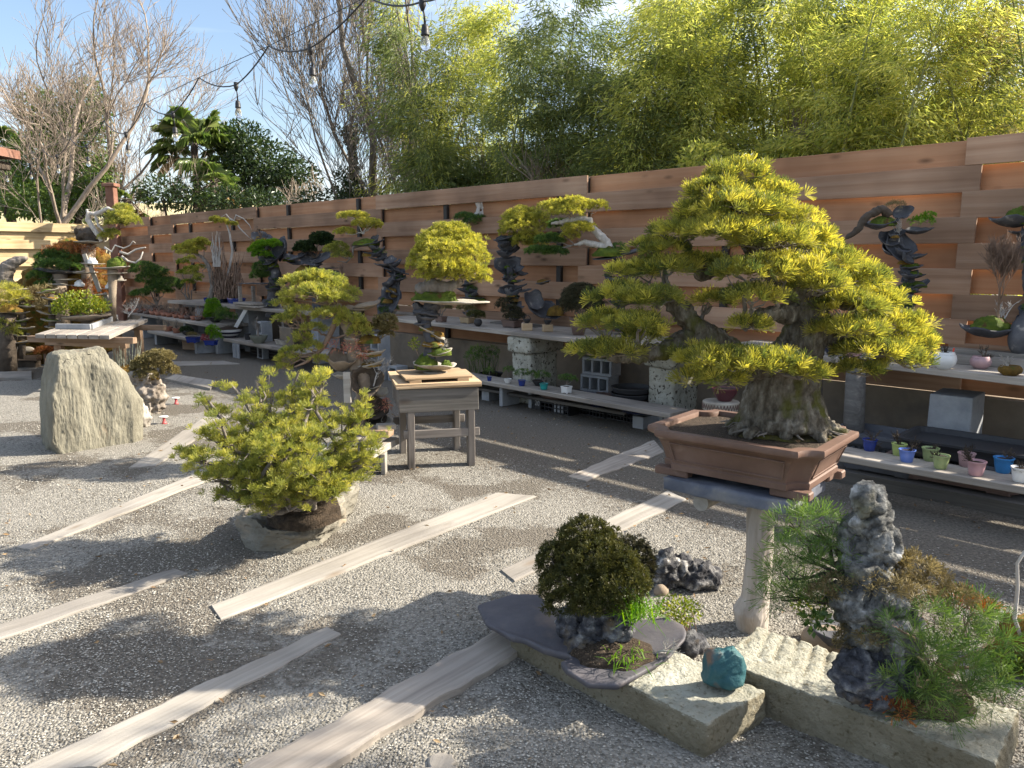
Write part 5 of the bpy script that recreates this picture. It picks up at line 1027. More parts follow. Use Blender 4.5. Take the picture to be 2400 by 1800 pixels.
def small(name, label, x, yb, wpx, hpx, z, mt, kind, plant_=None, group=None, cat='bonsai', rz=None, depth=.7, fol=None, folm=None, L=.018, k=12, w=.004, dens=.5, twig_h=0, twm=None, p=None, lean=(0, 0)):
    """pot seen at pixel column x, its foot at pixel row yb on a surface at height z; fol: foliage domes in pixels"""
    SEED[0] += 1; p = Vector(p if p is not None else G(x, yb, z)); r = wpx / 2 * mpp(p.y); h = hpx * mpp(p.y)
    p = p + Vector((0, r * (.5 if kind == 'rect' else .6), 0)); root = empty(name, p, label, cat, group)
    if kind == 'rect': pot_rect(root, p, r, r * depth, h, mt, FENCE_ROT + math.pi if rz is None else rz)
    elif kind: pot_round(root, p, r, h, mt, kind)
    top = p + Vector((0, 0, h * .9))
    if fol:
        cs = pads(root, [(fx, fy, frx, frz, (q[0] if q else 0)) for fx, fy, frx, frz, *q in fol], p.y, L, k, folm or m_needle_g, dens=dens, w=w, spread=1.25, low=-.3, name='foliage')
        limbs(root, cs, [top, top + Vector((0, 0, .02))], twm or m_bark_gr, r0=max(.004, r * .11), r1=.002, sub=2, seed=SEED[0])
    if twig_h: twigs(root, top - Vector((0, 0, .01)), twig_h, max(.003, r * .14), twm or m_twig, SEED[0], lean=lean)
    return root
UZ = UP_Z + .001
# ---- upper bench, middle
small('potted_bonsai', 'tiny olive bonsai in a small red brown rectangular pot beside the yellow pine plate', 1033, 755, 28, 13, UZ, m_brn, 'rect', fol=[(1046, 720, 14, 9), (1030, 722, 8, 5)], folm=m_cush)
small('potted_bonsai', 'pale olive cushion bonsai in a tan oval pot on the upper bench', 1095, 758, 36, 14, UZ, m_tan, 'rect', fol=[(1088, 722, 18, 10), (1102, 725, 12, 8)], folm=m_cush)
small('potted_bonsai', 'brown leaved cushion bonsai in a little round black pot at the bench edge', 1120, 765, 20, 16, UZ, m_dark, 'ball', fol=[(1115, 737, 20, 9), (1126, 742, 12, 6)], folm=m_cyp)
small('potted_bonsai', 'two tier dark cypress bonsai in a brown footed pot on the upper bench', 1200, 768, 47, 17, UZ, m_brn, 'rect', fol=[(1188, 716, 24, 18, .1), (1206, 742, 24, 12, -.05), (1198, 728, 22, 12)], folm=m_cyp_dark)
for (x0, y0, dx, lab1, lab2) in ((1235, 775, 23, 'pale cut wood cube on the upper bench, the left of two', 'tiny dark basket pot on the left wood cube'), (1284, 778, 23, 'pale cut wood cube with a dark knot, the right of two on the bench', 'tiny dark basket pot on the right wood cube')):
    p = Vector(G(x0, y0, UZ)); s = dx * mpp(p.y); p += Vector((0, s / 2, 0)); c = MB().box((0, 0, 0), (s, s, s * .72), jit=.002).build('wood_cube', m_ply, loc=(p.x, p.y, UZ + s * .36), rot=(0, 0, .1), bevel=.003); tag(c, lab1, 'wood block', 'wood cubes on the bench')
    pp = (p.x, p.y - .02, UZ + s * .72 + .003); r_ = empty('basket_pot', pp, lab2, 'pot', 'basket pots'); pot_round(r_, Vector(pp), .044, .045, m_dark, 'bowl'); MB().tube([Vector(pp) + Vector((.04 * math.cos(t), 0, .042 + .045 * math.sin(t))) for t in [math.pi * i / 10 for i in range(11)]], .0035, 6).build('handle', m_dark, r_)
small('potted_bonsai', 'large round dark cypress ball in a tapered brown pot on the upper bench', 1357, 786, 46, 42, UZ, m_brn, 'taper', fol=[(1362, 690, 36, 24), (1342, 712, 28, 26, -.05), (1385, 712, 28, 28, .02), (1362, 722, 38, 24, -.1), (1362, 700, 44, 34, .08)], folm=m_cyp_dark, L=.022, k=14, dens=.7)
small('potted_bonsai', 'small blue green pine in a brown dish at the left end of the upper bench', 912, 740, 34, 10, UZ, m_shell, 'bowl', fol=[(910, 708, 18, 12), (918, 722, 16, 10), (900, 724, 12, 8)], folm=m_needle_g, L=.022)
small('potted_bonsai', 'loose needled pine sapling leaning beside the round cypress ball', 1318, 752, 26, 10, UZ, m_dark, 'bowl', fol=[(1320, 683, 16, 10), (1300, 690, 14, 8), (1318, 700, 16, 10)], folm=m_needle_g, L=.03, dens=.35)
# boards lying on the bench
for i, (x0, y0, x1, y1, th, lab) in enumerate(((905, 735, 1000, 742, .02, 'short grey board lying on the left end of the upper bench'), (1000, 735, 1166, 738, .05, 'dark slatted rack lying on the upper bench behind the little pots'), (1145, 757, 1250, 768, .016, 'thin dark board under the brown footed pot'))):
    a_, b_ = Vector(G(x0, y0, UZ)), Vector(G(x1, y1, UZ)); ex = (b_ - a_).normalized(); c = (a_ + b_) / 2 + Vector((-ex.y, ex.x, 0)) * .12; o = MB().box((0, 0, 0), ((b_ - a_).length, .2, th), jit=.002).build('board', (m_grey, m_dwood, m_dwood)[i], loc=(c.x, c.y, UZ + th / 2 - .0005), rot=(0, 0, math.atan2(ex.y, ex.x)), bevel=.003); tag(o, lab, 'board')
# ---- flake towers
def tower(label, base_px, z, Y, flakes, core=None, mosses=(), name='flake_tower', cat='bonsai', core_mat=None):
    p = PV(base_px[0], base_px[1], Y); p.z = z; root = empty(name, p, label, cat, 'stone flake towers')
    for i, fk in enumerate(flakes):
        x, y, rx, cup, tx_, ty_ = fk[:6]; fl(root, x, y, rx, cup=cup, tilt=(tx_, ty_), mt=(fk[6] if len(fk) > 6 else m_slate), Y=Y, th=.016, ry=(fk[7] if len(fk) > 7 else None), dy=(fk[8] if len(fk) > 8 else 0), seed=i * 3.1 + base_px[0])
    if core:
        mb = MB().tube([PV(x, y, Y + .02) for x, y, r_ in core], [.68 * r_ * mpp(Y) for *_, r_ in core], 10).mesh('core_rock'); link('core_rock', solid(mb, .012, [(16, .010), (40, .005)], ridged=True), core_mat or m_slate, root, world_co=True)
        rt = random.Random(int(base_px[0]))
        for i in range(len(core) - 1):
            for k_ in range(3):
                u = rt.random(); x = core[i][0] * (1 - u) + core[i + 1][0] * u + rt.uniform(-8, 8); y = core[i][1] * (1 - u) + core[i + 1][1] * u; rx = rt.uniform(11, 22)
                fl(root, x, y, rx, cup=rt.uniform(.02, .07), tilt=(rt.uniform(-.2, .9), rt.uniform(-.7, .7)), mt=m_slate, Y=Y, th=.012, dy=rt.uniform(-.10, .04), seed=rt.random() * 40, ry=rx * rt.uniform(.5, .9), rough=.26)
                if rt.random() < .3: moss(root, PV(x, y - 1, Y - .06), rx * .6 * mpp(Y), rx * .5 * mpp(Y), rx * .4 * mpp(Y), m_moss if rt.random() < .5 else m_moss_br)
                elif rt.random() < .25: pads(root, [(x, y - 4, rx * .7, rx * .5, -.06)], Y, .026, 10, m_needle_g, dens=.35, w=.004, name='fern')
    for (x, y, rx, rz, mt) in mosses: moss(root, PV(x, y, Y), rx * mpp(Y), rx * .8 * mpp(Y), rz * mpp(Y), mt)
    return root
YJ = YV(1200, 640, .55)
J = tower('twisted slate flake tower carrying a round yellow green pine dome', (1205, 745), UP_Z, YJ, [(1183, 562, 24, .03, .2, -.25, m_slate, None), (1195, 570, 26, -.04, .9, .3), (1176, 572, 18, .02, 0, .35), (1190, 606, 20, .02, 0, -.12), (1186, 636, 34, .16, 1.0, .15, m_slate, 24), (1214, 642, 18, .05, .4, .5), (1192, 682, 30, .08, 1.35, .1, m_slate, 12), (1212, 660, 18, .01, .1, -.2), (1218, 672, 18, .01, .1, -.3), (1225, 682, 20, .01, .1, -.15), (1272, 664, 18, .02, 0, -.2), (1248, 706, 26, .05, 1.1, .5, m_slate, 24), (1275, 738, 42, .08, .6, .25, m_slate, 30)],
          core=[(1205, 748, 16), (1205, 710, 12), (1200, 680, 10), (1192, 640, 9), (1184, 600, 8), (1186, 565, 12)], mosses=((1230, 562, 38, 14, m_moss), (1272, 662, 14, 7, m_moss_br), (1302, 738, 20, 22, m_moss_br)))
cs = pads(J, [(1225, 510, 42, 22), (1198, 528, 26, 24), (1250, 525, 34, 28, -.05), (1222, 535, 44, 26, -.12), (1238, 560, 34, 18, -.12), (1225, 572, 26, 12, -.08), (1256, 572, 22, 12, -.05), (1190, 548, 18, 18, .04)], YJ, .034, 20, m_needle_y, dens=.5, w=.0045, spread=1.0); limbs(J, cs, [PV(1215, 562, YJ)], m_bark_gr, r0=.008, r1=.003, sub=2)
YK = YV(1440, 620, .5)
K = tower('tower of dark flakes with a long horizontal driftwood pine reaching left', (1455, 760), UP_Z, YK, [(1430, 604, 36, .01, .1, -.15), (1480, 592, 34, .02, .1, -.25), (1460, 615, 26, .02, .1, .2), (1444, 628, 18, .02, 0, .5), (1470, 640, 22, .02, .1, -.4), (1440, 664, 24, .06, .1, .1), (1460, 690, 26, .03, .1, -.2), (1450, 715, 28, .04, .1, .15), (1455, 742, 30, .03, 0, 0)],
          core=[(1455, 775, 18), (1455, 730, 12), (1458, 690, 12), (1460, 650, 12), (1450, 610, 14)], mosses=((1425, 600, 34, 22, m_moss), (1436, 662, 16, 12, m_moss_br)))
mb = MB().tube([PV(x, y, YK) for x, y in ((1432, 590), (1420, 566), (1400, 545), (1384, 530), (1383, 516), (1362, 512), (1335, 516), (1310, 522), (1292, 524))], [.045, .042, .034, .030, .03, .028, .024, .016, .008], 10).tube([PV(x, y, YK) for x, y in ((1425, 580), (1400, 574), (1370, 568), (1345, 574))], [.035, .03, .022, .006], 8).mesh('trunk'); link('trunk', solid(mb, .009, [(20, .008), (50, .004)], ridged=True), m_dead, K, world_co=True)
cs = pads(K, [(1300, 488, 34, 18), (1345, 484, 40, 20, -.05), (1390, 486, 30, 16), (1330, 500, 40, 16, -.1), (1355, 538, 34, 16, -.05), (1338, 555, 22, 14), (1375, 535, 20, 12)], YK, .030, 18, m_needle_y, dens=.55, w=.0045, spread=1.0); limbs(K, cs, [PV(1383, 518, YK), PV(1345, 515, YK), PV(1400, 548, YK), PV(1315, 520, YK)], m_bark, r0=.007, r1=.0025, sub=4)
cs = pads(K, [(1290, 565, 30, 16, .12), (1265, 590, 32, 12, .1), (1300, 592, 28, 12, .1), (1310, 530, 22, 14, .12)], YK, .030, 18, m_needle_g, dens=.8, w=.0045, name='green_pad'); limbs(K, cs, [PV(1345, 574, YK), PV(1360, 560, YK)], m_bark_gr, r0=.006, r1=.0025, sub=3, name='lower_branches')
pads(K, [(1448, 588, 22, 16)], YK, .03, 14, m_needle_g, dens=.5, w=.004, name='tuft')
# small tower behind the yellow pine, with a crooked dead trunk
YI = YV(1035, 600, .35)
I = tower('green pine with a looped grey dead trunk behind the domed yellow pine', (1105, 735), UP_Z, YI, [(1095, 668, 26, .03, 0, -.2), (1092, 684, 24, .03, 0, .2), (1110, 700, 30, .02, 0, 0), (1095, 655, 22, .03, .2, .4)], core=[(1105, 740, 14), (1100, 700, 12), (1096, 670, 10), (1095, 620, 8), (1085, 560, 6)], mosses=((1118, 710, 30, 14, m_moss),))
mb = MB().tube([PV(x, y, YI) for x, y in ((1085, 560), (1075, 535), (1098, 515), (1118, 505), (1122, 485), (1116, 470), (1124, 470), (1132, 490), (1130, 505), (1112, 500), (1120, 495), (1134, 502), (1135, 515))], [.03, .028, .026, .024, .026, .022, .02, .018, .018, .018, .018, .015, .006], 8).mesh('deadwood'); link('deadwood', solid(mb, .008, [(20, .006)], ridged=True), m_dead, I, world_co=True)
pads(I, [(1090, 510, 24, 10), (1112, 520, 26, 14, -.05), (1130, 525, 16, 10)], YI, .034, 16, m_needle_g, dens=.8, w=.004)
# leaning tower with flat yellow pads (left of the domed pine)
YL = YV(900, 620, .6)
Lw = tower('leaning black flake tower with flat yellow pine pads at its top', (925, 735), UP_Z, YL, [(868, 574, 32, .03, .1, -.2), (880, 568, 16, .05, .6, -.6), (872, 595, 22, .02, .1, .1), (884, 608, 20, .02, 0, .1), (898, 623, 20, .02, 0, .1), (915, 632, 22, .03, .2, .2), (928, 645, 22, .02, .2, .3), (918, 690, 26, .03, 1.2, -.5, m_slate, 44), (905, 720, 24, .03, 1.2, -.4, m_slate, 30)],
           core=[(905, 745, 16), (915, 710, 15), (925, 670, 14), (934, 648, 10), (918, 622, 9), (892, 596, 9), (872, 576, 10)], mosses=((858, 574, 30, 14, m_moss), (866, 600, 18, 8, m_moss_br)))
cs = pads(Lw, [(828, 508, 34, 11), (858, 526, 34, 13, -.05), (810, 546, 23, 11, 0), (868, 532, 20, 10, .05)], YL, .030, 18, m_needle_y, dens=.6, w=.0045, spread=1.0); limbs(Lw, cs, [PV(862, 562, YL), PV(852, 548, YL)], m_dead, r0=.010, r1=.003, sub=5)
cs = pads(Lw, [(776, 588, 18, 13), (795, 582, 20, 14, .05), (802, 600, 22, 12)], YL, .03, 16, m_needle_o, dens=.6, w=.004, name='hanging_pad'); limbs(Lw, cs, [PV(830, 590, YL), PV(822, 605, YL)], m_bark_gr, r0=.008, r1=.003, sub=5, name='hanging_branches')
MB().tube([PV(x, y, YL) for x, y in ((858, 572), (828, 580), (826, 600), (812, 615), (790, 612))], [.02, .018, .014, .010, .005], 8).build('hanging_limb', m_bark_gr, Lw, smooth=True)
# cloud tree and the fin rock further left
YM = YV(720, 600, .7)
Mw = tower('dark green cloud shaped juniper on a cluster of slate plates', (745, 735), UP_Z, YM, [(700, 605, 24, .03, .2, -.3), (730, 612, 30, .05, .7, .2), (755, 606, 26, .03, .6, -.3), (768, 628, 24, .005, 0, 0), (765, 645, 16, .03, .7, -.4), (785, 645, 16, .03, .9, .4), (785, 660, 20, .02, .3, 0), (735, 650, 36, .04, 1.1, .2), (745, 690, 36, .03, 0, 0)], core=[(745, 740, 20), (745, 690, 16), (742, 650, 16), (735, 610, 12)], mosses=((716, 636, 22, 14, m_moss_br),))
cs = pads(Mw, [(755, 556, 24, 12), (768, 570, 16, 10), (742, 568, 16, 10, -.05), (712, 578, 20, 13), (726, 584, 14, 9, -.05), (700, 584, 12, 8)], YM, .022, 14, m_leaf_dk, dens=.9, w=.009, low=-.4); limbs(Mw, cs, [PV(738, 604, YM)], m_bark_dk, r0=.010, r1=.004, sub=2)
twigs(Mw, PV(800, 650, YM), .35, .006, m_twig, 5, spread=.6, lean=(.5, 0), name='bare_twig')
YN = YV(640, 620, .8)
Nw = tower('upturned grey slate fin with bright green pine beside it', (640, 735), UP_Z, YN, [(650, 600, 42, .12, .9, -.55, m_slate, 34), (668, 585, 26, .06, 1.2, -.9, m_slate, 30), (612, 560, 22, .05, .9, .3), (680, 606, 24, .03, .3, .2), (690, 618, 22, .03, .2, .2), (608, 664, 46, .005, 0, 0, m_slate, 30), (665, 655, 20, .02, .2, .3)], core=[(640, 742, 24), (640, 690, 18), (645, 640, 18), (632, 600, 16), (612, 566, 18)], mosses=((608, 574, 22, 18, m_moss_br), (676, 612, 14, 8, m_moss)))
cs = pads(Nw, [(618, 576, 22, 12, -.1), (640, 572, 18, 10, -.1), (600, 588, 18, 12, -.1), (612, 598, 20, 12, -.12)], YN, .034, 18, m_grass, dens=.7, w=.006); limbs(Nw, cs, [PV(622, 600, YN)], m_bark_gr, r0=.007, r1=.003, sub=2)
pads(Nw, [(612, 630, 20, 16), (606, 648, 20, 14), (625, 645, 16, 12)], YN, .034, 16, m_needle_g, dens=.7, w=.005, name='green_pad')
twigs(Nw, PV(612, 560, YN), .32, .005, m_twig, 15, levels=3, spread=.5, up=.3, name='bare_twigs')
MB().tube([PV(x, y, YN) for x, y in ((655, 735), (650, 690), (643, 662), (650, 640))], [.010, .008, .006, .004], 6).build('dry_stem', m_dead, Nw, smooth=True)
# bench under those towers
upl, *_ = shelf('bench', 'upper plank bench at the left behind the flake towers', FP(9.3, 1.15, UP_Z), FP(4.3, 1.0, UP_Z), .85, .05, UP_Z, m_grey, 2, 'bench')
for t_ in (4.6, 6.8, 9.0):
    lp = local(upl, FP(t_, .65, 0)); MB().box((0, 0, (UP_Z - .06) / 2), (.19, .39, UP_Z - .062)).build('block_leg', m_block, upl, loc=(lp.x, lp.y, 0), bevel=.006)

# ---- dead brown bush, arching dead pine and companions in blue pots, on the far upper shelf
ZF = .50
far_up, *_ = shelf('shelf', 'upper tier of the far plank shelf crowded with bare seedlings', G(290, 729, ZF), G(500, 762, ZF), .75, .05, ZF, m_grey, 3)
far_lo, *_ = shelf('shelf', 'lower tier of the far plank shelf with terracotta pots', G(345, 774, .27), G(452, 795, .27), .55, .05, .27, m_grey, 2)
mid_lo, *_ = shelf('low_shelf', 'low plank shelf in the left middle with an oval stone pot', G(522, 793, .28), G(760, 833, .28), .42, .05, .28, m_grey, 1)
for (rt, px, py, zt) in ((far_up, 320, 735, ZF), (far_up, 420, 750, ZF), (far_up, 492, 761, ZF), (far_lo, 352, 775, .27), (far_lo, 445, 793, .27)):
    lp = local(rt, G(px, py, zt)); MB().box((0, 0, (zt - .052) / 2), (.10, .39, zt - .054)).build('block_leg', m_block, rt, loc=(lp.x, lp.y + (.28 if world_mat(rt).to_3x3() @ Vector((0, 1, 0)) @ Vector((*-FN, 0)) > 0 else -.28), 0), bevel=.005)
YO = YV(530, 713, .75); ZO = float(A(530, 716, YO)[2]); GO = lambda x, y: PV(x, 716, YO + (530 - x) * .004).xy.to_3d() + Vector((0, 0, ZO))
o1 = empty('dead_bush_planting', tuple(GO(552, 716)), 'tall brown dead brush with pale splintered tips in a navy oval pot', 'bonsai')
pp = Vector(GO(555, 714)); pot_rect(o1, pp, .20, .14, .14, m_bluep, FENCE_ROT, corner=.9)
mb = MB(); rn = random.Random(8)
for i in range(150):
    x0 = rn.uniform(508, 560); x1 = 535 + (x0 - 535) * rn.uniform(.8, 1.6); yt = rn.choice((rn.uniform(600, 660), rn.uniform(620, 690), rn.uniform(545, 620) if x1 < 525 or x1 > 545 else 640)); d = rn.uniform(-.2, .2)
    mb.tube(wander(PV(x0, 700, YO + d * .5), PV(x1, yt, YO + d), 5, .14), [.012, .011, .010, .008, .005, .002], 4, cap=False)
mb.build('dead_stems', m_twig, o1, smooth=True)
mb = MB()
for i in range(16): x0 = rn.uniform(498, 516); mb.tube(wander(PV(x0, 625, YO - .1), PV(x0 + rn.uniform(-8, 6), rn.uniform(540, 590), YO - .1), 4, .05), [.014, .012, .010, .006, .002], 5, cap=False)
mb.build('pale_splinters', m_dead, o1, smooth=True)
o2 = empty('arching_pine', tuple(GO(487, 712)), 'leaning grey pine with a yellow pad, in a navy pot left of the dead brush', 'bonsai')
pot_round(o2, Vector(GO(487, 716)) + Vector((0, .08, 0)), .105, .13, m_bluep, 'taper')
mb = MB().tube([PV(x, y, YO) for x, y in ((492, 700), (500, 670), (494, 640), (488, 622), (475, 604), (458, 594), (440, 588))], [.045, .05, .04, .032, .024, .016, .008], 9).mesh('trunk'); link('trunk', solid(mb, .01, [(16, .010)], ridged=True), m_bark_gr, o2, world_co=True)
cs = pads(o2, [(430, 582, 20, 9), (452, 574, 22, 10), (470, 566, 14, 8), (440, 592, 22, 8, -.05), (462, 584, 16, 7, -.05), (486, 575, 10, 6)], YO, .034, 18, m_needle_y, dens=.8, w=.005); limbs(o2, cs, [PV(458, 594, YO), PV(475, 604, YO)], m_bark_gr, r0=.008, r1=.003, sub=3)
cs = pads(o2, [(446, 606, 12, 7, .2), (470, 628, 14, 8, .15), (450, 642, 14, 10, .2), (466, 650, 10, 8, .1)], YO, .034, 14, m_needle_o, dens=.5, w=.005, name='lower_pad'); limbs(o2, cs, [PV(488, 622, YO)], m_bark_gr, r0=.006, r1=.003, sub=2, name='lower_branches')
o3 = empty('arching_deadwood_pine', tuple(GO(575, 716)), 'white arching deadwood with a thin yellow pine pad above the dead brush', 'bonsai')
pot_rect(o3, Vector(GO(520, 716)) + Vector((0, .1, 0)), .12, .10, .12, m_navy, FENCE_ROT, corner=.6)
MB().tube([PV(x, y, YO + .05) for x, y in ((522, 700), (535, 640), (545, 590), (538, 545), (532, 528), (540, 512), (552, 520), (562, 535), (575, 548), (588, 560))], [.03, .026, .022, .018, .016, .016, .014, .012, .010, .004], 8).tube([PV(x, y, YO + .05) for x, y in ((545, 520), (530, 502), (516, 510))], [.012, .01, .004], 6).tube([PV(x, y, YO + .05) for x, y in ((548, 520), (553, 504), (570, 512), (585, 528), (590, 540))], [.012, .012, .010, .007, .003], 6).build('trunk', m_dead, o3, smooth=True)
cs = pads(o3, [(505, 516, 12, 8), (522, 520, 16, 7), (545, 526, 12, 6)], YO + .05, .032, 18, m_needle_y, dens=.9, w=.005)
# navy pots stand on a plank
pl, *_ = shelf('shelf', 'short raised board under the navy pots of the dead brush', GO(455, 0) + Vector((*FN, 0)) * .22, GO(600, 0) + Vector((*FN, 0)) * .22, .46, .03, ZO - .001, m_dwood, 1)
for x_ in (480, 575):
    lp = local(pl, GO(x_, 0)); MB().box((0, 0, (ZO - .034) / 2), (.19, .3, ZO - .036)).build('block_leg', m_block, pl, loc=(lp.x, lp.y, 0))
ZF1 = ZF + .001
pF = lambda x, v: FP(*(lambda Y: (TV(A(x, 700, Y))[0], v))(YV(x, 700, v)), ZF1)
small('potted_bonsai', 'dark spreading green pine in a dark shallow pot on the far shelf', 350, 0, 30, 12, ZF1, m_dark, 'bowl', p=pF(362, .75), fol=[(335, 632, 30, 18), (365, 640, 26, 16, -.1), (350, 655, 30, 16, .1), (390, 668, 40, 18), (370, 682, 34, 12, -.1), (328, 690, 20, 10)], folm=m_needle_g, L=.04, k=16, w=.006, dens=.6)
small('potted_bonsai', 'sparse yellow green sapling in a red clay rectangular pot on the far shelf', 436, 0, 40, 17, ZF1, m_terra, 'rect', p=pF(436, .85), fol=[(428, 615, 14, 8), (446, 632, 16, 8), (462, 655, 10, 8), (440, 662, 14, 7), (425, 640, 10, 6)], folm=m_leaf_y, L=.03, k=10, w=.010, dens=.4, cat='bonsai')
# seedlings in rows
SG = 'bare seedlings on the far shelf'
rn = random.Random(31)
for row, (v_, n_) in enumerate(((1.22, 13), (1.05, 13), (.88, 12))):
    for i in range(n_):
        x = 300 + i * (178 / n_) + row * 6 + rn.uniform(-2, 2); p = pF(x, v_); p = Vector(p)
        r_ = empty('seedling_pot', p, ('bare twiggy seedling in a terracotta pot, front row of the far shelf', 'bare twiggy seedling in a terracotta pot, middle row of the far shelf', 'bare twiggy seedling in a terracotta pot, back row of the far shelf')[row], 'seedling', SG); h = rn.uniform(.05, .075)
        MB().lathe([(.05, 0), (.07, h), (.06, h), (.055, h * .9)], c=p, seg=10).build('pot', m_terra if rn.random() < .7 else m_brn, r_, smooth=True)
        mb = MB()
        for s in range(7): a_ = rn.uniform(0, 6.28); e = p + Vector((math.cos(a_) * rn.uniform(.03, .11), math.sin(a_) * rn.uniform(.03, .11), h + rn.uniform(.08, .22))); mb.tube(wander(p + Vector((0, 0, h * .9)), e, 3, .2), [.006, .005, .004, .002], 3, cap=False)
        mb.build('twigs', m_twig if rn.random() < .6 else m_bark_gr, r_)
for (x, y, lab) in ((392, 777, 'terracotta pot with a gnarled stump, left of two on the far lower tier'), (412, 781, 'terracotta pot with a gnarled stump, right of two on the far lower tier')): small('potted_bonsai', lab, x, y, 22, 11, .271, m_terra, 'cup', twig_h=.26, twm=m_bark_gr)
small('potted_bonsai', 'small terracotta pot with bare stems at the left end of the far lower tier', 372, 772, 17, 9, .271, m_terra, 'cup', twig_h=.30, twm=m_bark_gr)
small('potted_bonsai', 'low dark green cushion plant at the right end of the far lower tier', 436, 786, 22, 7, .271, m_dark, 'bowl', fol=[(436, 774, 14, 9)], folm=m_leaf_dk, L=.02, w=.008)
small('potted_bonsai', 'bright green shaggy pine mound on the right end of the far shelf', 502, 756, 30, 9, ZF1, m_dark, 'bowl', fol=[(500, 715, 16, 14), (505, 728, 20, 14, -.05), (496, 738, 16, 12)], folm=m_grass, L=.03, k=16, w=.005, dens=.7)
# timber block with two blue pots
p = Vector(G(468, 822)); q_ = Vector(G(520, 831)); 
tbk = tag(MB().box((0, 0, .105), (.72, .30, .21), jit=.008).build('timber_block', m_bwood, loc=tuple(Vector(G(436, 822)) + Vector((.27, .18, 0))), rot=(0, 0, R(-16)), bevel=.012), 'thick squared brown timber block on the ground carrying two blue pots', 'timber')
small('potted_bonsai', 'cobalt blue oval pot with a mossy stub, left one on the timber block', 450, 804, 30, 14, .211, m_bluep, 'rect', rz=R(-14), fol=[(450, 785, 12, 6)], folm=m_moss_fol if 'm_moss_fol' in globals() else m_cush, L=.02)
small('potted_bonsai', 'cobalt blue pot with red nandina and green pine, right one on the timber block', 492, 810, 30, 12, .211, m_bluep, 'rect', rz=R(-14), fol=[(498, 778, 16, 16), (506, 790, 12, 12)], folm=m_grass, L=.026, k=14, w=.005)
rr_ = empty('red_shrub', tuple(G(481, 809, .211)), 'small dark red leaved nandina between the two blue pots', 'plant'); P, D = blob(PV(481, 792, G(481, 809, .211)[1]), .07, .06, .06, 200); link('leaves', np_mesh('leaves', *leaves(P, unit(D + rnd_dirs(len(D), .4)), .028, .013)), foliage('red_leaf', [(.12, .01, .02), (.26, .03, .05), (.36, .08, .08)], trans=.3), rr_, world_co=True); MB().tube([G(480, 809, .212), PV(481, 795, P[:, 1].mean())], .006, 6).build('stem', m_twig, rr_)
# striped bowl
sb_ = empty('striped_bowl', tuple(G(531, 792, .29)), 'wide shallow white bowl with navy stripes at the left end of the low shelf', 'bowl')
p = Vector(G(530, 793, .285)) + Vector((0, .17, 0)); prof = [(.10, 0), (.12, .03), (.165, .065), (.19, .10), (.21, .14)]
for i in range(4): MB().lathe([(prof[i][0], prof[i][1]), (prof[i + 1][0], prof[i + 1][1] - .0008), (prof[i + 1][0] - .02, prof[i + 1][1] - .0008)], c=p, seg=28).build('stripe' if i % 2 == 0 else 'band', m_navy if i % 2 == 0 else m_whitep, sb_, smooth=False)
link('soil', mound_mesh(p + Vector((0, 0, .135)), .185, .185, .05), m_soil, sb_, world_co=True); pads(sb_, [(530, 745, 24, 14), (522, 735, 16, 14)], p.y, .03, 14, m_needle_g, dens=.4, w=.006, name='foliage')
bs = MB().box((0, 0, 0), (.06, .012, .42)).build('label_stick', m_whitep, loc=tuple(PV(565, 745, p.y - .05)), rot=(.2, .62, 0)); tag(bs, 'white board leaning at a slant above the striped bowl', 'board')
sl_ = MB().box((0, 0, .28), (.34, .06, .56)).build('concrete_slab', m_conc, loc=tuple(FP(TV(A(570, 760, 11.2))[0], 1.15)), rot=(0, 0, FENCE_ROT), bevel=.008); tag(sl_, 'dark upright concrete slab behind the low shelf', 'slab')
Z3 = .281
small('potted_bonsai', 'low oval grey green stone pot with a rough upright stump on the low shelf', 603, 806, 42, 19, Z3, m_stonep, 'bowl', twig_h=.42, twm=m_bark_gr, lean=(-.1, 0)); small('pot', 'small dark empty cup left of the oval stone pot', 579, 797, 16, 15, Z3, m_dark, 'cup', cat='pot')
small('potted_bonsai', 'cream oval tray with several slim trunks on the low shelf', 664, 810, 50, 13, Z3, m_shell, 'rect', twig_h=.48, twm=m_bark_gr, depth=.6)
# grey block cabinet and cinder blocks
def cinder(label, p, rz, s=1.0, n=3, upright=False, group='hollow blocks'):
    root = empty('hollow_block', p, label, 'block', group, rz=rz); L_, W_, H_ = .39 * s, .19 * s, .19 * s
    fr = MB(); t = .03 * s
    def bx(nm, c, sz): MB().box(c, sz).build(nm, m_block, root, world_co=False, bevel=.004)
    bx('face_shell', (0, 0, H_ / 2 - (H_ - t) / 2), (L_, W_, t)); bx('face_shell', (0, 0, H_ - t / 2), (L_, W_, t))
    for i in range(n + 1): bx('web', (-L_ / 2 + t / 2 + i * (L_ - t) / n, 0, H_ / 2), (t, W_, H_ - 2 * t - .001))
    bx('back', (0, W_ / 2 - .02, H_ / 2), (L_ - 2 * t, .02, H_ - 2 * t - .002))
    if upright: root.rotation_euler = (0, -math.pi / 2, rz)
    return root
p = Vector(FP(TV(A(1400, 880, YV(1400, 880, .35)))[0], .45)); ar = math.atan2(-FN[1], -FN[0]) - math.pi / 2
p = PV(1405, 880, YV(1405, 880, .42)); p.z = .14
cinder('hollow concrete block behind the stacked round trays, the lower of two', p, math.atan2(*(-FN)[::-1]) - math.pi / 2, 1.0); cinder('hollow concrete block behind the stacked round trays, the upper of two', p + Vector((.02, 0, .192)), math.atan2(*(-FN)[::-1]) - math.pi / 2 + .05, 1.0)
st_ = MB().box((0, 0, .07), (.5, .3, .139)).build('concrete_footing', m_conc, loc=(p.x, p.y, 0), rot=(0, 0, FENCE_ROT)); tag(st_, 'low concrete footing below the hollow blocks under the bench', 'block')
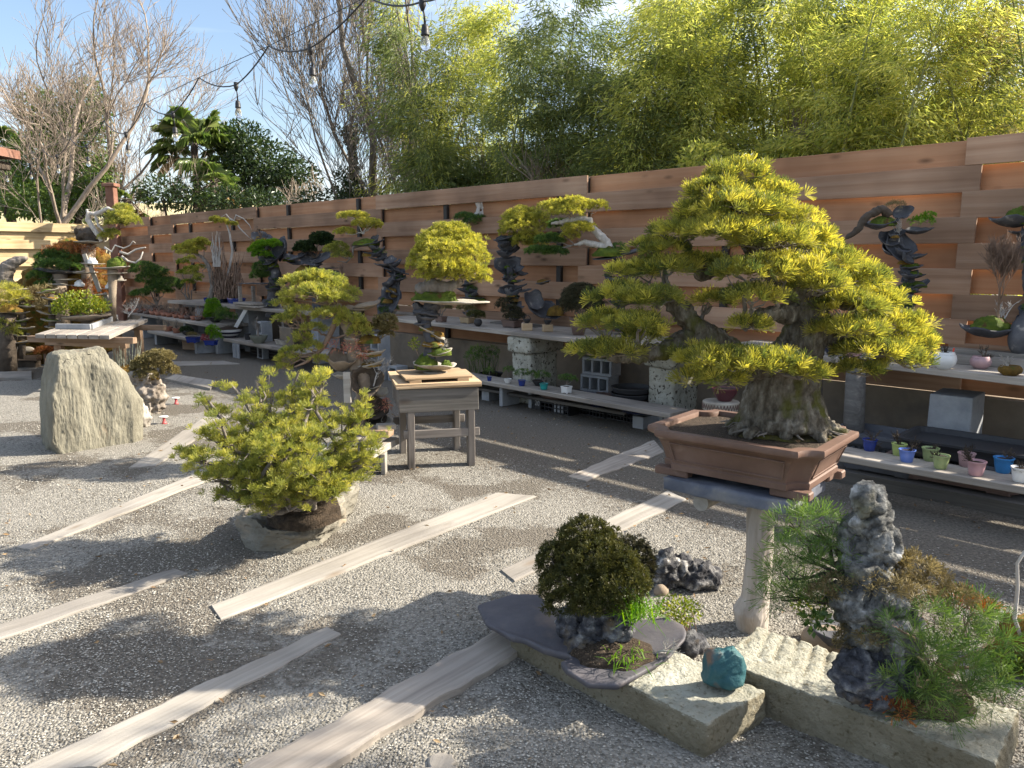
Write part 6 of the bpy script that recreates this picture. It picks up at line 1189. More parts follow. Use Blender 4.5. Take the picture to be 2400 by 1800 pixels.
for (x, v_, z_, lab) in ((625, 1.05, 0, 'grey hollow block stack left of the cream tray, lower block'), (625, 1.05, .40, 'grey hollow block stack left of the cream tray, upper block'), (900, 1.05, .0, 'grey hollow block beside the square table, lower block'), (940, .95, .0, 'grey hollow block below the left end of the upper bench'), (900, 1.05, .40, 'grey hollow block beside the square table, upper block')):
    Y = YV(x, 760, v_); q_ = PV(x, 760, Y); cinder(lab, (q_.x, q_.y, z_ + .001), FENCE_ROT + math.pi, 1.0, 2, upright=True); 
# slatted tray frame on top
fr_ = empty('wooden_tray', tuple(FP(6.2, .95, .81)), 'shallow slatted wooden tray above the grey blocks', 'tray')
for (nm, c, sz) in (('base_board', (0, 0, .015), (.7, .4, .03)), ('base_board', (.03, .05, .056), (.66, .34, .03)), ('upright', (.26, -.1, .20), (.05, .05, .256)), ('upright', (.33, .1, .20), (.05, .05, .256))): MB().box(c, sz).build(nm, m_grey, fr_, world_co=False, bevel=.003)
fr_.rotation_euler = (0, 0, FENCE_ROT)

# ---- low shelf, middle: thumb-size pots
LZ = LO_Z + .001
for (x, y, wp, hp, mt, kd, lab, f_) in ((1147, 893, 13, 10, m_bluep, 'cup', 'tiny blue pot with a seedling, nearest the square table', [(1147, 868, 8, 8)]), (1190, 899, 19, 11, m_whitep, 'bowl', 'tiny white bowl with a small pine, second from the table', [(1192, 868, 13, 10)]), (1223, 905, 20, 14, m_bluep, 'cup', 'small cobalt pot with a feathery pine on the low shelf', [(1222, 876, 16, 12)]), (1275, 914, 22, 15, m_teal, 'cup', 'small teal pot with an airy pine on the low shelf', [(1272, 882, 16, 14)]), (1262, 905, 30, 13, m_dark, 'bowl', 'dark low bowl just behind the teal pot', [(1250, 880, 12, 10)]), (1328, 922, 22, 17, m_whitep, 'rect', 'little white square pot with a flat dark pine', [(1330, 886, 20, 8), (1340, 892, 16, 6)])):
    small('potted_bonsai', lab, x, y, wp, hp, LZ, mt, kd, fol=f_, folm=m_needle_g, L=.02, k=12, w=.003, dens=.35, depth=1.0)
# round trays stacked under the bench
ZS = .15
def trays(x, y, wpx, n, h, mt, labs, z0=ZS, v_=.75, rim=None):
    Y = YV(x, y, v_); p = PV(x, y, Y); r = wpx / 2 * mpp(Y)
    for i in range(n):
        c = (p.x + random.uniform(-.015, .015), p.y + random.uniform(-.01, .01), z0 + i * h); o = MB().lathe([(r * .8, 0), (r * .9, h * .15), (r * .97, h * .8), (r, h * .82), (r, h * .985), (r * .93, h * .985), (r * .90, h * .3)], c=(0, 0, 0), seg=30).build('round_tray', mt, loc=c, smooth=True); m_ = o.modifiers.new('e', 'EDGE_SPLIT'); m_.split_angle = R(45)
        tag(o, labs[i], 'pot', 'stacked round trays')
trays(1481, 890, 100, 3, .062, m_dark, ('large black round tray, bottom of the stack of three under the bench', 'large black round tray, middle of the stack of three under the bench', 'large black round tray, top of the stack of three under the bench'), v_=.85)
trays(1367, 905, 62, 2, .04, m_greyc, ('dark round tray leaning by the hollow blocks, lower one', 'dark round tray by the hollow blocks, upper one'), v_=1.0); trays(1407, 918, 52, 1, .05, m_navy, ('blue rimmed round tray in front of the big black stack',), v_=1.12); trays(1500, 935, 90, 1, .05, m_navy, ('wide navy tray at the foot of the black stack',), v_=1.1); trays(1440, 912, 46, 1, .05, m_tan, ('tan round tray between blue tray and black stack',), v_=1.05)
sh_, *_ = shelf('low_shelf', 'second low board behind the thumb pots, carrying the stacked trays', FP(TV(G(1110, 880, .15))[0], 1.22, ZS), FP(TV(G(1540, 950, .15))[0], 1.22, ZS), .75, .03, ZS - .002, m_dwood, 2)
for t_ in (.5, -.6, -1.6): lp = local(sh_, FP(t_, .9, 0)); MB().box((0, 0, .058), (.12, .5, .115)).build('block_leg', m_block, sh_, loc=(lp.x, lp.y, 0))
gp = small('potted_plant', 'clump of slim green stems in a black bowl behind the thumb pots', 1155, 880, 58, 18, ZS, m_blackp, 'bowl', p=tuple(PV(1150, 880, YV(1150, 880, .8)).xy) + (ZS,), cat='plant'); Yg = YV(1150, 880, .8)
for (x, n_) in ((1125, 40), (1150, 50), (1108, 30)): 
    mb = MB()
    for i in range(n_ // 2): a_ = PV(x + random.uniform(-14, 14), 880, Yg + random.uniform(-.05, .05)); b_ = a_ + Vector((random.uniform(-.1, .1), random.uniform(-.1, .1), random.uniform(.15, .36))); mb.tube([a_, a_.lerp(b_, .5) + Vector((.01, 0, 0)), b_], [.003, .0025, .0015], 3, cap=False)
    mb.build('stems', m_leaf, gp); pads(gp, [(x, 840, 16, 14), (x + 6, 825, 12, 12)], Yg, .045, 8, m_needle_g, dens=.4, w=.005, name='foliage')
# supports and crates
sup = MB().box((0, 0, 0), (.05, .26, LO_Z - .05)).mesh('support', bevel=.004)
for px, py, lab in ((1172, 953, 'left'), (1240, 957, 'right')):
    q_ = Vector(G(px, py)); lp = local(lo_mid, q_); link('support', sup, m_block, lo_mid, loc=(lp.x, lp.y + (.14 if (world_mat(lo_mid).to_3x3() @ Vector((0, 1, 0))).dot(Vector((*-FN, 0))) > 0 else -.14), (LO_Z - .046) / 2))
def corrugated(root, px, py, n=5, h=.22):
    q_ = Vector(G(px, py)); sgn = 1 if (world_mat(root).to_3x3() @ Vector((0, 1, 0))).dot(Vector((*-FN, 0))) > 0 else -1; lp = local(root, q_)
    for i in range(n):
        o = MB().tube([(0, 0, 0), (0, 0, h)], .021, 10).build('tile_rib', m_block, root, loc=(lp.x + i * .043, lp.y + sgn * (.03 + .01 * (i % 2)), 0))
corrugated(lo_mid, 1545, 1014, 4, LO_Z - .047); corrugated(mid_lo, 545, 838, 5, .228)
def crate(label, p, L_, W_, H_, rz, nx=9, nz=3, text=None, group='black lattice crates'):
    root = empty('crate', p, label, 'crate', group, rz=rz); t = .012
    def bar(nm, c, sz): MB().box(c, sz).build(nm, m_blackp, root, world_co=False)
    for side in (-1, 1):
        mb = MB(); y = side * (W_ / 2 - t / 2)
        for i in range(nx + 1): mb.box((-L_ / 2 + .01 + i * (L_ - .02) / nx, y, H_ / 2), (.008, t, H_ - .03))
        for k in range(nz + 1): mb.box((0, y + .0012, .012 + k * (H_ - .024) / nz), (L_, t, .009))
        mb.build('lattice', m_blackp, root, world_co=False)
    for side in (-1, 1): bar('end_wall', (side * (L_ / 2 - t / 2), 0, H_ / 2), (t, W_ - 2 * t - .002, H_))
    bar('floor', (0, 0, .006), (L_ - 2 * t - .002, W_ - 2 * t - .002, .010)); bar('rim', (0, -W_ / 2 - .003, H_ - .006), (L_ + .01, .008, .014)); bar('rim', (0, W_ / 2 + .003, H_ - .006), (L_ + .01, .008, .014))
    return root
LR = math.atan2(*(lambda d: (d[1], d[0]))((Vector(G(1573, 970, LO_Z)) - Vector(G(1127, 891, LO_Z))).normalized()))
CR = []
for (px, py, wp, lab) in ((1288, 968, 92, 'black lattice crate with a number, nearest the concrete support'), (1376, 976, 78, 'middle black lattice crate below the low shelf'), (1456, 990, 76, 'black lattice crate next to the corrugated tile support')):
    q_ = Vector(G(px, py)); Lc = wp * mpp(q_.y) / .78; CR.append(crate(lab, tuple(q_ + Vector((*-FN, 0)) * .17), Lc, .30, .15, LR))
    tr_ = MB().lathe([(Lc * .38, 0), (Lc * .46, .05), (Lc * .44, .05)], c=(0, 0, 0), seg=20).build('round_tray', m_tan if px > 1400 else m_brn, loc=tuple(q_ + Vector((*-FN, 0)) * .17 + Vector((0, 0, .151))), smooth=True); tag(tr_, 'shallow round tray lying in the shade on the ' + lab.replace('black lattice ', '').split(',')[0], 'pot', 'stacked round trays')
tcv = bpy.data.curves.new('number', 'FONT'); tcv.body = '20'; tcv.size = .075; tcv.extrude = .001; tcv.align_x = 'CENTER'; tcv.align_y = 'CENTER'
to = bpy.data.objects.new('tmp', tcv); COL.objects.link(to); dg = bpy.context.evaluated_depsgraph_get(); tm = bpy.data.meshes.new_from_object(to.evaluated_get(dg)); bpy.data.objects.remove(to)
bk_ = MB().box((-.185, -.156, .075), (.09, .006, .12)).build('plate', m_blackp, CR[0], world_co=False); to = link('number', tm, plain('grey_print', (.30, .30, .30)), CR[0]); to.location = (-.185, -.1605, .075); to.rotation_euler = (math.pi / 2, 0, 0)
for (px, py, wp, lab) in ((600, 838, 42, 'grey lattice crate under the left low shelf, the left one'), (645, 846, 46, 'grey lattice crate under the left low shelf, the right one')):
    q_ = Vector(G(px, py)); crate(lab, tuple(q_ + Vector((*-FN, 0)) * .15), wp * mpp(q_.y) / .75, .3, .17, FENCE_ROT + math.pi)
# drum stool with a zigzag band, behind the big trunk
p = PV(1690, 940, YV(1690, 900, 1.35)); p.z = 0
ds = empty('drum_stool', p, 'round pale stool with a carved zigzag band, half hidden by the big pine trunk', 'stool'); zt = .42
MB().lathe([(.13, 0), (.13, zt - .07)], c=p, seg=28).build('body', m_tuff, ds, smooth=False); MB().lathe([(.15, zt - .069), (.15, zt - .006), (.145, zt), (.02, zt)], c=p, seg=32).build('band', m_shell, ds)
mb = MB()
for i in range(36):
    a_ = i / 36 * 6.283; b_ = (i + .5) / 36 * 6.283; mb.tube([p + Vector((.1505 * math.cos(a_), .1505 * math.sin(a_), zt - .06)), p + Vector((.1505 * math.cos(b_), .1505 * math.sin(b_), zt - .014))], .004, 4); a2 = (i + 1) / 36 * 6.283; mb.tube([p + Vector((.1505 * math.cos(b_), .1505 * math.sin(b_), zt - .014)), p + Vector((.1505 * math.cos(a2), .1505 * math.sin(a2), zt - .06))], .004, 4)
mb.build('zigzag', m_brn, ds)
r_ = empty('pot', p + Vector((.03, 0, zt + .002)), 'dark red glazed pot on the drum stool', 'pot'); pot_round(r_, p + Vector((.03, 0, zt + .002)), .11, .11, plain('oxblood_glaze', (.09, .03, .035), rough=.3), 'bowl')

# ---- right: glazed pots on the upper bench
UR = UP_Z + .001
def gp_(lab, x, y, wp, hp, mt, kd, **kw): return small('potted_bonsai', lab, x, y, wp, hp, UR, mt, kd, **kw)
gp_('dark navy round pot left of the pink ones, under the big pine', 1955, 832, 40, 34, m_navy, 'ball'); gp_('salmon pink low pot below the right boughs of the big pine', 2003, 845, 46, 24, m_pinkp, 'bowl'); gp_('pale lavender pot half hidden by the right boughs', 2056, 846, 44, 26, plain('lavender_glaze', (.50, .50, .58), rough=.4), 'cup')
gp_('pink glazed pot with a crooked stump, left of the white ball pot', 2180, 853, 40, 36, m_pinkp, 'cup', twig_h=.16, twm=m_bark_dk); gp_('white ball shaped pot with a crooked stump and a red tag', 2221, 866, 52, 40, m_whitep, 'ball', twig_h=.15, twm=m_bark_dk); gp_('low mauve grey pot with a bent dark stump', 2305, 866, 46, 30, m_mauve, 'ball', twig_h=.17, twm=m_bark_dk, lean=(.5, 0))
gp_('moss ball with a thin grey seedling at the right edge of the bench', 2376, 882, 52, 24, m_moss_br, 'ball', twig_h=.18, twm=m_dead); gp_('white pot just right of the big pine trunk', 1906, 838, 26, 26, m_whitep, 'cup')
m_tag = plain('red_tag', (.75, .09, .05), rough=.4)
for x, y, lab in ((2192, 822, 'red plant tag in the pink glazed pot'), (2234, 824, 'red plant tag in the white ball pot')): p = PV(x, y, G(2200, 858, UR)[1] + .03); tag(MB().box((0, 0, 0), (.012, .003, .055)).build('plant_tag', m_tag, loc=tuple(p), rot=(.1, .1, 0)), lab, 'tag', 'red plant tags')
# raised timber at the back of that bench
bt = empty('raised_shelf', tuple(FP(-3.6, .35, UR)), 'weathered beam and slat shelf raised at the back of the right bench', 'shelf', rz=FENCE_ROT)
for (nm, c, sz, mt) in (('beam', (-.9, .0, .05), (3.2, .14, .10), m_grey), ('beam', (-1.1, .16, .035), (2.6, .10, .07), m_grey), ('slat', (.35, -.02, .135), (.9, .09, .022), m_grey), ('slat', (.35, -.12, .135), (.9, .09, .022), m_grey), ('slat', (.35, .08, .135), (.9, .09, .022), m_grey), ('beam', (-1.6, .03, .13), (.9, .16, .055), m_grey)): MB().box(c, sz, jit=.003).build(nm, mt, bt, world_co=False, bevel=.004)
YT3 = YV(2340, 770, .38)
br = empty('slate_tray_bonsai', tuple(PV(2320, 790, YT3)), 'slim bare maple with fine twigs on a mossy mound in a wavy slate tray', 'bonsai')
fl(br, 2318, 784, 58, cup=.05, tilt=(0, .02), Y=YT3, th=.03, ry=40); moss(br, PV(2322, 772, YT3), 46 * mpp(YT3), .10, 30 * mpp(YT3), m_moss)
bq = bare_tree(.78, .011, 33, spread=.42, levels=5, upness=.3, first=.4, min_r=.0016, n_fork=(2, 3), lean=(.02, 0)); o = bq.build('trunk', m_twig, br, world_co=False, smooth=True); o.location = local(br, PV(2340, 752, YT3)); twigs(br, PV(2345, 750, YT3), .28, .006, m_dead, 9, lean=(.6, 0), name='pale_twig')
rk_ = PV(2398, 790, YT3 - .1); tag(link('rock', crag([(rk_, (.12, .08, .16)), (rk_ + Vector((.05, 0, .06)), (.11, .08, .14))], .012, [(6, .012)], ridged=False), m_slate), 'dark blue grey upright rock at the right edge of the bench', 'rock')
YU = YV(2380, 520, .25)
dsx = tower('dark dish with green moss floating at the upper right edge', (2390, 640), UP_Z, YU, [(2372, 528, 56, .05, 0, .05, m_slate, 40), (2400, 548, 34, .02, 0, 0)], core=[(2410, 800, 14), (2412, 700, 12), (2405, 600, 12), (2395, 545, 14)], mosses=((2395, 525, 40, 40, m_moss),), name='flake_tower')
YW = YV(2100, 640, .45)
W = tower('tall stack of dark shell flakes with a drooping driftwood limb right of the big pine', (2125, 775), UP_Z, YW, [(2064, 532, 42, .05, .1, -.15), (2118, 500, 22, .03, 1.1, -.7), (2150, 545, 34, .03, .1, -.1), (2078, 566, 28, .04, .9, .2), (2105, 580, 36, .04, 1.15, .1, m_slate, 36), (2080, 590, 24, .03, .8, .4), (2142, 604, 26, .02, .1, -.15), (2135, 628, 26, .02, .1, -.1), (2140, 648, 26, .02, .1, 0), (2148, 674, 28, .04, .2, -.2), (2115, 705, 38, .04, .4, .1), (2120, 742, 26, .02, .2, 0), (2125, 758, 36, .02, 0, -.1)],
          core=[(2125, 778, 16), (2120, 740, 12), (2125, 700, 12), (2130, 660, 14), (2120, 610, 14), (2105, 570, 14), (2095, 540, 16)], mosses=((2068, 528, 32, 20, m_moss), (2135, 626, 20, 10, m_moss), (2140, 646, 20, 10, m_moss), (2148, 672, 24, 12, m_moss), (2120, 618, 16, 8, m_moss_br)))
mb = MB().tube([PV(x, y, YW - .05) for x, y in ((2085, 505), (2066, 490), (2044, 500), (2024, 515), (2014, 535), (1998, 548), (1978, 562))], [.03, .034, .03, .026, .022, .018, .008], 8).mesh('driftwood'); link('driftwood', solid(mb, .009, [(18, .01)], ridged=True), m_bark_dk, W, world_co=True)
fuzz(W, [(2098, 486, 22, 12)], YW, .03, 10, m_dry, 'dry_fern'); pads(W, [(2160, 520, 24, 10), (2176, 506, 12, 8)], YW, .03, 10, m_grass, dens=.5, w=.005, name='fern'); twigs(W, PV(2108, 552, YW - .05), .22, .004, m_dead, 6, lean=(-.1, 0), spread=.4, name='bare_stems')

# ---- right: low shelf pots and what is stored below the bench
LZ2 = LO_Z + .021
PG = 'small glazed pots with stumps'
for (x, y, wp, hp, mt, lab) in ((2042, 1059, 36, 29, m_bluep, 'cobalt blue pot with a stump, nearest the big brown pot'), (2111, 1070, 36, 30, m_lime, 'lime pot with a stump, just behind the periwinkle pot'), (2130, 1085, 39, 31, m_peri, 'periwinkle blue pot with a stump in front of a lime pot'), (2185, 1083, 40, 33, m_lime2, 'sage green pot with moss and a stump, back one of the sage pair'), (2210, 1101, 40, 34, m_lime2, 'sage green pot with a slanting stump, front one of the sage pair'), (2270, 1096, 40, 34, m_mauve, 'dusty pink pot with a stump, back one of the pink pair'), (2294, 1117, 44, 36, m_pinkp, 'pale pink pot with a forked stump, front one of the pink pair'), (2358, 1111, 46, 38, m_sky, 'sky blue pot with a dark stump near the right end of the shelf'), (2398, 1132, 44, 36, m_whitep, 'off white pot cut by the right edge of the picture')):
    small('potted_bonsai', lab, x, y, wp, hp, LZ2, mt, 'cup', group=PG, twig_h=random.uniform(.13, .19), twm=m_bark_dk, lean=(random.uniform(-.5, .6), 0))
LRR = math.atan2(*(lambda d: (d[1], d[0]))((Vector(G(2400, 1141, LZ2)) - Vector(G(1994, 1072, LZ2))).normalized()))
for (px, py, lab) in ((2030, 1112, 'black lattice crate below the cobalt blue pot'), (2215, 1150, 'black lattice crate below the sage pots'), (2400, 1182, 'black lattice crate below the right end of the shelf')):
    q_ = Vector(G(px, py)); crate(lab, tuple(q_ + Vector((*-FN, 0)) * .20), .50, .34, .215, LRR, 11, 4)
def box_pot(label, px, py, v_, a, b, h, mt, z0=0.0, group='large empty pots under the bench'):
    p = PV(px, py, YV(px, py, v_)); p.z = z0; root = empty('empty_pot', p, label, 'pot', group); o = pot_rect(root, p, a, b, h, mt, FENCE_ROT + math.pi, corner=.3, soil=False); return root
box_pot('large grey rectangular empty pot under the right bench', 2068, 1000, 1.0, .33, .23, .2, m_greyc, .09); box_pot('long black rectangular tray pot under the right bench, upper of two', 2275, 1020, 1.15, .42, .27, .13, m_dark, .225); box_pot('long dark tray pot under the black one', 2260, 1030, 1.25, .46, .30, .13, m_brn, .09); box_pot('dark blue tray pot beside the big brown pot, on the ground', 2075, 1040, 1.35, .28, .2, .1, m_greyc, .09); box_pot('dark tray pot at the right edge under the bench', 2440, 1050, 1.2, .30, .22, .16, m_greyc, .09)
pg_ = MB().box((0, 0, .043), (2.6, .95, .086)).build('pallet', m_dwood, loc=tuple(FP(-3.7, 1.12, 0)), rot=(0, 0, FENCE_ROT)); tag(pg_, 'low dark timber platform carrying the empty pots below the right bench', 'platform')
p = PV(2238, 990, YV(2238, 960, .55)); bx_ = MB().box((0, 0, 0), (.30, .34, .58), jit=.004).build('concrete_block', m_block, loc=(p.x, p.y, .29), rot=(0, 0, FENCE_ROT), bevel=.006); tag(bx_, 'tall grey concrete block standing below the right bench', 'block')
p = PV(1930, 975, YV(1930, 975, 1.2)); p.z = .03; tag(link('shell', crag([(p, (.07, .05, .035)), (p + Vector((.03, 0, .01)), (.05, .04, .03))], .008, [(9, .006)], ridged=False), m_whitep), 'white shell shaped stone on the ground right of the big trunk', 'stone')
# ================================================================== tall pine tower left of the square table
YX = 5.95
X_ = empty('pine_tower', tuple(PV(835, 1008, YX)), 'tall flake tower with a cascading pine and red leaves, left of the square table', 'bonsai')
mb = MB().tube([PV(x, y, YX + .03) for x, y in ((845, 1005), (850, 960), (858, 910), (840, 860), (830, 800), (815, 750), (780, 715), (750, 700))], [.07, .065, .05, .06, .055, .045, .035, .02], 10).mesh('core_rock'); link('core_rock', solid(mb, .013, [(12, .016), (36, .006)], ridged=True), m_brownstone, X_, world_co=True)
for (x, y, rx, cup, a_, b_, mt, ry) in ((857, 722, 34, .03, .1, -.16, m_brownstone, 24), (830, 726, 30, .02, .1, .1, m_brownstone, 24), (832, 798, 22, .02, 0, 0, m_shell, 18), (868, 834, 36, .04, .05, -.06, m_shell, 26), (870, 858, 34, .03, .05, -.25, m_shell, 22), (872, 776, 26, .01, 0, 0, m_slate, 18), (798, 862, 40, .10, .3, .15, m_brownstone, 28), (805, 885, 30, .03, 0, .1, m_shell, 20), (848, 900, 36, .12, 1.2, .4, m_bark_dk, 40), (868, 960, 34, .10, 1.1, .5, m_bark_dk, 32), (875, 985, 30, .06, .7, .3, m_bark_dk, 24), (885, 905, 20, .04, .5, -.4, m_shell, 20), (890, 925, 18, .04, .4, .3, m_shell, 16), (905, 990, 14, .03, .5, .2, m_shell, 12)): fl(X_, x, y, rx, cup=cup, tilt=(a_, b_), mt=mt, Y=YX, ry=ry, th=.018)
moss(X_, PV(866, 802, YX), .09, .07, .055, m_moss_br); moss(X_, PV(862, 832, YX), .10, .07, .035, m_moss_br); moss(X_, PV(868, 856, YX), .08, .06, .03, m_moss_br); moss(X_, PV(850, 768, YX), .08, .06, .06, m_moss_br)
XP = [(700, 664, 32, 18, 0), (735, 655, 34, 18, .02), (775, 672, 34, 18, 0), (812, 692, 30, 16, .04), (690, 698, 30, 16, -.05), (662, 716, 22, 13, 0), (735, 688, 40, 18, -.14), (788, 704, 36, 15, -.12), (702, 730, 26, 11, -.08), (668, 752, 22, 10, 0), (690, 745, 20, 9, -.05), (770, 742, 40, 16, -.12), (820, 756, 36, 18, -.12), (845, 780, 24, 14, -.1), (735, 772, 24, 10, -.1), (705, 796, 24, 12, -.02), (690, 828, 26, 12, 0), (668, 846, 20, 10, .03), (728, 818, 24, 12, -.08), (745, 848, 20, 10, -.08), (662, 864, 16, 8, 0), (745, 665, 60, 26, .14)]
cs = pads(X_, XP, YX, .038, 22, m_needle_o, dens=.48, w=.0042, low=-.15, spread=1.0); limbs(X_, cs, [PV(775, 712, YX), PV(790, 735, YX), PV(772, 790, YX), PV(745, 830, YX), PV(725, 800, YX)], m_twig, r0=.010, r1=.004, sub=5, seed=12)
MB().tube([PV(x, y, YX - .04) for x, y in ((800, 720), (792, 740), (775, 780), (760, 810), (742, 830), (715, 850), (690, 860))], [.03, .026, .022, .02, .016, .010, .005], 8).build('cascade_limb', m_twig, X_, smooth=True)
cs = pads(X_, [(905, 752, 26, 14), (892, 768, 20, 12), (915, 770, 16, 12), (905, 784, 16, 8)], YX, .02, 12, m_cush, dens=.7, w=.006, name='cushion'); limbs(X_, cs, [PV(885, 800, YX)], m_bark_gr, r0=.008, r1=.003, sub=2, name='cushion_branch')
m_redf = foliage('pink_red_leaf', [(.26, .08, .07), (.40, .17, .13), (.42, .30, .16)], trans=.3, clump=20)
for (cx, cy, rx) in ((790, 812, .10), (825, 808, .09), (845, 826, .08), (905, 948, .05)):
    P, D = blob(PV(cx, cy, YX - .12), rx, .06, .05, 80); link('red_leaves', np_mesh('red_leaves', *leaves(P, unit(D + rnd_dirs(len(D), -.5)), .030, .008)), m_redf, X_, world_co=True)
twigs(X_, PV(875, 890, YX - .05), .34, .006, m_dead, 44, spread=.7, lean=(.5, -.1), name='bare_twigs'); twigs(X_, PV(860, 980, YX - .05), .26, .005, m_twig, 47, spread=.7, lean=(.5, -.1), name='bare_twigs')
MB().box((0, 0, 0), (.055, .03, .24)).build('stake', m_plank, X_, loc=local(X_, PV(814, 908, YX - .12)), bevel=.003)
ptb = empty('timber_trestle', tuple(G(850, 1060)), 'low trestle of short pale timbers under the pine tower', 'trestle')
for (x, y, z, sx, sy, sz, rz, mt) in ((870, 1012, .30, .34, .09, .05, -.35, m_bwood), (893, 1050, .20, .075, .52, .05, -.25, m_plank), (845, 1030, .245, .30, .20, .055, .1, m_grey), (820, 1055, .17, .42, .26, .07, .1, m_plank), (790, 1080, .08, .10, .30, .16, .1, m_grey), (900, 1085, .08, .035, .10, .16, 0, m_plank), (905, 1000, .335, .14, .09, .04, .3, m_plank)):
    q_ = Vector(G(x, y, z)); MB().box((0, 0, 0), (sx, sy, sz), jit=.003).build('timber', mt, ptb, loc=local(ptb, q_), rot=(0, 0, rz), bevel=.004)

# ================================================================== crowded stand at the far left
ZL = .70
lt = empty('slatted_bench', tuple(G(170, 783, ZL).tolist()[:2]) + (0,), 'slatted grey timber bench at the left holding a leafy variegated shrub', 'bench')
f0, f1, bkr = Vector(G(82, 783, ZL)), Vector(G(258, 786, ZL)), Vector(G(348, 747, ZL)); sl_d = bkr - f1; ex = (f1 - f0)
for i in range(7):
    a_ = f0 + ex * (i / 7); w_ = ex * (1 / 7 * .92); b_ = a_ + sl_d * (.55 + .45 * i / 6)
    MB().loft([[a_ - Vector((0, 0, .05)), a_ + w_ - Vector((0, 0, .05)), a_ + w_, a_], [b_ - Vector((0, 0, .05)), b_ + w_ - Vector((0, 0, .05)), b_ + w_, b_]]).build('slat', m_grey, lt, bevel=.004)
dn = ex.normalized(); up_ = Vector((0, 0, 1))
def beam(root, pa, pb, w_, h_, mt, nm='beam'):
    a_, b_ = Vector(pa), Vector(pb); d = (b_ - a_); MB().box((d.length / 2, 0, 0), (d.length, w_, h_), jit=.003).build(nm, mt, root, loc=local(root, a_), rot=(0, -math.asin(d.z / d.length), math.atan2(d.y, d.x)), bevel=.004)
beam(lt, f0 + sl_d * .12 - dn * .2 - up_ * .09, f1 + sl_d * .12 + dn * .25 - up_ * .09, .08, .075, m_bwood); beam(lt, f0 + sl_d * .28 - dn * .1 - up_ * .17, f1 + sl_d * .2 + dn * .1 - up_ * .17, .08, .08, m_bwood); beam(lt, f0 + sl_d * .8 - up_ * .09, f1 + sl_d * .8 + dn * .35 - up_ * .09, .08, .075, m_bwood)
for (u, v_) in ((.05, .3), (.95, .3), (.15, .8), (.9, .85)):
    q_ = f0 + ex * u + sl_d * v_; beam(lt, (q_.x, q_.y, .001), (q_.x + .0005, q_.y, ZL - .215 if v_ < .5 else ZL - .13), .09, .09, m_bwood, 'leg')
YL2 = (f0.y + bkr.y) / 2
cb = empty('slate_kerb', tuple(PV(200, 772, YL2)), 'low slate grey kerb frame lying on the slatted bench', 'frame')
z_ = ZL + .001
for (pa, pb) in (((132, 771), (214, 772)), ((214, 772), (274, 748))):
    a_, b_ = Vector(G(*pa, z_)), Vector(G(*pb, z_)); a_.z = b_.z = z_ + .035; beam(cb, a_, b_, .04, .068, m_block, 'kerb')
vs = empty('variegated_shrub', tuple(G(195, 760, z_)), 'round yellow green variegated leafy shrub in a long slate trough on the slatted bench', 'bonsai')
pv_ = Vector(G(195, 760, z_)) + Vector((0, .1, .07)); YVS = pv_.y; flake(mbx := MB(), pv_, .36, .20, .05, .05, 0, (0, -.06), 4.0, rough=.1); link('trough', mbx.mesh('trough', smooth=True), m_brownstone, vs, world_co=True); link('soil', mound_mesh(pv_ + Vector((0, 0, .01)), .28, .15, .06), m_soil, vs, world_co=True)
fol = []
for (cx, cy, rx, rz) in ((188, 712, 50, 28), (160, 722, 34, 22), (220, 722, 34, 22), (185, 730, 52, 18)):
    P, D = dome(A(cx, cy, YVS - .04), rx * mpp(YVS), .17, rz * mpp(YVS), 420, low=-.3, hollow=.3); fol.append(leaves(P, unit(D + rnd_dirs(len(D)) * .8), .040, .024))
link('foliage', np_mesh('foliage', *join(fol)), m_leaf_y, vs, world_co=True)
# plates on a slanting board, moss cones, dead branches behind
YC2 = YL2 + .9
ls = empty('plate_rack', tuple(PV(240, 760, YC2).xy) + (0,), 'slanting white board rack with little stone plates behind the variegated shrub', 'plant stand')
for (xa, ya, xb, yb) in ((271, 752, 247, 686), (232, 684, 212, 618), (206, 625, 200, 596)):
    a_, b_ = PV(xa, ya, YC2 - .05), PV(xb, yb, YC2); d = b_ - a_; MB().box((0, 0, 0), (.06, .03, d.length)).build('board', m_plank, ls, loc=local(ls, (a_ + b_) / 2), rot=(0, math.atan2(d.x, d.z), 0), bevel=.003)
a_ = PV(271, 752, YC2 - .05); MB().box((0, 0, 0), (.10, .10, a_.z - .001)).build('leg', m_bwood, ls, loc=local(ls, (a_.x, a_.y, a_.z / 2)))
for (x, y, rx, st_) in ((215, 619, 24, 1), (276, 659, 19, 1), (256, 677, 17, 1), (184, 671, 15, 1), (232, 691, 20, 0), (200, 640, 30, 0), (155, 656, 26, 0), (140, 668, 24, 0), (150, 692, 16, 0)):
    fl(ls, x, y, rx, cup=.012, tilt=(0, random.uniform(-.08, .08)), mt=m_shell, Y=YC2 - .05, th=.012)
    if st_: link('hat_stone', mound_mesh(PV(x + 2, y - 1, YC2 - .05), .07, .06, .085, seed=x), m_whitep if x < 260 else m_shell, ls, world_co=True)
dp = empty('deadwood_pine', tuple(PV(225, 620, YC2 + .3).xy) + (0,), 'pine with bleached curling deadwood on a rock dish topping the left stand', 'bonsai')
YD = YC2 + .3
fl(dp, 209, 570, 34, cup=.03, tilt=(0, 0), mt=m_shell, Y=YD, th=.02); link('rock', crag([(PV(202, 552, YD), (.14, .12, .10)), (PV(222, 558, YD), (.10, .10, .06)), (PV(190, 545, YD), (.08, .08, .07))], .014, [(9, .03)], seed=2), m_bark_dk, dp, world_co=True)
MB().tube([PV(x, y, YD) for x, y in ((205, 760), (205, 660), (208, 575))], [.09, .08, .10], 10).build('pillar', m_brownstone, dp, smooth=True)
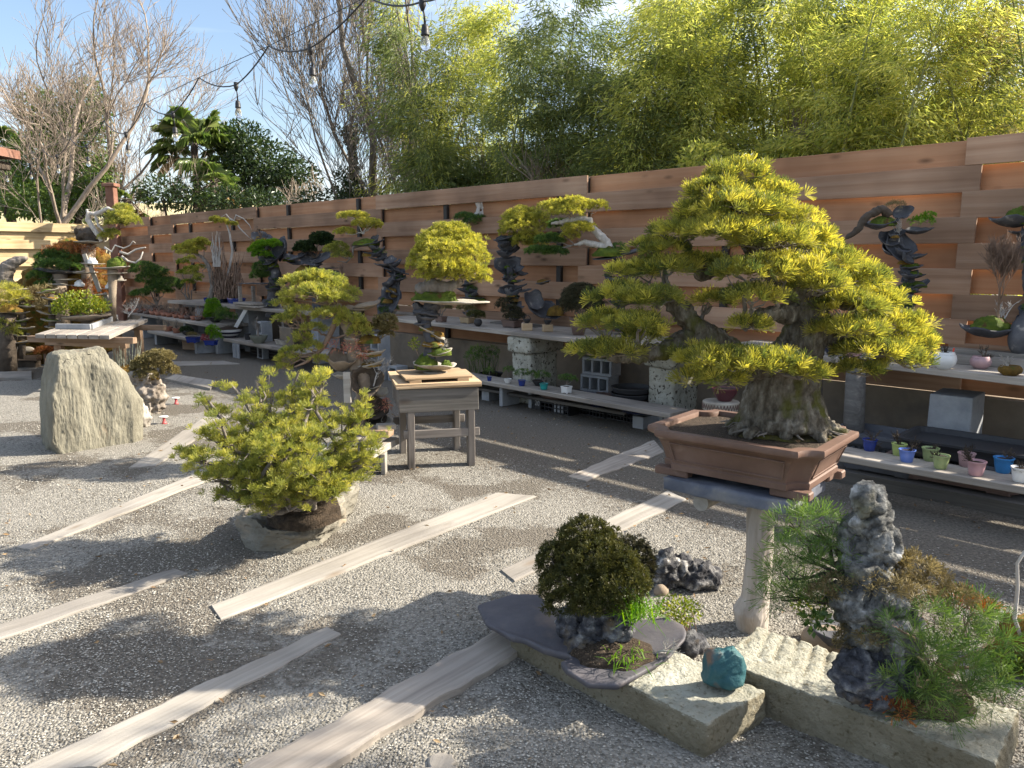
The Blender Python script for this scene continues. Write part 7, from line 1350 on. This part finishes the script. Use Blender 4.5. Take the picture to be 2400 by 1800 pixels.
mb = MB().tube([PV(x, y, YD - .08) for x, y in ((238, 566), (226, 546), (215, 530), (206, 515), (208, 500), (222, 502), (240, 496), (252, 488), (270, 493), (290, 500))], [.025, .028, .032, .034, .032, .03, .026, .022, .016, .005], 9).tube([PV(x, y, YD - .08) for x, y in ((208, 505), (203, 492), (212, 490))], [.02, .014, .005], 7).tube([PV(x, y, YD - .08) for x, y in ((222, 502), (228, 520), (232, 532), (250, 545), (262, 555))], [.02, .016, .014, .012, .005], 7).mesh('trunk'); link('trunk', solid(mb, .009, [(18, .008)], ridged=True), m_dead, dp, world_co=True)
cs = pads(dp, [(285, 508, 30, 14), (300, 520, 26, 14, -.05), (275, 524, 24, 12, -.08), (290, 494, 22, 14, .1), (262, 548, 16, 9), (248, 556, 14, 8)], YD - .08, .04, 18, m_needle_o, dens=.7, w=.006); limbs(dp, cs, [PV(270, 495, YD - .08), PV(250, 545, YD - .08)], m_bark, r0=.008, r1=.003, sub=4)
mc = empty('moss_cone', tuple(PV(270, 640, YC2).xy) + (0,), 'mossy green cone on a flat dish with bare pale curling branches', 'bonsai')
YG2 = YC2 - .15; fl(mc, 264, 629, 36, cup=.02, tilt=(0, -.05), mt=m_shell, Y=YG2, th=.02); moss(mc, PV(273, 626, YG2), .13, .11, .14, m_moss, seed=4); MB().tube([PV(262, 760, YG2), PV(264, 690, YG2), PV(264, 632, YG2)], [.06, .05, .07], 9).build('pillar', m_brownstone, mc, smooth=True); fl(mc, 268, 642, 28, cup=.01, tilt=(0, -.05), mt=m_shell, Y=YG2, th=.012)
for (pts) in (((245, 580), (262, 590), (270, 575), (290, 582), (305, 575), (312, 565), (318, 570)), ((285, 600), (300, 612), (318, 616), (330, 605), (335, 590)), ((280, 590), (300, 596), (318, 585), (330, 582), (341, 580))):
    MB().tube([PV(x, y, YG2 + random.uniform(-.05, .05)) for x, y in pts], [.018 - .0023 * i for i in range(len(pts))], 6).build('branch', m_dead, mc, smooth=True)
twigs(mc, PV(300, 735, YG2), .42, .008, m_dead, 71, spread=.8, lean=(.7, 0), name='bare_branch')
# junipers and mossy plate stacks at the far left
jn = empty('plate_stack_juniper', tuple(PV(140, 760, YC2 + .2).xy) + (0,), 'dark juniper spreading over a long curved plate in the crowded left stand', 'bonsai')
MB().tube([PV(150, 790, YC2 + .2), PV(148, 720, YC2 + .2), PV(140, 642, YC2 + .2)], [.12, .10, .10], 10).build('pillar', m_brownstone, jn, smooth=True); fl(jn, 135, 640, 56, cup=.05, tilt=(0, .06), mt=m_slate, Y=YC2 + .2, th=.02, ry=30)
cs = pads(jn, [(110, 606, 26, 16), (140, 598, 30, 18, .1), (170, 610, 26, 16), (130, 622, 34, 14, -.12), (165, 628, 26, 12, -.1), (100, 625, 20, 12), (90, 650, 26, 14, -.1), (105, 668, 20, 10, -.15)], YC2 + .2, .036, 16, m_needle_g, dens=.6, w=.006); limbs(jn, cs, [PV(140, 635, YC2 + .2)], m_bark_gr, r0=.010, r1=.004, sub=2)
bm_ = empty('brown_moss_mass', tuple(PV(190, 640, YC2 + .5).xy) + (0,), 'mass of rusty brown moss and twigs between the plates of the left stand', 'moss planting')
link('rock', crag([(PV(170, 600, YC2 + .5), (.30, .25, .20)), (PV(215, 640, YC2 + .5), (.22, .2, .4)), (PV(190, 700, YC2 + .5), (.35, .25, .5)), (PV(100, 710, YC2 + .5), (.4, .25, .5)), (PV(190, 790, YC2 + .5), (.5, .25, .4)), (PV(90, 800, YC2 + .5), (.5, .25, .5))], .03, [(5, .05), (14, .02)], seed=3), m_moss_br, bm_, world_co=True)
fuzz(bm_, [(150, 585, 40, 14, .2), (200, 595, 36, 20, .25), (240, 650, 26, 26, .2), (205, 690, 40, 30, .2), (110, 700, 50, 30, .25)], YC2, .05, 10, m_rust_f, 'brown_twigs', w=.006, dens=.35); fuzz(bm_, [(105, 692, 34, 22, -.3), (80, 715, 30, 18, -.3), (120, 720, 30, 16, -.4)], YC2, .06, 9, m_dry, 'pale_twigs', w=.007, dens=.4)
for j, (x, base, lab) in enumerate(((50, 830, 'stack of small mossy plates at the left edge of the crowded stand'), (120, 800, 'stack of small stone plates with white pebbles in the crowded stand'))):
    r_ = empty('plate_stack', tuple(PV(x, base, YC2 - .4 - .2 * j).xy) + (0,), lab, 'plant stand', 'plate stacks'); Yp = YC2 - .4 - .2 * j
    MB().tube([PV(x, base + 10, Yp), PV(x + 3, 760, Yp), PV(x, 690, Yp)], [.05, .05, .04], 8).build('pillar', m_bark_dk, r_, smooth=True)
    for i, y in enumerate(range(686, base - 8, 17)): fl(r_, x + (i % 3 - 1) * 9, y, 26 - 3 * j, cup=.03, tilt=(0, random.uniform(-.2, .2)), mt=m_shell, Y=Yp, th=.01); moss(r_, PV(x + (i % 3 - 1) * 9, y - 1, Yp), .085, .07, .045, m_moss_br if i % 2 else m_moss)
lg_ = empty('grassy_planting', tuple(PV(22, 730, YC2 - .5).xy) + (0,), 'yellow green grassy tuft with white pebbles at the left edge', 'plant'); pads(lg_, [(18, 690, 34, 22), (40, 700, 26, 16), (8, 712, 30, 16)], YC2 - .5, .07, 18, m_needle_y, dens=.5, w=.006, name='grass'); link('mound', mound_mesh(PV(20, 730, YC2 - .5), .2, .15, .12), m_moss_br, lg_, world_co=True); pads(lg_, [(12, 765, 34, 22), (30, 780, 24, 14)], YC2 - .5, .04, 14, m_needle_o, dens=.6, w=.006, name='olive_foliage'); MB().tube([PV(18, 880, YC2 - .5), PV(20, 735, YC2 - .5)], [.12, .10], 10).build('pillar', m_bark_dk, lg_, smooth=True)
cr_ = empty('crescent_driftwood', tuple(PV(40, 690, YC2).xy) + (0,), 'thick crescent shaped grey driftwood curling at the left edge', 'driftwood')
mb = MB().tube([PV(x, y, YC2) for x, y in ((62, 604), (40, 612), (20, 625), (10, 645), (14, 662), (30, 676), (52, 680))], [.02, .06, .09, .10, .09, .07, .03], 10).mesh('trunk'); link('trunk', solid(mb, .014, [(10, .014), (30, .006)], stretch=(.5, 1, 2.5), ridged=True), m_bark_gr, cr_, world_co=True); MB().tube([PV(30, 800, YC2), PV(30, 680, YC2)], [.07, .06], 8).build('pillar', m_brownstone, cr_, smooth=True)
# bottom left: beams, log and a white oval stone
lb = empty('beam_shelf', tuple(Vector(G(40, 860))), 'low brown beam shelf at the left edge behind the boulder', 'shelf'); Yb2 = G(40, 862)[1]
for (xa, xb, y, h_, mt, dy) in ((-60, 92, 838, .07, m_bwood, 0), (-60, 90, 854, .10, m_bark_dk, .1)):
    a_, b_ = PV(xa, y, Yb2 + dy), PV(xb, y, Yb2 + dy); beam(lb, a_, b_, .14, h_, mt)
for x in (0, 78): a_ = PV(x, 855, Yb2 + .1); beam(lb, (a_.x, a_.y, .001), (a_.x + .001, a_.y, max(.05, a_.z - .04)), .12, .12, m_bwood, 'leg')
os_ = PV(52, 820, Yb2 + .05); tag(link('oval_stone', crag([(os_, (.17, .12, .055))], .012, [(6, .01)], ridged=False), m_shell), 'pale flat oval stone resting on the low beam shelf', 'stone'); rd = empty('red_twig_plant', tuple(PV(105, 835, Yb2)), 'low dark red twiggy plant between oval stone and boulder', 'plant'); pads(rd, [(105, 825, 24, 12), (125, 820, 16, 10)], Yb2, .03, 10, m_rust_f, dens=.5, w=.005, name='foliage'); MB().tube([Vector((PV(105, 835, Yb2).x, Yb2, 0)), PV(105, 830, Yb2)], .02, 6).build('stem', m_twig, rd)

# ================================================================== string lights
m_cable = plain('black_rubber', (.018, .018, .02), rough=.5); gm, gnt, gb = new_mat('clear_glass'); gb.inputs['Transmission Weight'].default_value = .92; gb.inputs['Roughness'].default_value = .04; gb.inputs['IOR'].default_value = 1.25; gb.inputs['Base Color'].default_value = (.93, .95, .95, 1)
_n = gnt.nodes.new('ShaderNodeTexNoise'); _n.inputs['Scale'].default_value = 40; _r = ramp(gnt, [(.02, .02, .02), (.09, .09, .09)]); gnt.links.new(_n.outputs[0], _r.inputs[0]); gnt.links.new(_r.outputs[0], gb.inputs['Roughness'])
sl = empty('string_light', tuple(PV(728, 112, 5.4)), 'black outdoor string light cord with hanging clear bulbs across the sky', 'string light')
LAMPS = [((990, 4), (996, 56), 4.3), ((728, 112), (732, 156), 5.4), ((553, 199), (557, 235), 6.4), ((405, 266), (410, 297), 7.6), ((295, 313), (299, 338), 9.0), ((203, 342), (206, 366), 10.5), ((133, 365), (136, 385), 12.2), ((70, 385), (72, 402), 14.2), ((14, 396), (16, 411), 16.5)]
CLIPS = [((1120, -60), 3.7), ((860, -8), 4.85), ((629, 108), 5.85), ((466, 182), 6.95), ((340, 242), 8.25), ((243, 283), 9.7), ((165, 325), 11.3), ((100, 350), 13.1), ((40, 372), 15.2), ((-30, 385), 17.5)]
cab = MB()
def sag(a_, b_, s=.035, n=6): return [a_.lerp(b_, i / n) - Vector((0, 0, s * 4 * (i / n) * (1 - i / n) * (b_ - a_).length)) for i in range(n + 1)]
J_ = [PV(*p, Y) for p, q_, Y in LAMPS]; C_ = [PV(*p, Y) for p, Y in CLIPS]
C_ = [C_[0] + (C_[0] - C_[1]) * 3.0] + C_[1:]; C0 = PV(1120, -60, 3.7)
path = [C_[0], C0]
for i in range(len(J_)): path += sag(C0 if i == 0 else C_[i], J_[i])[1:] + sag(J_[i], C_[i + 1], .05)[1:]
cab.tube(path, .0055, 6); cab.build('cable', m_cable, sl, smooth=True)
for (p, q_, Y), j in zip(LAMPS, J_):
    t = PV(*q_, Y); r_ = .021
    so_ = MB().tube([j + Vector((0, 0, .02)), j + Vector((0, 0, -.018)), j + Vector((0, 0, -.045))], [.017, .019, .008], 10).tube([j + Vector((0, 0, -.04)), (j + t) / 2 + Vector((.002, 0, 0)), t], [.005, .005, .006], 6).lathe([(.006, 0), (.017, -.008), (.021, -.03), (.021, -.048), (.023, -.050), (.023, -.058), (.020, -.060)][::-1], c=t, seg=14).build('lamp_socket', m_cable, sl, smooth=True)
    MB().lathe([(.004, -.138), (.016, -.132), (.025, -.115), (.027, -.10), (.022, -.078), (.015, -.062), (.014, -.060)], c=t, seg=16).build('bulb', gm, so_, smooth=True)
    MB().tube([t + Vector((-.006, 0, -.065)), t + Vector((-.008, 0, -.095)), t + Vector((.008, 0, -.10)), t + Vector((.006, 0, -.065))], .0012, 4).build('filament', m_dead, so_)
wr = MB().tube(C_, .0028, 5).build('support_wire', m_cable, smooth=True); tag(wr, 'thin straight wire that carries the string light cord', 'wire')

# ================================================================== leaf litter
n_ = 520; Pl = np.stack([RNG.uniform(-3.2, 3.2, n_), RNG.uniform(2.0, 8.5, n_), np.full(n_, .014)], 1)
Pl = np.concatenate([Pl[(np.abs(Pl[:, 0]) < .7 * Pl[:, 1])], np.array([FP(RNG.uniform(-4.5, 8), RNG.uniform(1.3, 2.6), .012) for _ in range(160)])])
dl = rnd_dirs(len(Pl)); dl[:, 2] *= .12; tag(link('leaf_litter', np_mesh('leaf_litter', *leaves(Pl, unit(dl), .022 + .02 * RNG.random(len(Pl)), .013, fold=.25)), foliage('dry_leaf', [(.10, .06, .03), (.22, .14, .07), (.36, .27, .16)], trans=.1, clump=3)), 'dry brown leaves and bits of bark scattered over the gravel', 'leaf litter', kind='stuff')
